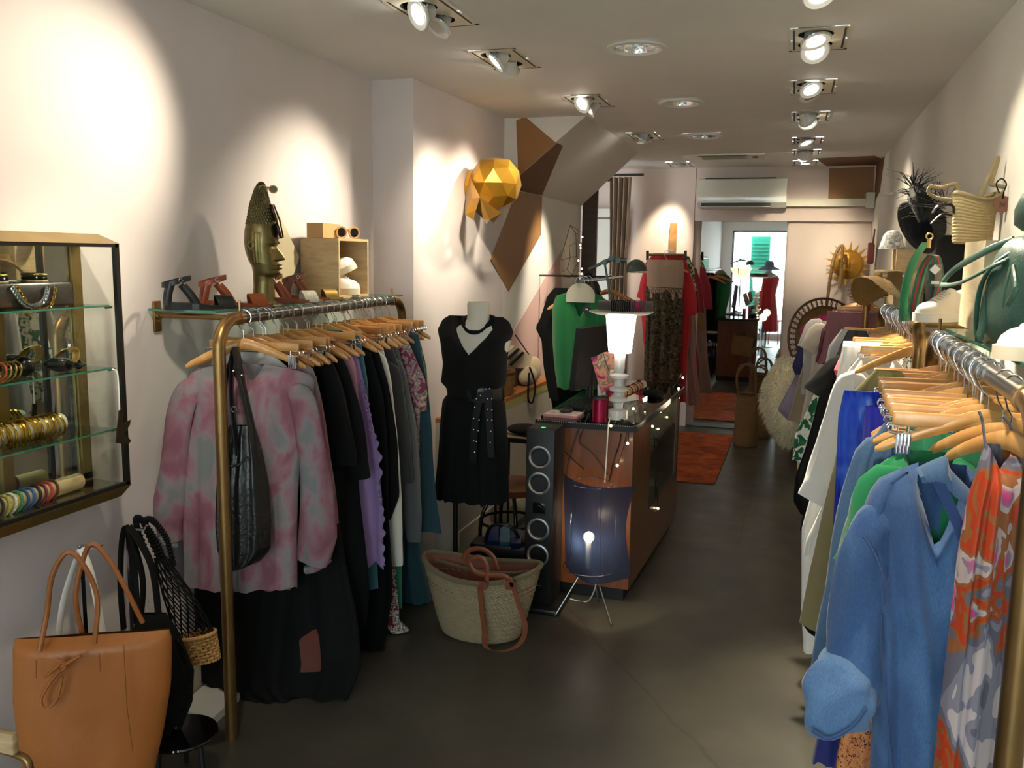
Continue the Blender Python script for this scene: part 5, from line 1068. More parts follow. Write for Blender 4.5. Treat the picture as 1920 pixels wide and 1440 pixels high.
def np_(i, j):
    u = j/nr; a = 2*pi*i/nc; r = R0*(.30+.68*u+.12*sin(pi*u)); c = top.lerp(C0, u); return c+e1*cos(a)*r+e2*sin(a)*r*.55
for i in range(nc):
    for s in (.5, -.5): b.tube([np_(i+s*(j % 2), j) for j in range(nr+1)], .0021, 5)
b.build('net', F_BLK, t)
for L, w in (([(312, 1060), (290, 1010), (262, 972), (256, 985), (280, 1050)], .010), ([(325, 1060), (312, 1010), (285, 975), (272, 985), (300, 1050)], .010)):
    b = MB(); Q_ = spline([pl.at(*p) for p in L], 9); b.tube([p for p in Q_], w*.7, 8)
    for i in range(0, len(Q_)-1, 1): b.torus(Q_[i], w*.75, .0035, 10, 5, M=(Q_[i+1]-Q_[i]).to_track_quat('Z', 'Y').to_matrix())
    b.build('plaited_handle', F_BLK, t)
b = MB(); b.tube([pl.at(288, 1130)+Vector((0, -.07, 0)), pl.at(300, 1126)+Vector((0, -.07, 0)), pl.at(308, 1140)+Vector((0, -.07, 0)), pl.at(309, 1175)+Vector((0, -.07, 0))], .0022, 6, smooth=4); b.tube([pl.at(302, 1128)+Vector((0, -.07, 0)), pl.at(308, 1112)+Vector((0, -.07, 0))], .002, 6); b.build('white_string', F_WHT, t)
b = MB(); b.lathe([(.0001, 0), (.022, 0), (.022, .002), (.0001, .002)], pl.at(320, 1210)+Vector((0, -.07, 0)), 24, axis='y'); b.build('round_tag', KRAFT, t)
# smoked glass coffee table corner and a chair back at the frame edge
t = thing('glass_side_table', 'low round smoked glass side table on the floor between tote and rack', 'side table', (-1.85, 2.35, 0))
TG = mat('smoked_glass_top', '#0e0b0a', rough=.06, coat=.5); b = MB(); p = P(340, 1378, 'z', .14); b.lathe([(.001, 0), (.11, 0), (.112, .005), (.11, .010), (.001, .010)], (p.x, p.y, .14), 40); b.build('top', TG, t)
for k2 in range(3): b = MB(); a = k2*2.1; b.tube([(p.x+.08*cos(a), p.y+.08*sin(a), 0), (p.x+.07*cos(a), p.y+.07*sin(a), .14)], .008, 8); b.build('leg', BLACKP, t)
b = MB(); b.box((-1.95, 2.62, .016), (.16, .42, .03), rz=.1); o = b.build('folded_paper_stack', mat('paper_stack', '#b3b3b0', rough=.7), smooth=False); tag(o, 'stack of pale papers on the floor by the skirting under the left rack', 'paper')
t = thing('chair', 'wooden chair back with brass tube at the lower left picture edge', 'chair', (-1.6, 1.45, 0)); p = P(10, 1390, 'y', 1.42)
b = MB(); b.rbox((p.x-.06, 1.42, p.z), (.18, .02, .05), .006); b.build('wooden_back', CRW, t)
b = MB(); b.tube([(p.x-.1, 1.43, p.z-.03), (p.x+.03, 1.43, p.z-.035), (p.x+.055, 1.43, p.z-.07), (p.x+.06, 1.43, p.z-.2), (p.x+.06, 1.43, 0)], .009, 10, smooth=4); b.build('tube_frame', BRASS, t)
b = MB(); b.bb(p.x-.3, p.x-.02, 1.2, 1.44, .30, .32); b.build('seat', CRW, t, smooth=False)
# ------------------------------------------------------------------ mannequin in the middle
MANQ = mat('mannequin_white', '#c9c6ba', rough=.45)
pl = Plane(4.0, -1.46, .0); c0 = pl.at(893, 600)
t = thing('mannequin', 'white headless torso mannequin on a dark pole, wearing the black dress', 'mannequin', (c0.x, 4.0, 0))
sc = (pl.at(993, 600).x-pl.at(893, 600).x)/100     # metres per pixel here
def mz(py): return pl.at(893, py).z
b = MB(); prof = [(566, 19, 17), (572, 21, 19), (588, 20, 19), (600, 21, 20), (608, 28, 22), (616, 46, 24), (626, 58, 26), (640, 62, 30), (665, 55, 36), (700, 48, 34), (735, 42, 28), (770, 50, 34), (800, 52, 36), (830, 44, 34)]
b.loft([[Vector((c0.x+w*sc*cos(a), 4.03+d*sc*sin(a), mz(py))) for a in [2*pi*k/36 for k in range(36)]] for py, w, d in prof], cap=True); b.build('torso', MANQ, t, angle=60)
pb = pl.at(847, 1040); b = MB(); b.tube([(pl.at(847, 930).x, 4.05, mz(820)), (pb.x, 4.05, 0.01)], .0125, 14); b.build('pole', mat('dark_bronze_pole', '#3b342b', rough=.3, metal=.8), t)
b = MB(); b.lathe([(.001, 0), (.14, 0), (.14, .012), (.02, .02), (.001, .02)], (pb.x, 4.05, 0), 30); b.build('base_disc', mat('dark_bronze_pole', '#3b342b'), t)
BK = fabric('black_viscose', '#060607', sheen=.05, noise=.05)
pl = Plane(4.03, -1.46, 0)
t = thing('black_dress', 'sleeveless v-neck black dress on the white mannequin', 'dress', (c0.x, 4.03, .5))
cloth('bodice', rws([((842, 592), (944, 594)), ((830, 600), (956, 602)), ((822, 618), (964, 622)), ((829, 640), (955, 645)), ((834, 680), (950, 685)), ((831, 705), (948, 712)), ((829, 714), (946, 722)), ((840, 726), (940, 730)), ((842, 740), (938, 744))]), pl, BK, t, depth=.20, nf=6, amp=.004, neck=('v', .125, .098), seed=.4, hem=0, top=.10)
cloth('skirt', rws([((843, 736), (938, 740)), ((832, 752), (946, 756)), ((826, 800), (949, 806)), ((822, 860), (952, 866)), ((818, 915), (954, 915)), ((816, 936), (955, 932))]), pl, BK, t, depth=.24, nf=13, amp=.012, seed=.2, hem=.005, top=.02, vfade=.6)
LB = mat('belt_leather', '#0a0a0b', rough=.35, spec=.6)
t = thing('studded_belt', 'wide black leather belt with two hanging studded ends around the black dress', 'belt', (c0.x, 3.92, mz(740)))
def ringb(py, k, w): return [Vector((c0.x-.005+w*sc*cos(a), 4.03+.095*sin(a)*w/50, mz(py))) for a in [2*pi*q_/k for q_ in range(k)]]
b = MB(); b.loft([ringb(720, 36, 50), ringb(724, 36, 52), ringb(742, 36, 53), ringb(748, 36, 52)]); b.build('waistband', LB, t)
for L, w in (([(903, 735), (896, 760), (890, 800), (886, 868)], .020), ([(915, 728), (916, 760), (918, 800), (921, 858)], .019)):
    b = MB(); Q_ = spline([Plane(3.885).at(*p) for p in L], 5); rings = [[p+Vector((s*w*.9, 0, 0)) for s in (-1, 1)]+[p+Vector((s*w*.9, .004, 0)) for s in (1, -1)] for p in Q_]; b.loft(rings, cap=True); b.build('belt_end', LB, t)
for p in [(911, 730), (918, 729), (901, 742), (893, 748), (914, 748), (922, 748), (890, 764), (914, 768), (922, 769), (888, 785), (898, 788), (914, 788), (922, 788), (888, 806), (896, 808), (920, 809), (888, 827), (893, 828), (919, 830), (889, 848)]:
    MB().sphere(Plane(3.876).at(*p), .0042, 8, 6, (1, .5, 1)).build('stud', CHROME, t)
t = thing('necklace', 'double strand thick black cord necklace on the mannequin neck', 'necklace', (c0.x, 3.98, mz(600)))
for k2 in (0, 1):
    b = MB(); b.tube([Vector((c0.x+(27+2*k2)*sc*cos(a), 4.03+(.058+.008*k2)*sin(a), mz(598)-(.055+.008*k2)*max(0, -sin(a))**1.5-.0*k2+.012*max(0, sin(a)))) for a in [2*pi*q_/30 for q_ in range(31)]], .010, 8); b.build('cord', F_BLK, t)
# ------------------------------------------------------------------ straw market basket
STRAW = None
def straw(name, light, dark, sc_=60):
    if name in MC: return MC[name]
    m, nt, b = newmat(name); b.inputs['Roughness'].default_value = .7; co = coords(nt, 'UV', (sc_, sc_*.45, 1))
    w = N(nt, 'ShaderNodeTexWave', Scale=1.0, Distortion=1.2); w.wave_type = 'BANDS'; w.bands_direction = 'DIAGONAL'; nt.links.new(co, w.inputs['Vector'])
    n = N(nt, 'ShaderNodeTexNoise', Scale=.6, Detail=5); nt.links.new(co, n.inputs['Vector'])
    mx = N(nt, 'ShaderNodeMath', operation='MULTIPLY_ADD'); mx.inputs[1].default_value = .5; nt.links.new(w.outputs[0], mx.inputs[0]); hh = N(nt, 'ShaderNodeMath', operation='MULTIPLY'); hh.inputs[1].default_value = .6; nt.links.new(n.outputs[0], hh.inputs[0]); nt.links.new(hh.outputs[0], mx.inputs[2])
    nt.links.new(ramp(nt, mx.outputs[0], [(.2, dark), (.6, light)]), b.inputs['Base Color']); bump(nt, b, w.outputs[0], .8, .006); MC[name] = m; return m
STRAW = straw('palm_leaf_straw', '#bca988', '#8f7c58'); STRAWIN = mat('basket_lining', '#8a5548', rough=.85, noise=.08)
TANL = mat('tan_strap_leather', '#7c3f20', rough=.45, noise=.1, nscale=40)
def woven_basket(o, A, B, a1, b1, h, n=96, rows=64, coils=13, rz=0, lean=(0, 0), zig=.0, ridge=.004):
    b = MB(); rings = []
    for j in range(rows+1):
        u = j/rows; k = u**.8; ra = A+(a1-A)*k; rb = B+(b1-B)*k; r0 = ridge*abs(sin(pi*coils*u)); 
        if u < .05: ra *= .9+2*u; rb *= .9+2*u
        ring = []
        for i in range(n):
            an = 2*pi*i/n; zz = h*u+zig*cos(2*an)*u; rr = 1+.0; x = (ra+r0+.0012*sin(i*3+int(coils*u)*2))*cos(an); y = (rb+r0+.0012*sin(i*3+int(coils*u)*2))*sin(an)
            ring.append(Vector(o)+Vector((x*cos(rz)-y*sin(rz)+lean[0]*u, x*sin(rz)+y*cos(rz)+lean[1]*u, zz)))
        rings.append(ring)
    b.loft(rings, cap0=True); return b, rings[-1]
p0 = P(888, 1212, 'z', 0); o_ = Vector((p0.x-.01, p0.y+.12, 0))
t = thing('straw_basket', 'large straw market basket with tan leather straps on the floor by the speaker', 'basket', o_)
b, top = woven_basket(o_, .165, .10, .262, .15, .315, zig=.025, coils=14, rz=.06); b.build('body', STRAW, t, angle=80)
b = MB(); b.loft([[o_+(p-o_)*1.0 if False else Vector((o_.x+(p.x-o_.x)*f, o_.y+(p.y-o_.y)*f, p.z*g)) for p in top] for f, g in ((.97, 1), (.95, .8), (.86, .55), (.75, .3))]); b.build('lining', STRAWIN, t)
b = MB(); b.tube([p+Vector((0, 0, .002)) for p in top+top[:1]], .0115, 8); b.build('rim', STRAW, t)
b = MB(); b.tube([Vector((o_.x+(p.x-o_.x)*.86, o_.y+.02+(p.y-o_.y)*.45, p.z-.035)) for i, p in enumerate(top) if i < 49], .009, 8); b.build('inner_rim', STRAW, t)
def strap_(pts, w=.014, nm='strap', m_=TANL, n_=8, fl=.22, up=(1, 0, 0)): b = MB(); b.tube([Vector(p) for p in pts], w, 8, flat=fl, smooth=n_, up=up); return b.build(nm, m_, t)
F1 = Plane(o_.y-.16)
strap_([F1.at(903, 1070)+Vector((0, .03, 0)), F1.at(898, 1110), F1.at(903, 1180)+Vector((0, .03, 0)), F1.at(910, 1213)+Vector((0, .0, 0)), F1.at(950, 1220)-Vector((0, .06, 0)), F1.at(978, 1200)-Vector((0, .05, 0)), F1.at(984, 1170)+Vector((0, .02, 0)), F1.at(970, 1130)+Vector((0, .06, 0)), F1.at(957, 1080)+Vector((0, .02, 0))], .0125, up=(0, 1, 0), fl=2.2) if False else None
b = MB(); Q_ = spline([Plane(o_.y-.165).at(*p) for p in ((905, 1092), (900, 1100), (903, 1140), (908, 1180), (912, 1214), (948, 1220), (976, 1205), (985, 1175), (975, 1140), (962, 1100), (957, 1085))], 6)
b.loft([[p+Vector((dx, dy, 0)) for dx, dy in ((-.011, -.002), (.011, -.002), (.011, .002), (-.011, .002))] for p in Q_], cap=True); b.build('long_strap', TANL, t)
for L in (((868, 1050), (880, 1032), (905, 1030), (925, 1045), (932, 1068)), ((912, 1095), (912, 1060), (900, 1045), (880, 1052), (890, 1072), (915, 1078), (945, 1080), (960, 1092))):
    b = MB(); b.tube([Plane(o_.y-.05 if L[0][0] == 868 else o_.y-.15).at(*p) for p in L], .011, 8, flat=.3, smooth=6, up=(0, 1, 0)); b.build('handle', TANL, t)
for px in (905, 955): k = MB(); p = Plane(o_.y-.165).at(px, 1098); k.box(p, (.036, .004, .035)); k.build('strap_patch', TANL, t)
# ------------------------------------------------------------------ tower loudspeaker
SPK = mat('black_ash_cabinet', '#0a0a0b', rough=.5, bumpy=.2, bscale=120); t = thing('tower_speaker', 'slim black tower loudspeaker with four silver ringed drivers', 'loudspeaker', (-1.06, 3.90, 0))
sx, sw, sy0, sy1 = -1.065, .135, 3.82, 4.00
MB().rbox((sx, (sy0+sy1)/2, .445), (sw, sy1-sy0, .84), .004).build('cabinet', SPK, t)
MB().rbox((sx+.005, 3.89, .0125), (sw+.09, .25, .025), .008).build('base_plate', BLACKP, t)
for py in (858, 907, 993, 1042):
    z = P(1018, py, 'y', sy0).z; k = MB(); k.lathe([(.054, 0), (.054, .007), (.048, .010), (.041, .004)], (sx-.002, sy0, z), 36, axis='y', cap=False)
    for i in range(len(k.v)): k.v[i].y = 2*sy0-k.v[i].y
    d = k.build('driver_ring', mat('brushed_silver_ring', (.62, .62, .64), rough=.28, metal=.9), t)
    k = MB(); k.lathe([(.043, .003), (.040, .005), (.034, -.004), (.014, -.014), (.012, -.006), (.006, -.002), (.0001, -.001)], (sx-.002, sy0, z), 36, axis='y', cap=False)
    for i in range(len(k.v)): k.v[i].y = 2*sy0-k.v[i].y-.0005
    for i in range(len(k.v)): k.v[i].y = min(k.v[i].y, sy0-.0008) if False else k.v[i].y
    k.build('cone', mat('driver_cone', '#1b1b1e', rough=.35), d)
    k = MB(); k.lathe([(.0001, 0), (.043, 0)], (sx-.002, sy0-.0006, z), 30, axis='y', cap=False); k.build('cone_back', mat('driver_cone', '#1b1b1e'), d)
z = P(1018, 953, 'y', sy0).z; k = MB(); k.rbox((sx, sy0-.002, z), (.06, .006, .05), .002); k.torus((sx, sy0-.005, z), .020, .004, 24, 6, M=Matrix.Rotation(pi/2, 3, 'X')); k.build('tweeter', mat('gloss_tweeter', '#0b0b0c', rough=.15), t)
k = MB(); k.bb(sx-.018, sx+.018, sy0-.002, sy0, .115, .119); k.build('badge', mat('dim_badge', '#5a5a5a', rough=.4), t, smooth=False)
k = MB(); k.box((sx, 3.87, .8655), (.018, .010, .001)); k.build('status_light', emit_mat('green_led', (.05, 1, .35), 2.5, '#0a3a1a'), t, smooth=False)
k = MB(); k.torus((sx, 3.895, .8655), .030, .0008, 24, 4, M=Matrix.Diagonal((1, .8, 1))); k.build('touch_ring', mat('dim_badge', '#5a5a5a'), t)
# ------------------------------------------------------------------ counter
WOODC = wood('counter_veneer', '#70401f', '#552c14', (3, 3, .6), rough=.3, coat=.25, amt=5); PLN = mat('black_plinth', '#0c0b0a', rough=.4); BLKM = mat('black_perforated_metal', '#171514', rough=.4, metal=.4)
cx0, cx1, cy0, cy1, cz = -1.135, -.672, 4.03, 5.32, .868
def skx(y): return cx1+(y-4.03)*.045        # the aisle side runs slightly askew
t = thing('shop_counter', 'wooden shop counter with glass display side and black perforated rim', 'counter', (-.9, 4.6, 0))
def skbox(b, xa, xb, ya, yb, za, zb):  # xa offset from the aisle side, fixed left side if None
    X = lambda x, y: cx0 if x is None else skx(y)+x
    vs = [(X(x, y), y, z) for z in (za, zb) for (x, y) in ((xa, ya), (xb, ya), (xb, yb), (xa, yb))]
    b.add(vs, [(3, 2, 1, 0), (4, 5, 6, 7)]+[(i, (i+1) % 4, (i+1) % 4+4, i+4) for i in range(4)]); return b
skbox(MB(), None, -.03, cy0+.03, cy1-.03, 0, .07).build('plinth', PLN, t, smooth=False)
skbox(MB(), None, 0, cy0, cy0+.022, .07, cz-.02).build('front_panel', WOODC, t, smooth=False)
skbox(MB(), -.018, 0, cy0+.022, 4.46, .07, cz-.02).build('side_stile', WOODC, t, smooth=False)
skbox(MB(), -.018, 0, 4.46, cy1, .07, .355).build('lower_panel', WOODC, t, smooth=False)
skbox(MB(), -.02, .001, cy1-.035, cy1, .355, cz-.02).build('rear_stile', PLN, t, smooth=False)
skbox(MB(), -.02, 0, cy1-.11, cy1-.036, .355, cz-.02).build('rear_stile_wood', WOODC, t, smooth=False)
skbox(MB(), None, 0, cy1, cy1+.018, .07, cz-.02).build('rear_panel', WOODC, t, smooth=False)
MB().bb(cx0, cx0+.018, cy0, cy1, .07, cz-.02).build('seller_side_panel', WOODC, t, smooth=False)
skbox(MB(), None, -.02, 4.05, cy1-.02, .345, .357).build('display_floor', mat('display_floor_cloth', '#4a4740', rough=.8), t, smooth=False)
skbox(MB(), None, -.02, 4.2, cy1-.02, .605, .612).build('inner_shelf', SG, t, smooth=False)
skbox(MB(), -.006, -.002, 4.46, cy1-.036, .357, cz-.022).build('display_glass', glass_mat('counter_glass', '#dfe9e2', .86), t, smooth=False)
skbox(MB(), -.003, .003, 4.46, cy1-.03, .352, .360).build('glass_channel', PLN, t, smooth=False)
tp = MB(); rb_ = [(cx0-.01, cy0-.02), (skx(cy0)+.012, cy0-.02), (skx(5.40)+.014, 5.40), (skx(5.40)-.05, 5.52), (-.95, 5.60), (cx0-.01, 5.60)]
tp.add([(x, y, z) for z in (cz, cz+.006) for x, y in rb_], [tuple(range(5, -1, -1)), tuple(range(6, 12))]+[(i, (i+1) % 6, (i+1) % 6+6, i+6) for i in range(6)])
tp.build('glass_top', glass_mat('smoked_counter_top', '#7d8074', .80), t, smooth=False)
rm = MB()
for (a, b2) in zip(rb_[:5], rb_[1:]):
    A = Vector(a+(cz+.004,)); B = Vector(b2+(cz+.004,)); d = (B-A); rm.box((A+B)/2-Vector((0, 0, .012)), (d.length, .008, .03), rz=math.atan2(d.y, d.x))
rm.build('rim', BLKM, t, smooth=False)
dots = MB(); n_ = 44
for i in range(n_):
    x = cx0+(cx1-cx0)*(i+.5)/n_; dots.bb(x-.0016, x+.0016, cy0-.0255, cy0-.0238, cz+.002, cz+.006)
dots.build('rim_perforation', mat('bright_perforation', '#b8b4a6', rough=.4), t, smooth=False)
WHG = mat('white_glazed', '#e4e0d8', rough=.3); rndc = random.Random(3)
for i, (yy, zz, cc, nm) in enumerate([(4.50, .612, '#d8cfc6', 'white'), (4.60, .612, '#e0c6c0', 'pale pink'), (4.72, .612, '#cfd0cf', 'silver grey'), (4.86, .612, '#d9d2bd', 'cream'), (4.50, .357, '#c9a39a', 'rose'), (4.60, .357, '#a8303a', 'red'), (4.74, .357, '#d4cdc5', 'ivory'), (4.95, .357, '#bdbab0', 'light grey')]):
    b = MB(); b.rbox((-.72, yy, zz+.012), (.07, .06, .024), .004, rz=.3*i); b.torus((-.715, yy, zz+.03), .018, .003, 16, 5, M=Matrix.Rotation(.7, 3, 'X')); o = b.build('jewellery_card', mat('card_'+cc, cc, rough=.5)); tag(o, nm+' jewellery card with a ring in the glass counter, '+('upper' if zz > .5 else 'lower')+' level', 'jewellery')
CT = cz+.0065
t = thing('ribbon_spool', 'metallic magenta ribbon spool on the counter beside the white lamp', 'spool', P(1124, 785, 'y', 4.08)); p = P(1124, 785, 'y', 4.08)
MAGM = mat('magenta_ribbon', '#a00f40', rough=.28, metal=.5, noise=.1, bumpy=.3, bscale=200); k = MB(); k.lathe([(.034, .003), (.0345, .05), (.034, .105)], (p.x, p.y, CT), 32); k.build('ribbon', MAGM, t)
for zz in (0, .105): k = MB(); k.lathe([(.001, zz), (.036, zz), (.036, zz+.003), (.001, zz+.003)], (p.x, p.y, CT), 32, cap=False); k.build('end_disc', BLACKP if zz else MAGM, t)
# white turned table lamp with glowing glass shade
LP = Vector((-.762, 4.10, CT)); GL = mat('milk_glass', '#d9d7d2', rough=.18, coat=.4)
t = thing('table_lamp', 'white ribbed table lamp with glowing tapered glass shade on the counter', 'lamp', LP)
pz = lambda py: P(1160, py, 'y', 4.10).z-CT
rp = [(785, 17.5), (768, 17.5), (765, 8), (755, 9), (751, 17), (746, 17), (742, 9), (736, 9), (732, 16.5), (727, 16.5), (723, 9), (711, 9), (708, 17.5), (703, 17.5), (699, 8), (690, 10), (686, 10), (684, 9.5), (662, 10.5), (660, 10)]
k = MB(); k.lathe([(r*sc, max(0, pz(py))) for py, r in rp], LP, 40, cap=True); k.build('ribbed_base', GL, t, angle=50)
k = MB(); k.lathe([(.0001, pz(661)), (19.5*sc, pz(661)), (20.5*sc, pz(655)), (26.5*sc, pz(592)), (26*sc, pz(590)), (.0001, pz(590))], LP, 40, cap=False); k.build('glass_shade', emit_mat('glowing_opal_glass', (1.0, .90, .74), 8.0), t, angle=50)
k = MB(); k.lathe([(.0001, pz(589)), (45*sc, pz(589)), (56*sc, pz(585)), (56*sc, pz(583)), (.0001, pz(584))], LP, 48, cap=False); k.build('top_plate', mat('white_acrylic_plate', '#dcd8cc', rough=.3), t)
bz = pz(583)+CT
t = thing('bracelet_roll', 'dark velvet display roll lying across the white lamp, with black and magenta cord bracelets', 'display roll', (LP.x, LP.y, bz)); X0 = P(1122, 570, 'y', 4.1).x; X1 = P(1222, 570, 'y', 4.1).x
k = MB(); k.tube([(X0, 4.10, bz+.024), (X1, 4.12, bz+.024)], .0235, 18); k.build('velvet_roll', mat('grey_velvet', '#3c3430', rough=.9, sheen=.5, noise=.3), t)
for i in range(16):
    u = .26+.62*i/15; mc = F_BLK if i < 9 else (mat('magenta_cord', '#a01848', rough=.5) if i % 3 != 1 else mat('grey_cord', '#4a4248', rough=.6)); k = MB(); k.torus((X0+(X1-X0)*u, 4.10+.02*u, bz+.024), .0255, .0028, 20, 6, M=Matrix.Rotation(pi/2, 3, 'Y')); o = k.build('cord_bracelet', mc); tag(o, ('black' if i < 9 else 'magenta' if i % 3 != 1 else 'grey')+' cord bracelet on the velvet roll above the glowing lamp', 'bracelet', 'cord bracelets on the lamp roll')
# lamp cord down the front
t = thing('electric_cord', 'white electric cord from the table lamp down the counter front to the floor lamp', 'cord', P(1143, 785, 'y', 4.0)); k = MB(); k.tube([P(1145, 783, 'y', 4.04), P(1141, 798, 'y', 3.99), P(1137, 860, 'y', 3.985), P(1134, 905, 'y', 3.96)], .0032, 6, smooth=5); k.build('cable', WHITEP, t)
t = thing('black_cable', 'tangled black power cables hanging down the counter front', 'cable', P(1060, 800, 'y', 4.0))
for L in ([(1096, 770), (1085, 800), (1062, 900), (1100, 1000)], [(1105, 775), (1094, 800), (1086, 830), (1110, 850), (1140, 890)], [(1165, 795), (1162, 830), (1150, 865), (1142, 905)], [(1070, 790), (1050, 830), (1062, 850), (1095, 880)]):
    k = MB(); k.tube([P(*p, 'y', 4.012 if i else 4.06) for i, p in enumerate(L)], .0032, 6, smooth=6); k.build('cable', BLACKP, t)
t = thing('computer_mouse', 'black computer mouse on the pink notepad', 'mouse', P(1060, 770, 'z', CT+.02)); p = P(1062, 772, 'z', CT+.012); k = MB(); k.sphere(p+Vector((0, 0, .006)), .03, 20, 12, (1.1, 1.6, .6)); k.build('shell', BLACKP, t)
p = P(1055, 778, 'z', CT+.006); k = MB(); k.box((p.x, p.y+.02, CT+.006), (.17, .13, .012), rz=-.06); o = k.build('notepad', [mat('pink_paper', '#c98a8c', rough=.7)], smooth=False); tag(o, 'pink edged notepad under the mouse on the counter', 'notepad'); k = MB(); k.box((p.x, p.y+.02, CT+.0125), (.168, .128, .001), rz=-.06); k.build('cover', mat('notepad_cover', '#c9b9ae', rough=.6, noise=.3, nscale=25), o, smooth=False)
t = thing('keyboard', 'black computer keyboard on the counter behind the mouse', 'keyboard', (-1.0, 4.5, CT)); k = MB(); k.box((-1.01, 4.52, CT+.009), (.15, .42, .016), rz=-.1); k.build('base', BLACKP, t, smooth=False)
k = MB()
for i in range(5):
    for j in range(14): k.box(Vector((-1.01, 4.52, CT+.019))+Matrix.Rotation(-.1, 3, 'Z') @ Vector(((i-2)*.025, (j-6.5)*.028, 0)), (.021, .023, .005), rz=-.1)
k.build('keys', mat('key_black', '#232326', rough=.5), t, smooth=False, stuff=False)
t = thing('monitor', 'black computer monitor on the counter, seen from behind', 'monitor', (-1.05, 4.62, CT)); A, B, C, D = P(1090, 617, 'y', 4.40), P(1150, 607, 'y', 4.85), P(1139, 716, 'y', 4.85), P(1076, 733, 'y', 4.40); k = MB(); k.poly([A, B, C, D], .03); k.build('housing', mat('monitor_back', '#0e0e10', rough=.5), t, smooth=False)
mid = (A+B+C+D)/4; k = MB(); k.rbox((mid.x-.03, mid.y, CT+.006), (.18, .2, .012), .01); k.tube([(mid.x-.02, mid.y, CT), (mid.x-.02, mid.y, mid.z)], .018, 10); k.build('stand', BLACKP, t)
PH = print_mat('colourful_photo_print', [(.35, '#26355f'), (.43, '#c2405c'), (.5, '#b98a70'), (.58, '#5c5a4c'), (.68, '#d7b49c')], 14, 3, 1.0)
t = thing('photo_card', 'two tilted postcards with colourful prints leaning behind the magenta spool', 'card', (-.9, 4.3, CT))
for pts in ([(1108, 671), (1130, 662), (1150, 724), (1128, 740)], [(1131, 661), (1154, 655), (1166, 700), (1151, 724)]): k = MB(); k.poly([P(*p, 'y', 4.30+.02*(i > 1)) for i, p in enumerate(pts)], .003, (0, 1, 0)); k.build('print', PH, t, smooth=False)
t = thing('acrylic_box', 'clear acrylic box behind the table lamp', 'box', (-.74, 4.42, CT)); k = MB(); k.box((-.77, 4.42, CT+.03), (.11, .32, .058), rz=-.12); k.build('walls', glass_mat('clear_acrylic', '#dfe6e2', .72), t, smooth=False)
t = thing('bracelet_roll', 'wooden display roll with gold bracelets resting on the acrylic box', 'display roll', (-.76, 4.42, CT+.08)); A = P(1152, 745, 'y', 4.28); B = P(1206, 720, 'y', 4.62); k = MB(); k.tube([A, B], .021, 16); k.build('roll', mat('pink_skin_wood', '#b08a70', rough=.5), t)
for i in range(7): q2 = A.lerp(B, .3+.09*i); k = MB(); k.torus(q2, .024, .0026, 20, 5, M=(B-A).to_track_quat('Z', 'Y').to_matrix()); o = k.build('bracelet', GOLD2 if i % 2 else mat('dark_bead', '#1d1812', rough=.4)); tag(o, ('gold' if i % 2 else 'dark beaded')+' bracelet on the wooden roll behind the table lamp', 'bracelet', 'bracelets on the counter roll')
k = MB(); k.sphere(P(1225, 738, 'y', 4.95), .05, 14, 8, (1.2, 1.6, .45)); o = k.build('purse', F_BLK); tag(o, 'small black pouch lying at the rear of the counter top', 'purse')
k = MB(); k.lathe([(.028, 0), (.028, .085), (.001, .085)], (P(1148, 712, 'y', 4.55).x, 4.55, CT), 24); k.lathe([(.028, 0), (.028, .085), (.001, .085)], (P(1172, 712, 'y', 4.6).x, 4.6, CT), 24) if False else None; o = k.build('candle', mat('red_candle', '#9c1230', rough=.4)); tag(o, 'red candle jar on the counter behind the postcards', 'candle')
# fairy lights along the counter edge
t = thing('fairy_lights', 'string of small warm fairy lights on black wire along the counter edge', 'string lights', (-.66, 4.6, CT)); WB = emit_mat('fairy_bulb', (1.0, .78, .42), 14, '#ffdf9a')
main = [(1275, 700, 5.45), (1262, 722, 5.40), (1250, 742, 5.2), (1232, 752, 4.95), (1222, 768, 4.75), (1205, 780, 4.45), (1190, 792, 4.2), (1180, 795, 4.05), (1160, 790, 4.0)]
k = MB(); Q_ = spline([P(a, b2, 'y', c2)+Vector((.012, 0, .004)) for a, b2, c2 in main], 6); k.tube(Q_, .0045, 5)
k.tube([p+Vector((.004*sin(i*1.7), .004*cos(i*2), .006*sin(i*1.1))) for i, p in enumerate(Q_)], .004, 5)
drops = [(1224, 780, 1224, 900, 4.62), (1228, 780, 1226, 960, 4.66)]
for (a, b2, c2, d2, y) in drops: k.tube([P(a, b2, 'y', y)+Vector((.008, 0, 0)), P(c2, d2, 'y', y)+Vector((.008, 0, 0))], .0018, 4)
bul = [(1276, 708, 5.45), (1268, 728, 5.3), (1263, 743, 5.3), (1268, 746, 5.3), (1241, 749, 5.1), (1230, 751, 5.0), (1237, 747, 5.05), (1231, 765, 4.7), (1220, 775, 4.65), (1204, 773, 4.45), (1230, 770, 4.8), (1233, 772, 4.8), (1246, 782, 5.0), (1182, 766, 4.15), (1211, 799, 4.45), (1218, 799, 4.5), (1229, 804, 4.7), (1178, 830, 4.0), (1159, 871, 4.0), (1229, 953, 4.7), (1192, 973, 4.3), (1147, 797, 3.99), (1237, 760, 5.0), (1244, 756, 5.1)]
for (a, b2, y) in bul:
    p = P(a, b2, 'y', y)+Vector((.014 if y > 4.1 else 0, 0 if y > 4.1 else -.02, 0)); MB().sphere(p, .0062, 8, 6).build('bulb', WB, t)
    w = min(Q_, key=lambda q3: (q3-p).length); k.tube([w, (w+p)/2+Vector((.004, 0, -.01)), p], .0014, 4, smooth=3)
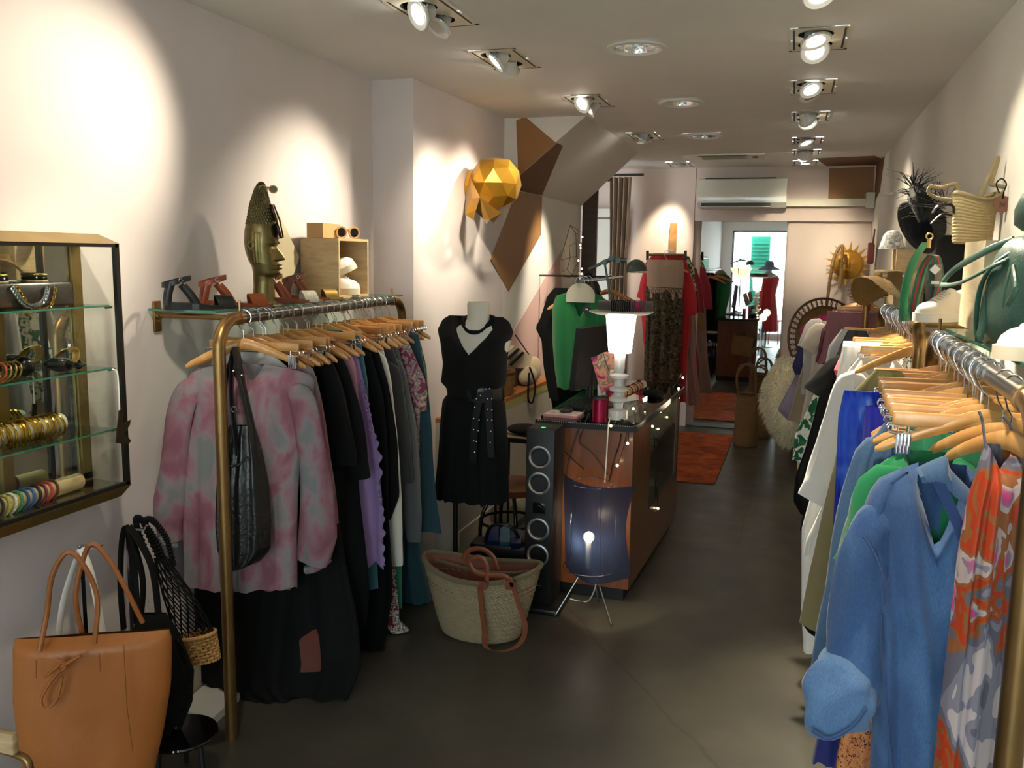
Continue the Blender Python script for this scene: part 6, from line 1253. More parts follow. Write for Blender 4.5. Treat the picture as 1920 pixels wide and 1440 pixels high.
k.tube([P(1224, 900, 'y', 4.62)+Vector((.01, 0, 0)), P(1229, 952, 'y', 4.7)+Vector((.012, 0, 0)), P(1210, 962, 'y', 4.5)+Vector((.012, 0, 0)), P(1192, 972, 'y', 4.3)+Vector((.012, 0, 0)), P(1197, 990, 'y', 4.3)+Vector((.012, 0, 0))], .0018, 4, smooth=5)
k.build('wire', BLACKP, t); point('fairy_glow', P(1240, 760, 'y', 4.9)+Vector((.08, 0, .03)), .6, .05); point('fairy_glow', P(1205, 785, 'y', 4.3)+Vector((.08, -.06, .03)), .4, .05)
# ------------------------------------------------------------------ tripod lamp with mesh shade
def mesh_cloth():
    m = bpy.data.materials.new('navy_mesh_cloth'); m.use_nodes = True; nt = m.node_tree; b = nt.nodes['Principled BSDF']; b.inputs['Base Color'].default_value = lin('#1b2740'); b.inputs['Roughness'].default_value = .7
    out = nt.nodes['Material Output']; tr = N(nt, 'ShaderNodeBsdfTransparent'); tl = N(nt, 'ShaderNodeBsdfTranslucent'); tl.inputs[0].default_value = lin('#3d5178'); mx = N(nt, 'ShaderNodeMixShader'); mx2 = N(nt, 'ShaderNodeMixShader'); mx2.inputs[0].default_value = .10
    co = coords(nt, 'Object', (1, 1, 1)); w = N(nt, 'ShaderNodeTexWave', Scale=75.0); w.bands_direction = 'Z'; nt.links.new(co, w.inputs['Vector']); w2 = N(nt, 'ShaderNodeTexWave', Scale=75.0); w2.bands_direction = 'X'; nt.links.new(co, w2.inputs['Vector'])
    a = N(nt, 'ShaderNodeMath', operation='MULTIPLY'); nt.links.new(w.outputs[0], a.inputs[0]); nt.links.new(w2.outputs[0], a.inputs[1]); c2 = N(nt, 'ShaderNodeMath', operation='MULTIPLY'); c2.inputs[1].default_value = .24; nt.links.new(a.outputs[0], c2.inputs[0])
    nt.links.new(b.outputs[0], mx2.inputs[1]); nt.links.new(tl.outputs[0], mx2.inputs[2]); nt.links.new(c2.outputs[0], mx.inputs[0]); nt.links.new(mx2.outputs[0], mx.inputs[1]); nt.links.new(tr.outputs[0], mx.inputs[2]); nt.links.new(mx.outputs[0], out.inputs[0]); return m
t = thing('tripod_lamp', 'wire tripod lamp glowing behind a navy mesh sheet shade', 'lamp', (-.82, 3.83, 0)); NM = mesh_cloth(); LC = Vector((-.825, 3.86, 0))
b = MB(); rings = []
for j in range(25):
    v = j/24; z = .637-.455*v; row = []
    for i in range(41):
        u = i/40; px0 = 1047+140*u; a = (u-.5); y = 3.755+.55*a*a+.012*sin(9*u)*v; pinch = 1-.10*v+.05*abs(v-.5)*2; A = P(1047+5*v, 902+150*v, 'y', 3.8).x; B = P(1187-12*v-14*sin(pi*min(1, v*1.15)), 905+150*v, 'y', 3.8).x
        row.append(Vector((A+(B-A)*u, y, z+.014*(1-u)-.012*u*(1-v))))
    rings.append(row)
b.loft(rings, closed=False); b.build('mesh_shade', NM, t, angle=180)
b = MB()
for z, r in ((.625, .10), (.225, .125)): b.torus((LC.x, LC.y, z), r, .0022, 40, 5)
for k2 in range(5): a = 2*pi*k2/5+.3; b.tube([(LC.x+.10*cos(a), LC.y+.10*sin(a), .625), (LC.x+.125*cos(a), LC.y+.125*sin(a), .225)], .0016, 5)
b.build('wire_frame', STEEL, t)
bp = P(1104, 1007, 'y', 3.86); MB().sphere(bp, .026, 20, 14).build('bulb', emit_mat('tripod_bulb', (1.0, .88, .62), 22), t); b = MB(); b.tube([bp-Vector((0, 0, .025)), bp-Vector((0, 0, .15))], .016, 12); b.build('socket', WHITEP, t)
point('tripod_lamp_light', bp+Vector((0, -.045, 0)), 2.2, .02); point('tripod_lamp_light', bp+Vector((0, .05, .03)), 1.2, .02)
for (a, top_) in (((1040, 1155), (1098, 1075)), ((1147, 1175), (1112, 1075)), ((1122, 1130), (1108, 1075))):
    f = P(*a, 'z', 0.004); b = MB(); b.tube([f, (LC.x+(f.x-LC.x)*.12, LC.y+(f.y-LC.y)*.12, .24)], .004, 8); b.tube([f, f+Vector((0, 0, .012))], .006, 8); b.build('leg', CHROME, t)
b = MB(); b.tube([P(1120, 1075, 'y', 3.9), P(1115, 1105, 'y', 3.92), P(1100, 1128, 'z', .004), P(1068, 1122, 'z', .004), P(1060, 1112, 'z', .004)], .003, 6, smooth=6); b.build('cord', WHITEP, t)
# ------------------------------------------------------------------ stool, little shelf and goods behind the mannequin
STM = mat('dark_tube_steel', '#4a4640', rough=.25, metal=.9)
t = thing('stool', 'stool with brown leather seat and dark steel legs between mannequin and speaker', 'stool', (-1.33, 4.55, 0)); sz_ = P(960, 905, 'y', 4.5).z; scx, scy = P(958, 880, 'y', 4.5).x, 4.5
k = MB(); k.lathe([(.001, -.05), (.15, -.05), (.165, -.035), (.17, -.01), (.14, .008), (.001, .014)], (scx, scy, sz_), 36); k.build('seat', mat('brown_leather_seat', '#6e3f22', rough=.35, noise=.1), t)
for a, e in ((.6, 1), (2.2, 1), (3.8, 1), (5.2, 1)): k = MB(); k.tube([(scx+.1*cos(a), scy+.1*sin(a), sz_-.05), (scx+.17*cos(a), scy+.17*sin(a), .22), (scx+.17*cos(a), scy+.17*sin(a), 0)], .011, 10, smooth=4); k.build('leg', STM, t)
k = MB(); k.torus((scx, scy, .2), .165, .008, 30, 6); k.build('foot_ring', STM, t)
z_ = P(975, 822, 'y', 4.75).z; t = thing('small_console', 'small console board with black edge behind the loudspeaker', 'console', (-1.38, 4.8, 0)); k = MB(); k.bb(-1.60, -1.22, 4.70, 4.98, z_-.01, z_+.012); k.build('top', mat('console_top', '#77695a', rough=.4), t, smooth=False); k = MB(); k.bb(-1.60, -1.22, 4.693, 4.70, z_-.016, z_+.010); k.build('front_edge', STM, t, smooth=False)
for x_, y_ in ((-1.58, 4.72), (-1.24, 4.72), (-1.58, 4.96), (-1.24, 4.96)): k = MB(); k.tube([(x_, y_, 0), (x_, y_, z_)], .008, 8); k.build('leg', STM, t)
k = MB(); k.sphere((-1.42, 4.80, z_+.045), .08, 18, 10, (1.5, .9, .42)); o = k.build('folded_hat', F_BLK); tag(o, 'black folded cap on the small console behind the speaker', 'cap')
t = thing('shoulder_bag', 'black handbag with blue and teal papers on the floor behind the straw basket', 'bag', (-1.32, 4.05, 0)); k = MB(); k.rbox((-1.33, 4.12, .11), (.34, .14, .2), .03, rz=.1); k.build('body', BLACKP, t)
k = MB(); k.tube([(-1.42, 4.08, .2), (-1.38, 4.06, .30), (-1.28, 4.06, .31), (-1.22, 4.10, .2)], .009, 8, smooth=6); k.build('handle', BLACKP, t)
for i, c_ in enumerate(('#23336e', '#2f6f86', '#1c2a58')): k = MB(); k.box((-1.38+.06*i, 4.10, .225), (.05, .10, .07), rx=.5, rz=.3); k.build('booklet', mat('booklet_'+c_, c_, rough=.35), t, smooth=False)
k = MB(); k.sphere((-1.40, 4.045, .17), .009, 10, 6); k.build('stud', CHROME, t)
# goods on the ledge
RAF = straw('raffia_crochet', '#9c7440', '#6e4f28', 40); p = P(962, 715, 'x', -1.74)
t = thing('raffia_bag', 'brown crocheted raffia bag with black loop handle on the ledge', 'bag', (p.x, p.y, .76)); b, top = woven_basket(Vector((-1.745, 5.33, .761)), .10, .055, .14, .055, .15, coils=11, n=60, rows=40, rz=1.5); b.build('body', RAF, t, angle=80); k = MB(); k.tube(top+top[:1], .010, 8); k.build('rim', RAF, t)
k = MB(); k.tube([P(993, 688, 'x', -1.70), P(1003, 720, 'x', -1.66), P(1000, 750, 'x', -1.655), P(995, 755, 'x', -1.655), P(990, 745, 'x', -1.655), P(992, 700, 'x', -1.69)], .007, 8, smooth=6); k.build('handle', F_BLK, t)
LINN = fabric('natural_linen', '#a99878', noise=.12); t = thing('linen_bag', 'beige linen bag slumped on the ledge beside the raffia bag', 'bag', (-1.73, 5.75, .761)); k = MB(); k.sphere((-1.735, 5.86, .82), .065, 22, 14, (.8, 2.3, 1.0)); k.sphere((-1.74, 6.02, .85), .07, 18, 12, (.8, 1.2, 1.3)); k.build('body', LINN, t)
t = thing('striped_bag', 'folded beige bag with black straps leaning on the wall behind the raffia bag', 'bag', (-1.77, 5.4, .9)); k = MB(); k.poly([P(*p, 'x', -1.775) for p in ((946, 658), (957, 648), (990, 668), (992, 690), (950, 690))], .03, (1, 0, 0)); k.build('body', LINN, t, smooth=False)
for a_, b_ in (((952, 672), (972, 655)), ((958, 684), (980, 662))): k = MB(); k.tube([P(*a_, 'x', -1.737), P(*b_, 'x', -1.737)], .010, 6); k.build('strap', F_BLK, t)
t = thing('leaning_cane', 'thin dark stick leaning on the wall above the ledge', 'stick', P(1005, 680, 'x', -1.76)); k = MB(); k.tube([P(966, 628, 'x', -1.785), P(1004, 682, 'x', -1.76)], .005, 6); k.build('shaft', BLACKP, t)
# ------------------------------------------------------------------ gold faceted skull on the wall
GS = mat('gold_card', '#c08f2e', rough=.28, metal=.75); rg = random.Random(11)
t = thing('faceted_skull', 'faceted gold paper skull trophy mounted on the wall over the mannequin', 'wall ornament', (-1.80, 4.9, 1.95))
import bmesh
bm = bmesh.new(); bmesh.ops.create_icosphere(bm, subdivisions=2, radius=1); sk = []; ce = P(928, 350, 'x', -1.665)
for v in bm.verts:
    x, y, z = v.co; 
    j = (hsh(x*3, y*5, z*7)-.5)*.10; r = 1+j
    if z < -.35: r *= .93
    v.co = Vector((x*.155*r, y*.185*r, z*.160*r+.010))
k = MB(); k.add([v.co+ce for v in bm.verts], [[q3.index for q3 in f.verts] for f in bm.faces]); bm.free(); k.build('cranium', GS, t, smooth=False)
k = MB(); Y = lambda px, py, x: P(px, py, 'x', x)
J = [Y(880, 330, -1.78), Y(872, 385, -1.795), Y(872, 402, -1.74), Y(888, 413, -1.70), Y(892, 395, -1.66), Y(905, 410, -1.66), Y(912, 421, -1.68), Y(918, 412, -1.62), Y(925, 418, -1.64), Y(940, 400, -1.60), Y(900, 370, -1.60), Y(885, 372, -1.68)]
k.add(J, [(0, 1, 11), (1, 2, 11), (2, 3, 4), (2, 4, 11), (11, 4, 10), (4, 5, 10), (5, 6, 7), (5, 7, 10), (7, 8, 9), (7, 9, 10), (0, 11, 10)]); k.build('jaw_and_cheek', GS, t, smooth=False)
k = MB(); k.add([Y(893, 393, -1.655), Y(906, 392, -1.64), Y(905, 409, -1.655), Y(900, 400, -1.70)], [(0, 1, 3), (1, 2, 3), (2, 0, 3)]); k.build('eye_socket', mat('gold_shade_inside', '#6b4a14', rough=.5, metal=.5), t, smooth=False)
k = MB(); k.lathe([(.10, 0), (.10, .09), (.03, .09)], (-1.815, ce.y, ce.z), 8, axis='x'); k.build('wall_mount', GS, t, smooth=False)
# ------------------------------------------------------------------ right wall: shelf goods
GRL = mat('sage_green_leather', '#426a5b', rough=.42, noise=.08, nscale=10, bumpy=.6, bscale=160, bdist=.002)
XS = .50
def XP(px, py, x=XS): return P(px, py, 'x', x)
t = thing('green_bag', 'slouchy sage green leather bag with long knotted handles on the near right shelf', 'bag', (.55, 2.5, SZ))
b = MB(); rings = []
for zt, yc, hy, hx in ((0, 2.46, .17, .055), (.02, 2.46, .20, .075), (.08, 2.46, .205, .085), (.15, 2.46, .185, .08), (.21, 2.45, .15, .066), (.24, 2.45, .12, .05), (.255, 2.45, .09, .035), (.26, 2.45, .05, .02)):
    rings.append([Vector((min(.635, .545+hx*cos(a)*(1+.05*sin(5*a+zt*30))), yc+hy*sin(a)*(1+.03*sin(7*a)), SZ+zt)) for a in [2*pi*q_/44 for q_ in range(44)]])
b.loft(rings, cap=True); b.build('body', GRL, t, angle=80)
k = MB(); A_ = XP(1895, 470, .50)
rings = []
for zt, yc, hy, hx in ((.30, 2.40, .05, .03), (.315, 2.38, .11, .05), (.35, 2.36, .13, .055), (.385, 2.33, .10, .05), (.40, 2.32, .05, .03)): rings.append([Vector((.545+hx*cos(a), yc+hy*sin(a), SZ+zt-.03)) for a in [2*pi*q_/28 for q_ in range(28)]])
k.loft(rings, cap=True); k.build('gathered_top', GRL, t, angle=80)
for L in ([(1902, 480, .50), (1860, 500, .46), (1800, 530, .44), (1768, 532, .44), (1790, 505, .45), (1850, 470, .48), (1900, 450, .52)], [(1900, 470, .50), (1860, 500, .46), (1838, 540, .45), (1830, 600, .45), (1833, 640, .45), (1842, 610, .46), (1852, 550, .47), (1880, 500, .50)]):
    k = MB(); k.tube([XP(*p) for p in L], .011, 8, flat=.45, smooth=8); k.build('handle', GRL, t)
k = MB(); k.tube([XP(1895, 500, .47), XP(1885, 540, .46), XP(1880, 575, .46)], .007, 7, flat=.5, smooth=4); k.tube([XP(1900, 500, .47), XP(1905, 540, .46), XP(1890, 570, .46)], .006, 7, smooth=4); k.build('drawstring', GRL, t)
sneaker('white sneaker at the right picture edge on the near shelf, below the green bag', (.50, 2.06, SZ), radians(222), L=.24)
crate('pale wooden crate carrying the small straw basket bag', .50, .645, 2.74, 3.05, SZ, 1.712, side='+x', m_=wood('whitewashed_wood', '#d6c6a6', '#bda982', (2, 2, 10), rough=.6, amt=3))
sneaker('white canvas sneaker at the foot of the pale crate on the right', (.475, 3.20, SZ), radians(215), L=.2, mu='#d9d0bf', ms='#e8e2d4')
SB = P(1822, 452, 'x', .567); SB.z = 1.713; SC_ = straw('natural_date_palm', '#c9b686', '#957f52', 46); t = thing('straw_bag', 'small natural straw basket bag with looped handles on the pale crate', 'bag', (SB.x, SB.y, 1.713))
b, top = woven_basket(SB, .062, .05, .074, .052, .155, coils=15, n=72, rows=90, ridge=.0022, rz=.5, zig=.012); b.build('body', SC_, t, angle=80)
k = MB(); k.tube([p+Vector((0, 0, .002)) for p in top+top[:1]], .007, 8); k.build('rim', SC_, t)
for L in ([(1790, 375), (1760, 372), (1742, 362), (1745, 350), (1765, 352), (1790, 345), (1800, 355)], [(1855, 345), (1880, 350), (1902, 352), (1905, 358), (1890, 364), (1868, 362)], [(1838, 372), (1850, 340), (1860, 322), (1868, 300), (1872, 296), (1870, 305), (1858, 345)]):
    k = MB(); k.tube([P(*p, 'y', SB.y) for p in L], .0065, 8, smooth=6); k.build('handle', SC_, t)
TY = SB.y-.07; p = P(1880, 383, 'y', TY); k = MB(); k.lathe([(.0001, 0), (.027, 0), (.027, .002), (.0001, .002)], p, 32, axis='y'); tg = k.build('round_leather_tag', mat('tag_brown_leather', '#5e3a2a', rough=.6), t)
k = MB()
for s in (-1, 1): k.torus(p+Vector((s*.009, -.001, 0)), .007, .0008, 14, 4, M=Matrix.Rotation(pi/2, 3, 'X'), a0=pi/2*(1 if s < 0 else -1)-pi/2*0-pi/2*(1 if s < 0 else -1)+(-pi/2 if s < 0 else pi/2), a1=(pi/2 if s < 0 else 3*pi/2))
k.tube([p+Vector((-.007, -.001, 0)), p+Vector((.007, -.001, 0))], .0008, 4); k.build('zodiac_mark', mat('mark_dark', '#241510', rough=.6), tg, smooth=False)
k = MB(); k.tube([P(1874, 362, 'y', TY), P(1868, 345, 'y', TY), P(1878, 335, 'y', TY), P(1887, 345, 'y', TY), P(1882, 360, 'y', TY), P(1880, 372, 'y', TY)], .0022, 6, smooth=6); k.build('tag_cord', F_BLK, t)
# black bag with striped webbing strap
t = thing('black_tote', 'black tote bag with green and red striped webbing strap on the middle shelf', 'bag', (.57, 3.42, SZ)); k = MB(); k.rbox((.585, P(1772, 500, 'x', .585).y, SZ+.15), (.115, .26, .30), .02); k.build('body', mat('black_canvas', '#0c0c0e', rough=.75, bumpy=.3, bscale=300, bdist=.001), t)
GRW = mat('bottle_green_webbing', '#12503a', rough=.7); GRW2 = mat('light_green_webbing', '#3f8a68', rough=.7); REW = mat('red_webbing', '#a8202c', rough=.7)
def webbing(pts, w, m_, nm, stripe=None):
    Q_ = spline([Vector(p) for p in pts], 8); b = MB()
    for lo, hi, mi in (((-1, 1, 0),) if not stripe else ((-1, -.3, 0), (-.3, .3, 1), (.3, 1, 0))):
        b.cur = mi; W3 = Vector((.55, -.83, 0)).normalized(); W3 = Vector((.45, .89, 0))
        b.loft([[p+Vector((w*a*.5, w*a*.85, 0))+Vector((0, 0, 0)) for a in (lo, hi)]+[p+Vector((w*a*.5+.003, w*a*.85-.001, .001)) for a in (hi, lo)] for p in Q_], cap=True)
    return b.build(nm, m_, t, smooth=False)
webbing([P(*p, 'y', 3.30) for p in ((1735, 455), (1712, 490), (1697, 540), (1692, 590), (1697, 602), (1712, 580), (1722, 530), (1735, 490))], .030, [GRW2], 'strap')
webbing([P(*p, 'y', 3.24) for p in ((1745, 478), (1730, 500), (1718, 540), (1710, 580), (1716, 602), (1735, 590), (1752, 560), (1762, 520), (1757, 485), (1748, 478))], .026, [GRW, REW], 'striped_strap', True)
k = MB(); q2 = P(1741, 465, 'y', 3.24); k.tube([q2, q2+Vector((0, 0, .03))], .007, 8); k.torus(q2+Vector((0, 0, .038)), .010, .003, 14, 6, M=Matrix.Rotation(pi/2, 3, 'X')); k.build('clasp', GOLD2, t)
k = MB(); q2 = P(1752, 517, 'y', 3.18); k.box(q2, (.042, .001, .072)); tg = k.build('price_tag', glass_mat('clear_tag', '#c9cfc9', .55), t, smooth=False); k = MB(); k.box(q2+Vector((.004, -.002, -.022)), (.024, .001, .010)); k.build('price_label', LAB, tg, smooth=False); k = MB(); k.box(q2+Vector((0, -.002, .02)), (.024, .001, .024), ry=.7); k.build('white_card', LAB, tg, smooth=False)
k = MB(); k.tube([P(1748, 400, 'y', 3.32), P(1760, 385, 'y', 3.32), P(1785, 385, 'y', 3.32), P(1788, 400, 'y', 3.32)], .011, 8, flat=.4, smooth=5); k.tube([P(1745, 420, 'y', 3.3), P(1765, 402, 'y', 3.3), P(1786, 404, 'y', 3.3)], .009, 8, flat=.4, smooth=5); k.build('handle', LEA, t)
BST = straw('black_straw', '#191919', '#060606', 60)
t = thing('straw_hat', 'black straw hat hanging edge-on beside the black tote', 'hat', P(1715, 430, 'y', 3.7)); c_ = P(1722, 425, 'y', 3.62); M_ = Matrix.Rotation(radians(25), 3, 'Z') @ Matrix.Rotation(radians(62), 3, 'Y')
k = MB(); k.lathe([(.0001, .09), (.045, .085), (.075, .06), (.082, .0), (.085, -.002), (.105, -.010), (.108, -.008), (.088, .006)], c_, 36, M=M_, cap=False); k.build('crown_and_brim', BST, t, angle=80)
t = thing('raffia_fan', 'spiky black frayed straw plume bag above the black straw hat', 'bag', P(1722, 400, 'y', 3.62)); k = MB(); rr = random.Random(5); o_ = P(1738, 412, 'y', 3.55)
bx = P(1722, 365, 'y', 3.55); k.tube([o_, bx, P(1712, 345, 'y', 3.55)], [.03, .04, .012], 10)
kk = k.build('plaited_body', BST, t); k = MB()
for i in range(150):
    u = rr.random(); s0 = o_.lerp(P(1710, 345, 'y', 3.55), u); a = rr.uniform(0, 2*pi); d = Vector((cos(a)*.6, sin(a)*.6, rr.uniform(-.1, 1.1)*(.5+u))).normalized(); l = rr.uniform(.05, .11); k.tube([s0, s0+d*l*.6, s0+d*l+Vector((rr.uniform(-.02, .02), 0, rr.uniform(-.03, .01)))], [.0016, .0014, .0006], 4)
k.build('frayed_ends', F_BLK, t)
k = MB()
rr = random.Random(9)
for i in range(26): s0 = P(1768+rr.uniform(-8, 8), 385+rr.uniform(-8, 8), 'y', 3.4); d = Vector((rr.uniform(-1, 1), 0, rr.uniform(0, 1))).normalized(); k.tube([s0, s0+d*rr.uniform(.05, .09)], .001, 4)
k.build('loose_straws', F_BLK, t)
crate('pale wooden box under the white mesh cap on the middle right shelf', .43, .60, 4.28, 4.50, SZ, P(1672, 467, 'y', 4.38).z-.002, side='+x')
t = thing('mesh_cap', 'white patterned bucket cap on the pale wooden box, far part of the right wall', 'hat', P(1672, 468, 'y', 4.35)); c_ = P(1672, 467, 'y', 4.38); k = MB(); k.lathe([(.0001, .085), (.022, .082), (.040, .062), (.050, .02), (.058, .0), (.056, -.001)], c_, 30, cap=False); k.build('crown', print_mat('white_lace_print', [(.45, '#e8e5df'), (.6, '#9a9a95')], 60, 2, 1), t)
NST = straw('frayed_raffia', '#b08a4c', '#7c5c30', 70); t = thing('sun_hat', 'floppy natural straw sun hat with frayed brim on the middle right shelf', 'hat', P(1660, 520, 'y', 4.1)); c_ = P(1664, 520, 'y', 4.12)
k = MB(); rings = []
for r, h in ((.02, .03), (.05, .032), (.062, .025), (.066, .0), (.09, -.004), (.13, -.02), (.16, -.035)):
    rings.append([c_+Vector((r*.9*cos(a)-.0, r*1.0*sin(a), h+(r-.06)*.55*sin(2*a+.6)*(r > .07)-max(0, r-.07)*.5*max(0, cos(a-2.6)))) for a in [2*pi*q_/48 for q_ in range(48)]])
k.loft(rings, cap0=True); hb = k.build('crown_and_brim', NST, t, angle=80); k = MB(); rr = random.Random(2)
for p in rings[-1]:
    for q_ in range(4): d = Vector((p.x-c_.x, p.y-c_.y, 0)).normalized(); k.tube([p, p+d*rr.uniform(.008, .02)+Vector((rr.uniform(-.006, .006), rr.uniform(-.006, .006), rr.uniform(-.012, .004)))], .001, 4)
k.build('frayed_edge', NST, t)
sneaker('black glossy shoe on the rear right shelf above the mauve clothes', (.565, 6.40, SZ), radians(110), L=.24, mu='#15141a', ms='#0c0c0c')
sneaker('black shoe with white sole lying behind the glossy one on the rear right shelf', (.57, 6.62, SZ), radians(130), L=.23, mu='#242226', ms='#cfc8bb')
t = thing('metallic_sandal', 'silver strappy sandal on the rear right shelf', 'sandal', (.55, 6.85, SZ)); k = MB(); k.rbox((.55, 6.85, SZ+.01), (.08, .22, .02), .008); k.build('sole', STEEL, t)
for i in range(3): k = MB(); k.torus((.55, 6.79+.06*i, SZ+.015), .038, .004, 16, 6, M=Matrix.Rotation(pi/2, 3, 'X'), a0=0, a1=pi); k.build('strap', WHG, t)
p = P(1632, 551, 'y', 6.1); k = MB(); k.sphere((.54, 6.30, SZ+.02), .02, 12, 8); o = k.build('pompom', REDF); tag(o, 'small red pompom at the near end of the rear right shelf', 'pompom')
t = thing('pink_pouch', 'pink and brown leather pouch hanging from a nail on the rear right wall', 'pouch', P(1637, 470, 'y', 8.1)); k = MB(); p = P(1638, 475, 'y', 8.1); k.rbox((.61, p.y, p.z), (.05, .12, .17), .015, rx=.15); k.build('body', mat('dusty_pink_leather', '#a85a50', rough=.5), t); k = MB(); k.tube([(.62, p.y-.05, p.z+.07), (.63, p.y, p.z+.2), (.62, p.y+.05, p.z+.07)], .005, 6, smooth=5); k.build('strap', ORL2, t)
# ------------------------------------------------------------------ middle ground left: green jumper, rail with black clothes, wire sculpture
t = thing('wall_rail', 'short dark rail on the left wall holding the green jumper and black clothes', 'rail', (-1.5, 5.1, 1.5)); zr = P(1085, 527, 'y', 5.05).z; xr_ = P(1082, 527, 'y', 5.05).x
k = MB(); k.tube([(xr_+.02, 4.98, zr), (xr_+.02, 6.35, zr)], .011, 10); k.tube([(xr_+.02, 6.34, zr), (-1.80, 6.34, zr)], .007, 8); k.build('bar', STM, t)
pl = Plane(5.06)
GJ = fabric('bottle_green_knit', '#0e6634', wb=.5); garment('green_jumper', 'bottle green v-neck jumper with batwing sleeves hanging above the counter', 'jumper', pl, rw2(pl, [((1066, 548), (1112, 548)), ((1042, 555), (1130, 556)), ((1034, 580), (1142, 580)), ((1036, 640), (1136, 640)), ((1042, 700), (1122, 700)), ((1046, 730), (1118, 728))]), GJ, nf=4, amp=.010, neck=('v', .16, .06), seed=.6, depth=.09)
k = MB(); rings = []
for u in [i/16 for i in range(17)]:
    x = -.085+.17*u; p = P(1091, 552, 'y', 5.05); h = .065*sin(pi*u)**.6+.004; rings.append([Vector((p.x+x*1.0, 5.02+s, p.z-.028*0+zz)) for s, zz in ((-.006, -.045), (.006, -.045), (.006, h), (-.006, h))])
k.loft(rings, cap=True); o = k.build('hanger_insert', mat('cream_card_insert', '#b9b5a2', rough=.6), smooth=False); tag(o, 'cream collar-shaped card on the hanger of the green jumper', 'card')
hanger((xr_+.02, 5.045, zr), .0, 'wooden hanger carrying the green jumper')
k = MB(); q2 = P(1100, 580, 'y', 4.995); k.box(q2, (.045, .002, .045), ry=.75); o = k.build('swing_tag', mat('black_card', '#101012', rough=.5), smooth=False); tag(o, 'black swing tag on the neck of the green jumper', 'tag'); k = MB(); k.box(q2+Vector((0, -.0018, 0)), (.014, .001, .008)); k.build('tag_print', LAB, o, smooth=False)
pl = Plane(5.16)
garment('dolman_blouse', 'black top with dolman sleeve to the left of the green jumper', 'top', pl, rw2(pl, [((1040, 540), (1075, 540)), ((1026, 552), (1090, 560)), ((1012, 600), (1090, 600)), ((1004, 612), (1090, 620)), ((1016, 640), (1090, 640)), ((1020, 690), (1090, 690)), ((1030, 750), (1085, 750))]), F_BLK, nf=3, seed=.3)
pl = Plane(5.26)
garment('black_trousers', 'long black trousers hanging below the black top near the monitor', 'trousers', pl, rw2(pl, [((1040, 560), (1085, 560)), ((1030, 650), (1085, 650)), ((1030, 740), (1095, 735)), ((1038, 775), (1085, 775))]), F_BLK2, nf=3, seed=.7)
pl = Plane(5.9)
garment('black_jacket', 'black satin jacket hanging behind the green jumper, below the wire sculpture', 'jacket', pl, rw2(pl, [((1095, 512), (1108, 510)), ((1088, 530), (1122, 530)), ((1080, 548), (1128, 550)), ((1078, 620), (1125, 620)), ((1080, 700), (1120, 700))]), mat('black_satin', '#0c0c0f', rough=.3), nf=4, seed=.2)
for y_, l_ in ((5.15, 'hanger carrying the black dolman top'), (5.25, 'hanger carrying the long black trousers'), (5.9, 'hanger carrying the black satin jacket')): hanger((xr_+.02, y_, zr), 0, 'dark wooden '+l_, dark=True)
t = thing('wire_sculpture', 'geometric brass wire sculpture on the left wall above the black jacket', 'wall ornament', P(1070, 480, 'x', -1.75)); k = MB()
Wp = lambda x, y, d=0: P(1040+x/5.143, 300+y/5.143, 'x', -1.76+d)
net = [((150, 630), (55, 960)), ((55, 960), (65, 1120)), ((65, 1120), (130, 1135)), ((150, 630), (205, 710)), ((205, 710), (265, 715)), ((150, 630), (265, 700)), ((205, 710), (210, 930)), ((210, 930), (150, 940)), ((150, 940), (55, 965)), ((150, 940), (120, 1055)), ((120, 1055), (165, 1110)), ((165, 1110), (220, 990)), ((220, 990), (210, 930)), ((140, 830), (210, 790)), ((140, 830), (150, 940)), ((65, 1080), (120, 1055)), ((130, 1135), (215, 1110)), ((165, 1110), (215, 1110)), ((210, 790), (260, 800)), ((260, 800), (255, 1060)), ((255, 1060), (215, 1110)), ((265, 700), (262, 1000))]
for i, (a, b_) in enumerate(net): k.tube([Wp(*a, .05*((a[0]*7) % 3)), Wp(*b_, .05*((b_[0]*7) % 3))], .0026, 5)
k.build('wire_frame', mat('dark_brass_wire', '#6a5a38', rough=.4, metal=.8), t)
for p in ((268, 742), (248, 822), (250, 848), (228, 970), (262, 1048), (262, 1098)): MB().sphere(Wp(*p, .06), .007, 8, 6).build('bulb', WB, t)
# enamel desk lamp
ENM = mat('grey_green_enamel', '#43504a', rough=.35, metal=.3, noise=.1); t = thing('desk_lamp', 'grey green enamel jointed desk lamp arching over the counter', 'lamp', P(1145, 560, 'y', 4.75)); Yl = 4.78
D = lambda px, py: P(px, py, 'y', Yl)
for L, r in (([(1104, 505), (1131, 492)], .009), ([(1131, 492), (1150, 485)], .012), ([(1134, 495), (1140, 530), (1144, 565), (1146, 640), (1146, 740)], .006), ([(1150, 485), (1176, 489)], .013)): k = MB(); k.tube([D(*p) for p in L], r, 10); k.build('arm', ENM, t)
for p in ((1147, 484), (1134, 492), (1160, 488)): k = MB(); k.lathe([(.001, -.016), (.015, -.016), (.015, .016), (.001, .016)], D(*p), 16, axis='y'); k.build('joint', ENM, t)
k = MB(); hc = D(1193, 508); R_ = .060; M_ = Matrix.Rotation(radians(-4), 3, 'Y'); k.lathe([(.0001, R_*1.05), (R_*.35, R_*.98), (R_*.7, R_*.74), (R_*.93, R_*.4), (R_, 0), (R_*1.03, -.004), (R_*.97, 0), (R_*.85, R_*.35), (.001, R_*.85)], hc, 36, M=M_, cap=False); k.build('shade', ENM, t)
k = MB(); k.torus(hc-Vector((0, 0, .008)), R_*1.02, .002, 30, 5); k.build('guard_ring', CHROME, t); k = MB(); k.lathe([(.06, 0), (.06, .012), (.01, .02)], (D(1146, 742).x, Yl, CT), 28); k.build('base', ENM, t)
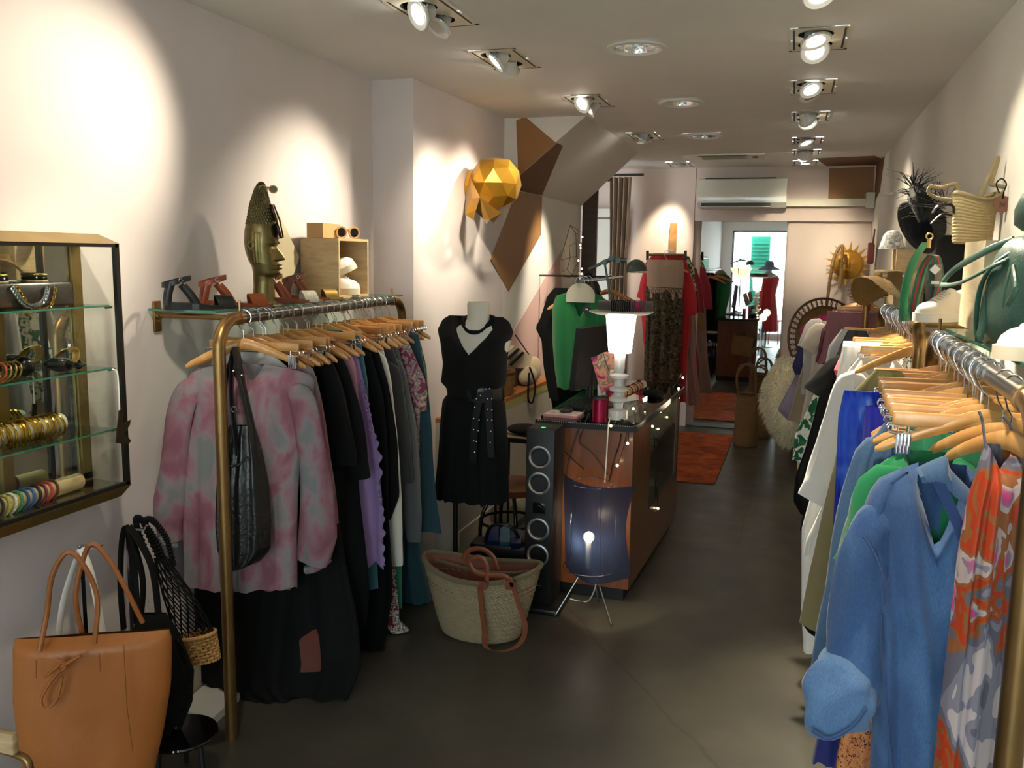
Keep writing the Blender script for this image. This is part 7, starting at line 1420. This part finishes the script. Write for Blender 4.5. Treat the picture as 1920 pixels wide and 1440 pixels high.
# ------------------------------------------------------------------ rear left: curtain, rail with red dress and lace dress
CUR = mat('taupe_velvet_curtain', '#8a6f50', rough=.6, sheen=.4, noise=.12, nscale=5); xa, xb = P(1146, 330, 'y', 8.35).x, P(1183, 330, 'y', 8.35).x; ztop = P(1165, 328, 'y', 8.35).z
t = thing('curtain', 'taupe velvet curtain gathered at the rear left changing room', 'curtain', ((xa+xb)/2, 8.35, 0)); b = MB(); b.loft([[Vector((xa+(xb-xa)*u+.02*sin(z*3)*(u-.5), 8.35+.045*sin(u*26+.6*sin(z*2))*(1-.25*z/2.4), z)) for u in [i/60 for i in range(61)]] for z in [.02+(ztop-.04)*j/14 for j in range(15)]], closed=False); o = b.build('drape', CUR, t, angle=180)
k = MB(); k.tube([(-1.95, 8.35, ztop), (xb+.12, 8.35, ztop)], .012, 10); k.sphere((xa-.03, 8.35, ztop-.02), .04, 14, 8); k.build('curtain_rod', BLACKP, t)
t = thing('clothes_stand', 'clothes stand in front of the rear wall, holding the lace and red dresses', 'clothes rack', (-1.15, 8.3, 0)); zr2 = P(1250, 475, 'y', 8.18).z
k = MB(); k.tube([P(1214, 478, 'y', 8.18), P(1285, 478, 'y', 8.18)], .012, 10); k.tube([P(1250, 478, 'y', 8.18), P(1250, 478, 'y', 8.58)], .011, 10); k.build('top_bar', mat('stand_brass', '#8a7a4c', rough=.35, metal=.8), t)
for px in (1214, 1285): k = MB(); k.tube([P(px, 470, 'y', 8.18), P(px, 488, 'y', 8.18)], .014, 10); k.build('end_cap', BLACKP, t)
q2 = P(1250, 478, 'y', 8.58); k = MB(); k.tube([q2, (q2.x, q2.y, 0)], .012, 10); k.build('post', STM, t)
k = MB(); k.box(P(1262, 445, 'y', 8.70), (.065, .02, .27)); o = k.build('wooden_board', wood('wall_board_wood', '#a77b48', '#7d5630'), smooth=False); tag(o, 'short wooden board fixed upright on the rear wall above the lace dress', 'board')
pl = Plane(8.15); LACE = print_mat('bronze_black_lace', [(.40, '#1c1712'), (.50, '#5a4a34'), (.58, '#2a231a'), (.66, '#7a6848')], 40, 4, .8)
BGE = fabric('nude_crepe', '#a88a72')
t = thing('lace_dress', 'nude dress with dark bronze lace skirt hung against the rear clothes stand', 'dress', (P(1248, 480, 'y', 8.15).x, 8.15, .6))
cloth('bodice', rw2(pl, [((1215, 486), (1281, 488)), ((1213, 500), (1283, 500)), ((1213, 540), (1280, 540)), ((1212, 560), (1279, 560))]), pl, BGE, t, depth=.06, nf=3, amp=.004, seed=.2)
cloth('skirt', rw2(pl, [((1211, 536), (1280, 538)), ((1210, 600), (1280, 600)), ((1208, 700), (1275, 700)), ((1205, 760), (1270, 768))]), pl, LACE, t, depth=.08, nf=7, amp=.012, seed=.5, hem=.015)
k = MB()
for i in range(9): k.torus(P(1216+7.6*i, 546, 'y', 8.08), .015, .003, 14, 5, M=Matrix.Rotation(pi/2, 3, 'X') @ Matrix.Diagonal((.8, 1.4, 1)))
k.tube([P(1212, 538, 'y', 8.08), P(1280, 541, 'y', 8.08)], .003, 5); k.build('crochet_border', LACE, t)
pl = Plane(8.26); REDD = fabric('poppy_red', '#b51c22')
garment('red_dress', 'long poppy red dress behind the lace dress, both sleeves showing', 'dress', pl, rw2(pl, [((1225, 475), (1275, 475)), ((1208, 500), (1290, 490)), ((1200, 540), (1296, 540)), ((1205, 640), (1292, 640)), ((1215, 700), (1288, 700)), ((1225, 752), (1286, 752))]), REDD, [([(1282, 488), (1296, 530), (1304, 570), (1306, 592)], [.05, .07, .08, .07], .0), ([(1212, 498), (1203, 530), (1196, 560)], [.05, .06, .05], .0)], nf=6, seed=.3)
garment('nude_trousers', 'dusty nude wide trousers beside the red dress', 'trousers', Plane(8.36), rw2(Plane(8.36), [((1270, 520), (1300, 520)), ((1280, 640), (1304, 640)), ((1288, 700), (1308, 700)), ((1290, 768), (1316, 752))]), fabric('dusty_nude', '#8f6a5c'), nf=3, seed=.4)
garment('ochre_dress', 'ochre brown dress edge beside the nude trousers', 'dress', Plane(8.42), rw2(Plane(8.42), [((1270, 500), (1298, 500)), ((1285, 600), (1304, 600)), ((1288, 626), (1306, 626))]), fabric('ochre_viscose', '#8a6234'), nf=3, seed=.8)
garment('striped_blouse', 'cream and green leaf striped blouse at the end of the rear clothes stand', 'blouse', Plane(8.38), rw2(Plane(8.38), [((1262, 478), (1292, 482)), ((1262, 500), (1302, 505)), ((1262, 540), (1306, 545)), ((1262, 560), (1300, 565))]), print_mat('cream_green_leaves', [(.42, '#c4bf9a'), (.5, '#35452c'), (.6, '#b8ac80')], 16, 2, 1.2, 'CONSTANT'), nf=4, seed=.1)
garment('crimson_top', 'crimson top, last on the rear clothes stand near the mirror', 'top', Plane(8.46), rw2(Plane(8.46), [((1275, 500), (1305, 505)), ((1285, 540), (1318, 545)), ((1290, 590), (1322, 580))]), fabric('crimson', '#8a1424'), nf=3, seed=.6)
hanger((P(1250, 478, 'y', 8.17).x, 8.17, zr2), 0, 'wooden hanger carrying the nude and bronze lace dress')
hanger((P(1250, 478, 'y', 8.27).x, 8.27, zr2), 0, 'wooden hanger carrying the poppy red dress')
# ------------------------------------------------------------------ rear wall: mirror, air conditioning, trunking
mx0, mx1 = P(1308, 600, 'y', 8.78).x, P(1475.5, 430, 'y', 8.78).x
t = thing('wall_mirror', 'tall frameless mirror on the rear wall reflecting the shop', 'mirror', ((mx0+mx1)/2, 8.78, 0)); th_ = radians(-1.6)
b = MB(); b.box(((mx0+mx1)/2, 8.775, 1.02), (mx1-mx0, .006, 1.975), rz=th_); b.build('mirror_glass', mirror_mat('silver_mirror', (.88, .9, .89)), t, smooth=False)
b = MB(); b.box(((mx0+mx1)/2, 8.765, .022), (mx1-mx0+.02, .02, .03), rz=th_); b.build('floor_channel', mat('aluminium_channel', '#8d8d88', rough=.35, metal=.8), t, smooth=False)
ACW = mat('glossy_white_plastic', '#cfcdc0', rough=.12, coat=.6); t = thing('air_conditioner', 'white wall air conditioner above the mirror', 'air conditioner', (-.52, 8.6, 2.28)); ax0, ax1 = P(1308, 365, 'y', 8.54).x, P(1475, 365, 'y', 8.54).x; az1, az0 = P(1390, 333, 'y', 8.54).z, P(1390, 391, 'y', 8.54).z
k = MB(); prof = [(8.735, az1), (8.60, az1), (8.56, az1-.012), (8.545, az1-.05), (8.54, az0+.09), (8.545, az0+.055), (8.60, az0+.01), (8.735, az0+.005)]
k.loft([[Vector((x, y+(0 if 0 < j < 5 else 0), z)) for y, z in prof] for j, x in enumerate((ax0, ax0+.004, ax0+.01, ax1-.01, ax1-.004, ax1))], cap=True); k.build('housing', ACW, t, angle=25)
k = MB(); k.box(((ax0+ax1)/2-.05, 8.575, az0+.035), ((ax1-ax0)*.78, .06, .032)); k.build('air_outlet', mat('ac_outlet_dark', '#24231f', rough=.4), t, smooth=False)
k = MB(); k.box(((ax0+ax1)/2-.05, 8.552, az0+.006), ((ax1-ax0)*.78, .06, .006), rx=-.35); k.build('flap', ACW, t, smooth=False)
k = MB(); k.box(((ax0+ax1)/2-.02, 8.64, az1+.002), ((ax1-ax0)*.8, .1, .006)); k.build('top_grille', mat('ac_outlet_dark', '#24231f'), t, smooth=False)
k = MB(); k.box((ax0+.075, 8.5385, az0+.075), (.034, .001, .005)); k.build('maker_mark', mat('mark_grey', '#8a8a86', rough=.5), t, smooth=False)
TRK = mat('cream_trunking', '#c9c4ac', rough=.4); z1_, z0_ = P(1550, 373, 'y', 8.7).z, P(1550, 387, 'y', 8.7).z
k = MB(); k.bb(ax1, .60, 8.68, 8.742, z0_, z1_); struct(k.build('trim_pipe_trunking', TRK, smooth=False)); k = MB(); k.bb(.58, .65, 8.60, 8.742, z0_-.02, z1_+.05); struct(k.build('trim_trunking_corner', TRK, smooth=False))
t = thing('air_vent', 'flat rectangular ceiling air cassette before the rear wall', 'air vent', (-.61, 7.85, CZ)); k = MB(); k.bb(CASS[0], CASS[1], CASS[2], CASS[3], CZ-.012, CZ-.001); k.build('panel', PLATE, t, smooth=False)
k = MB(); k.bb(-.82, -.42, 7.66, 7.69, CZ-.0135, CZ-.011); k.bb(-.385, -.34, 7.76, 7.86, CZ-.0135, CZ-.011); k.build('slot', TRIMM, t, smooth=False)
for i in range(8): k = MB(); k.bb(-.80, -.44, 7.71+.026*i, 7.72+.026*i, CZ-.016, CZ-.011); k.build('louvre', mat('louvre_grey', '#9a978a', rough=.5), t, smooth=False)
# ------------------------------------------------------------------ rug, tall baskets, wicker chair, sheepskin, gold sun, bamboo
def rug_mat():
    m, nt, b = newmat('orange_worn_rug'); b.inputs['Roughness'].default_value = .95; co = coords(nt); n = N(nt, 'ShaderNodeTexNoise', Scale=5.0, Detail=9, Roughness=.7); nt.links.new(co, n.inputs['Vector']); c1 = ramp(nt, n.outputs[0], [(.3, '#5e2a12'), (.48, '#b04a16'), (.66, '#c96a28')])
    v = N(nt, 'ShaderNodeTexVoronoi', Scale=14.0); nt.links.new(co, v.inputs['Vector']); mx = N(nt, 'ShaderNodeMix', data_type='RGBA', blend_type='MULTIPLY'); mx.inputs[0].default_value = .35; nt.links.new(c1, mx.inputs[6]); nt.links.new(v.outputs['Distance'], mx.inputs[7]); nt.links.new(mx.outputs[2], b.inputs['Base Color']); bump(nt, b, n.outputs[0], .5, .006); return m
t = thing('rug', 'worn orange rug on the floor between counter and mirror', 'rug', (-.9, 7.4, 0)); k = MB(); k.add([(x, y, z) for z in (.001, .009) for x, y in ((-1.25, 6.42), (-.47, 6.50), (-.45, 8.42), (-1.25, 8.38))], [(3, 2, 1, 0), (4, 5, 6, 7), (0, 1, 5, 4), (1, 2, 6, 5), (2, 3, 7, 6), (3, 0, 4, 7)]); k.build('pile', rug_mat(), t, smooth=False)
k = MB(); k.tube([(-1.25, 6.418, .005), (-.469, 6.498, .005), (-.449, 8.42, .005)], .004, 5); k.build('bound_edge', mat('rug_edge', '#6b4a30', rough=.9), t)
SGR = straw('seagrass', '#8d6a3c', '#5f4524', 50)
for i, (px, y_, lb_, h_, r_) in enumerate(((1397, 8.0, 'tall seagrass basket with long looped handles standing nearest the mirror edge of the rug', .46, .105), (1421, 8.42, 'second seagrass basket half hidden behind the tall one', .40, .10))):
    x_ = P(px, 830, 'y', y_).x; t = thing('seagrass_basket', lb_, 'basket', (x_, y_, 0)); b, top = woven_basket(Vector((x_, y_, 0)), r_, r_, r_*.88, r_*.88, h_, coils=20, n=64, rows=70); b.build('body', SGR, t, angle=80); k = MB(); k.tube(top+top[:1], .008, 7); k.build('rim', SGR, t)
    for s in (-1, 1):
        k = MB(); k.tube([(x_-.07, y_+s*.05, h_-.06), (x_-.10, y_+s*.05, h_+.16), (x_-.04+.02*s, y_+s*.06, h_+.27), (x_+.05, y_+s*.05, h_+.22), (x_+.07, y_+s*.05, h_-.06)], .0085, 8, smooth=8); k.build('handle', SGR, t)
RTN = mat('dark_rattan', '#4a3018', rough=.4, noise=.2, nscale=40); CANE = straw('woven_cane', '#8a6232', '#4a3216', 60)
cc = P(1551, 640, 'y', 8.1); R1 = (P(1551, 640, 'y', 8.1)-P(1465, 640, 'y', 8.1)).length; t = thing('peacock_chair', 'round-backed dark rattan peacock chair before the rear wall', 'chair', (cc.x, 7.9, 0))
Mx = Matrix.Rotation(radians(-14), 3, 'X') @ Matrix.Rotation(pi/2, 3, 'X'); Mx = Matrix.Rotation(radians(32), 3, 'Z') @ Mx
k = MB(); k.torus(cc, R1*.99, .011, 60, 8, M=Mx); k.torus(cc, R1*.80, .010, 60, 8, M=Mx); k.build('hoop', RTN, t)
for i in range(44): a = 2*pi*i/44; k = MB() if i == 0 else k; k.torus(cc+Mx @ Vector((R1*.895*cos(a), R1*.895*sin(a), 0)), R1*.085, .0045, 14, 5, M=Mx)
k.build('ring_border', RTN, t)
k = MB(); k.lathe([(.0001, -.02), (R1*.4, -.016), (R1*.79, 0)], cc, 50, M=Mx, cap=False); k.build('woven_back', CANE, t)
k = MB(); k.lathe([(.001, .38), (.25, .38), (.27, .41), (.26, .44), (.001, .45)], (cc.x-.0, 7.85, 0), 40); k.build('seat', CANE, t)
k = MB(); k.lathe([(.24, .38), (.16, .2), (.20, .02), (.19, .0)], (cc.x, 7.85, 0), 40, cap=False); k.build('base_drum', CANE, t)
k = MB(); k.tube([(cc.x-.24, 7.62, 0), (cc.x-.23, 7.62, .40)], .016, 10); k.build('leg', RTN, t)
FUR = mat('ivory_sheepskin', '#ddd2ae', rough=.9, noise=.12, nscale=12, sheen=.5)
t = thing('sheepskin', 'shaggy ivory sheepskin draped over the peacock chair seat', 'sheepskin', (cc.x-.1, 7.75, .5)); spine = spline([P(1478, 678, 'y', 7.7), P(1470, 712, 'y', 7.55), P(1462, 745, 'y', 7.5), P(1478, 790, 'y', 7.45), P(1492, 832, 'y', 7.45)], 8); rad = [.05, .13, .15, .17, .15, .09]
k = MB(); k.tube(spine, [.05, .11, .13, .15, .13, .07], 22, flat=.9); body = k
sk_ = k.build('hide', FUR, t, angle=180); k = MB(); rr = random.Random(4); vs_ = list(body.v)
for i in range(5200):
    f = rr.choice(body.f); a = [body.v[j] for j in f[:4]]; u, v = rr.random(), rr.random(); p = a[0].lerp(a[1], u).lerp(a[3].lerp(a[2], u), v) if len(a) == 4 else a[0]
    ce_ = min(spine, key=lambda q3: (q3-p).length); n_ = (p-ce_).normalized(); l = rr.uniform(.030, .062); s_ = n_.cross(Vector((rr.uniform(-1, 1), rr.uniform(-1, 1), rr.uniform(-1, 1)))).normalized()*.0035; tip = p+n_*l*.75+Vector((rr.uniform(-.012, .012), rr.uniform(-.012, .012), -l*.55+rr.uniform(-.01, .01)))
    m_ = p+n_*l*.55; k.add([p-s_, p+s_, m_+s_*.8, m_-s_*.8, tip], [(0, 1, 2, 3), (3, 2, 4)])
k.build('fleece', FUR, t, angle=180, stuff=True)
SUNM = mat('gold_sun_metal', '#b98730', rough=.35, metal=.55, noise=.08); sc0 = P(1590, 496, 'y', 8.66); Rs = .165; t = thing('sun_ornament', 'gold sun face ornament with pointed rays on the rear wall', 'wall ornament', sc0)
k = MB(); k.add([], []); 
rings = []
for j in range(26):
    r = Rs*.80*j/25; rings.append([])
    for i in range(64):
        a = 2*pi*i/64; x, z = r*cos(a), r*sin(a); q3 = r/(Rs*.80); d = .050*math.sqrt(max(0, 1-q3*q3)) if q3 < .86 else .0255*(1-(q3-.86)/.14)+.002
        d += .030*math.exp(-((x)/.011)**2-((z-.0)/.045)**2) + .010*math.exp(-((x)/.026)**2-((z+.052)/.006)**2)+.009*math.exp(-((x)/.022)**2-((z+.066)/.006)**2)
        for s in (-1, 1): d += .010*math.exp(-((x-s*.045)/.022)**2-((z-.030)/.006)**2)+.008*math.exp(-((x-s*.045)/.022)**2-((z-.012)/.006)**2)
        rings[-1].append(sc0+Vector((x, -.02-d, z)))
k.loft(rings, cap0=False); k.lathe([(Rs*.8, -.02), (Rs*.8, .0), (.001, 0)], sc0, 64, axis='y', cap=False); k.build('face', SUNM, t, angle=80)
k = MB()
for i in range(18):
    a = 2*pi*i/18+.1; a1, a2 = a-.13, a+.13; rt = Rs*1.32 if i % 2 == 0 else Rs*1.22; k.poly([sc0+Vector((Rs*.79*cos(a1), -.012, Rs*.79*sin(a1))), sc0+Vector((rt*cos(a), -.012, rt*sin(a))), sc0+Vector((Rs*.79*cos(a2), -.012, Rs*.79*sin(a2)))], .008, (0, 1, 0))
k.build('rays', SUNM, t, smooth=False)
BAM = mat('bamboo', '#8a6a3c', rough=.4, noise=.15, nscale=12); t = thing('bamboo_pole', 'bent bamboo cane pole leaning between the sun ornament and the peacock chair', 'pole', P(1556, 545, 'y', 8.45)); k = MB(); k.tube([P(1500, 830, 'y', 8.36), P(1530, 700, 'y', 8.38), P(1546, 600, 'y', 8.4), P(1557, 520, 'y', 8.42), P(1562, 490, 'y', 8.45), P(1570, 470, 'y', 8.5), P(1579, 462, 'y', 8.5), P(1578, 500, 'y', 8.48), P(1574, 540, 'y', 8.45)], .014, 10, smooth=6); k.build('cane', BAM, t)
for p in ((1555, 530), (1560, 500), (1578, 490)): q3 = P(*p, 'y', 8.43); k = MB(); k.torus(q3, .014, .004, 14, 5); k.build('node', BAM, t)
# ------------------------------------------------------------------ things near the shop front that the rear mirror shows
t = thing('mannequin', 'headless mannequin near the shop front, seen only in the rear mirror, in a red dress', 'mannequin', (-.93, .1, 0)); mxx, myy = -.93, .1
k = MB(); k.lathe([(.03, 1.52), (.05, 1.50), (.052, 1.42), (.16, 1.36), (.15, 1.2), (.115, 1.02), (.16, .85)], (mxx, myy, 0), 28, sy=.65); k.build('torso', MANQ, t)
k = MB(); k.tube([(mxx, myy, .9), (mxx, myy, .02)], .015, 10); k.lathe([(.001, 0), (.14, 0), (.14, .015), (.001, .02)], (mxx, myy, 0), 28); k.build('stand', STM, t)
pl = Plane(myy); t = thing('red_gown', 'long crimson dress on the mannequin reflected in the rear mirror', 'dress', (mxx, myy, 1.3)); cloth('body', [(1.37, mxx-.15, mxx+.15), (1.30, mxx-.2, mxx+.2), (1.0, mxx-.15, mxx+.15), (.6, mxx-.2, mxx+.2), (.3, mxx-.22, mxx+.22)], pl, REDD, t, depth=.3, nf=8, amp=.015)
t = thing('brimmed_hat', 'wide blue-grey sun hat on top of the mannequin in the rear mirror', 'hat', (mxx, myy, 1.5)); k = MB(); k.lathe([(.0001, .14), (.06, .13), (.085, .09), (.09, .03), (.15, .01), (.22, -.04), (.225, -.042), (.10, .02)], (mxx, myy, 1.50), 40, cap=False); k.build('crown_and_brim', mat('blue_grey_felt', '#5b6580', rough=.8), t, angle=80)
t = thing('floor_lamp', 'tall lamp with glowing yellow shade near the shop front, seen in the rear mirror', 'lamp', (-1.55, .2, 0)); k = MB(); k.lathe([(.12, 0), (.20, .17), (.198, .17), (.118, 0)], (-1.45, .1, 1.32), 32, cap=False); k.build('lamp_shade', emit_mat('yellow_shade_glow', (1.0, .78, .35), 1.6), t); k = MB(); k.tube([(-1.45, .1, 0), (-1.45, .1, 1.4)], .012, 10); k.lathe([(.001, 0), (.13, 0), (.13, .02), (.001, .02)], (-1.45, .1, 0), 28); k.build('pole', BRASS, t)
for i in range(3):
    t = thing('cane_stool', 'cane stool by the shop window, seen in the rear mirror', 'stool', (-1.35+.25*i, -.75, 0), 'stools by the shop window'); k = MB(); k.lathe([(.001, .44), (.16, .44), (.16, .47), (.001, .48)], (-1.35+.25*i, -.75, 0), 24); k.build('seat', mat('pink_cane', '#b9645a', rough=.6), t)
    for q_ in range(4): k = MB(); a = q_*pi/2+.7; k.tube([(-1.35+.25*i+.13*cos(a), -.75+.13*sin(a), 0), (-1.35+.25*i+.11*cos(a), -.75+.11*sin(a), .45)], .010, 8); k.build('leg', mat('pink_cane', '#b9645a'), t)
KB = mat('brown_paper', '#8a6b44', rough=.8, noise=.08)
t = thing('paper_bag', 'brown paper bag hanging on the rear of the counter, visible in the mirror', 'bag', (-.85, 5.36, .5)); k = MB(); k.box((-.80, 5.365, .50), (.27, .02, .26), ry=.1); k.build('body', KB, t, smooth=False); k = MB(); k.torus((-.80, 5.365, .66), .05, .004, 20, 5, M=Matrix.Rotation(pi/2, 3, 'X')); k.build('handle', KB, t)
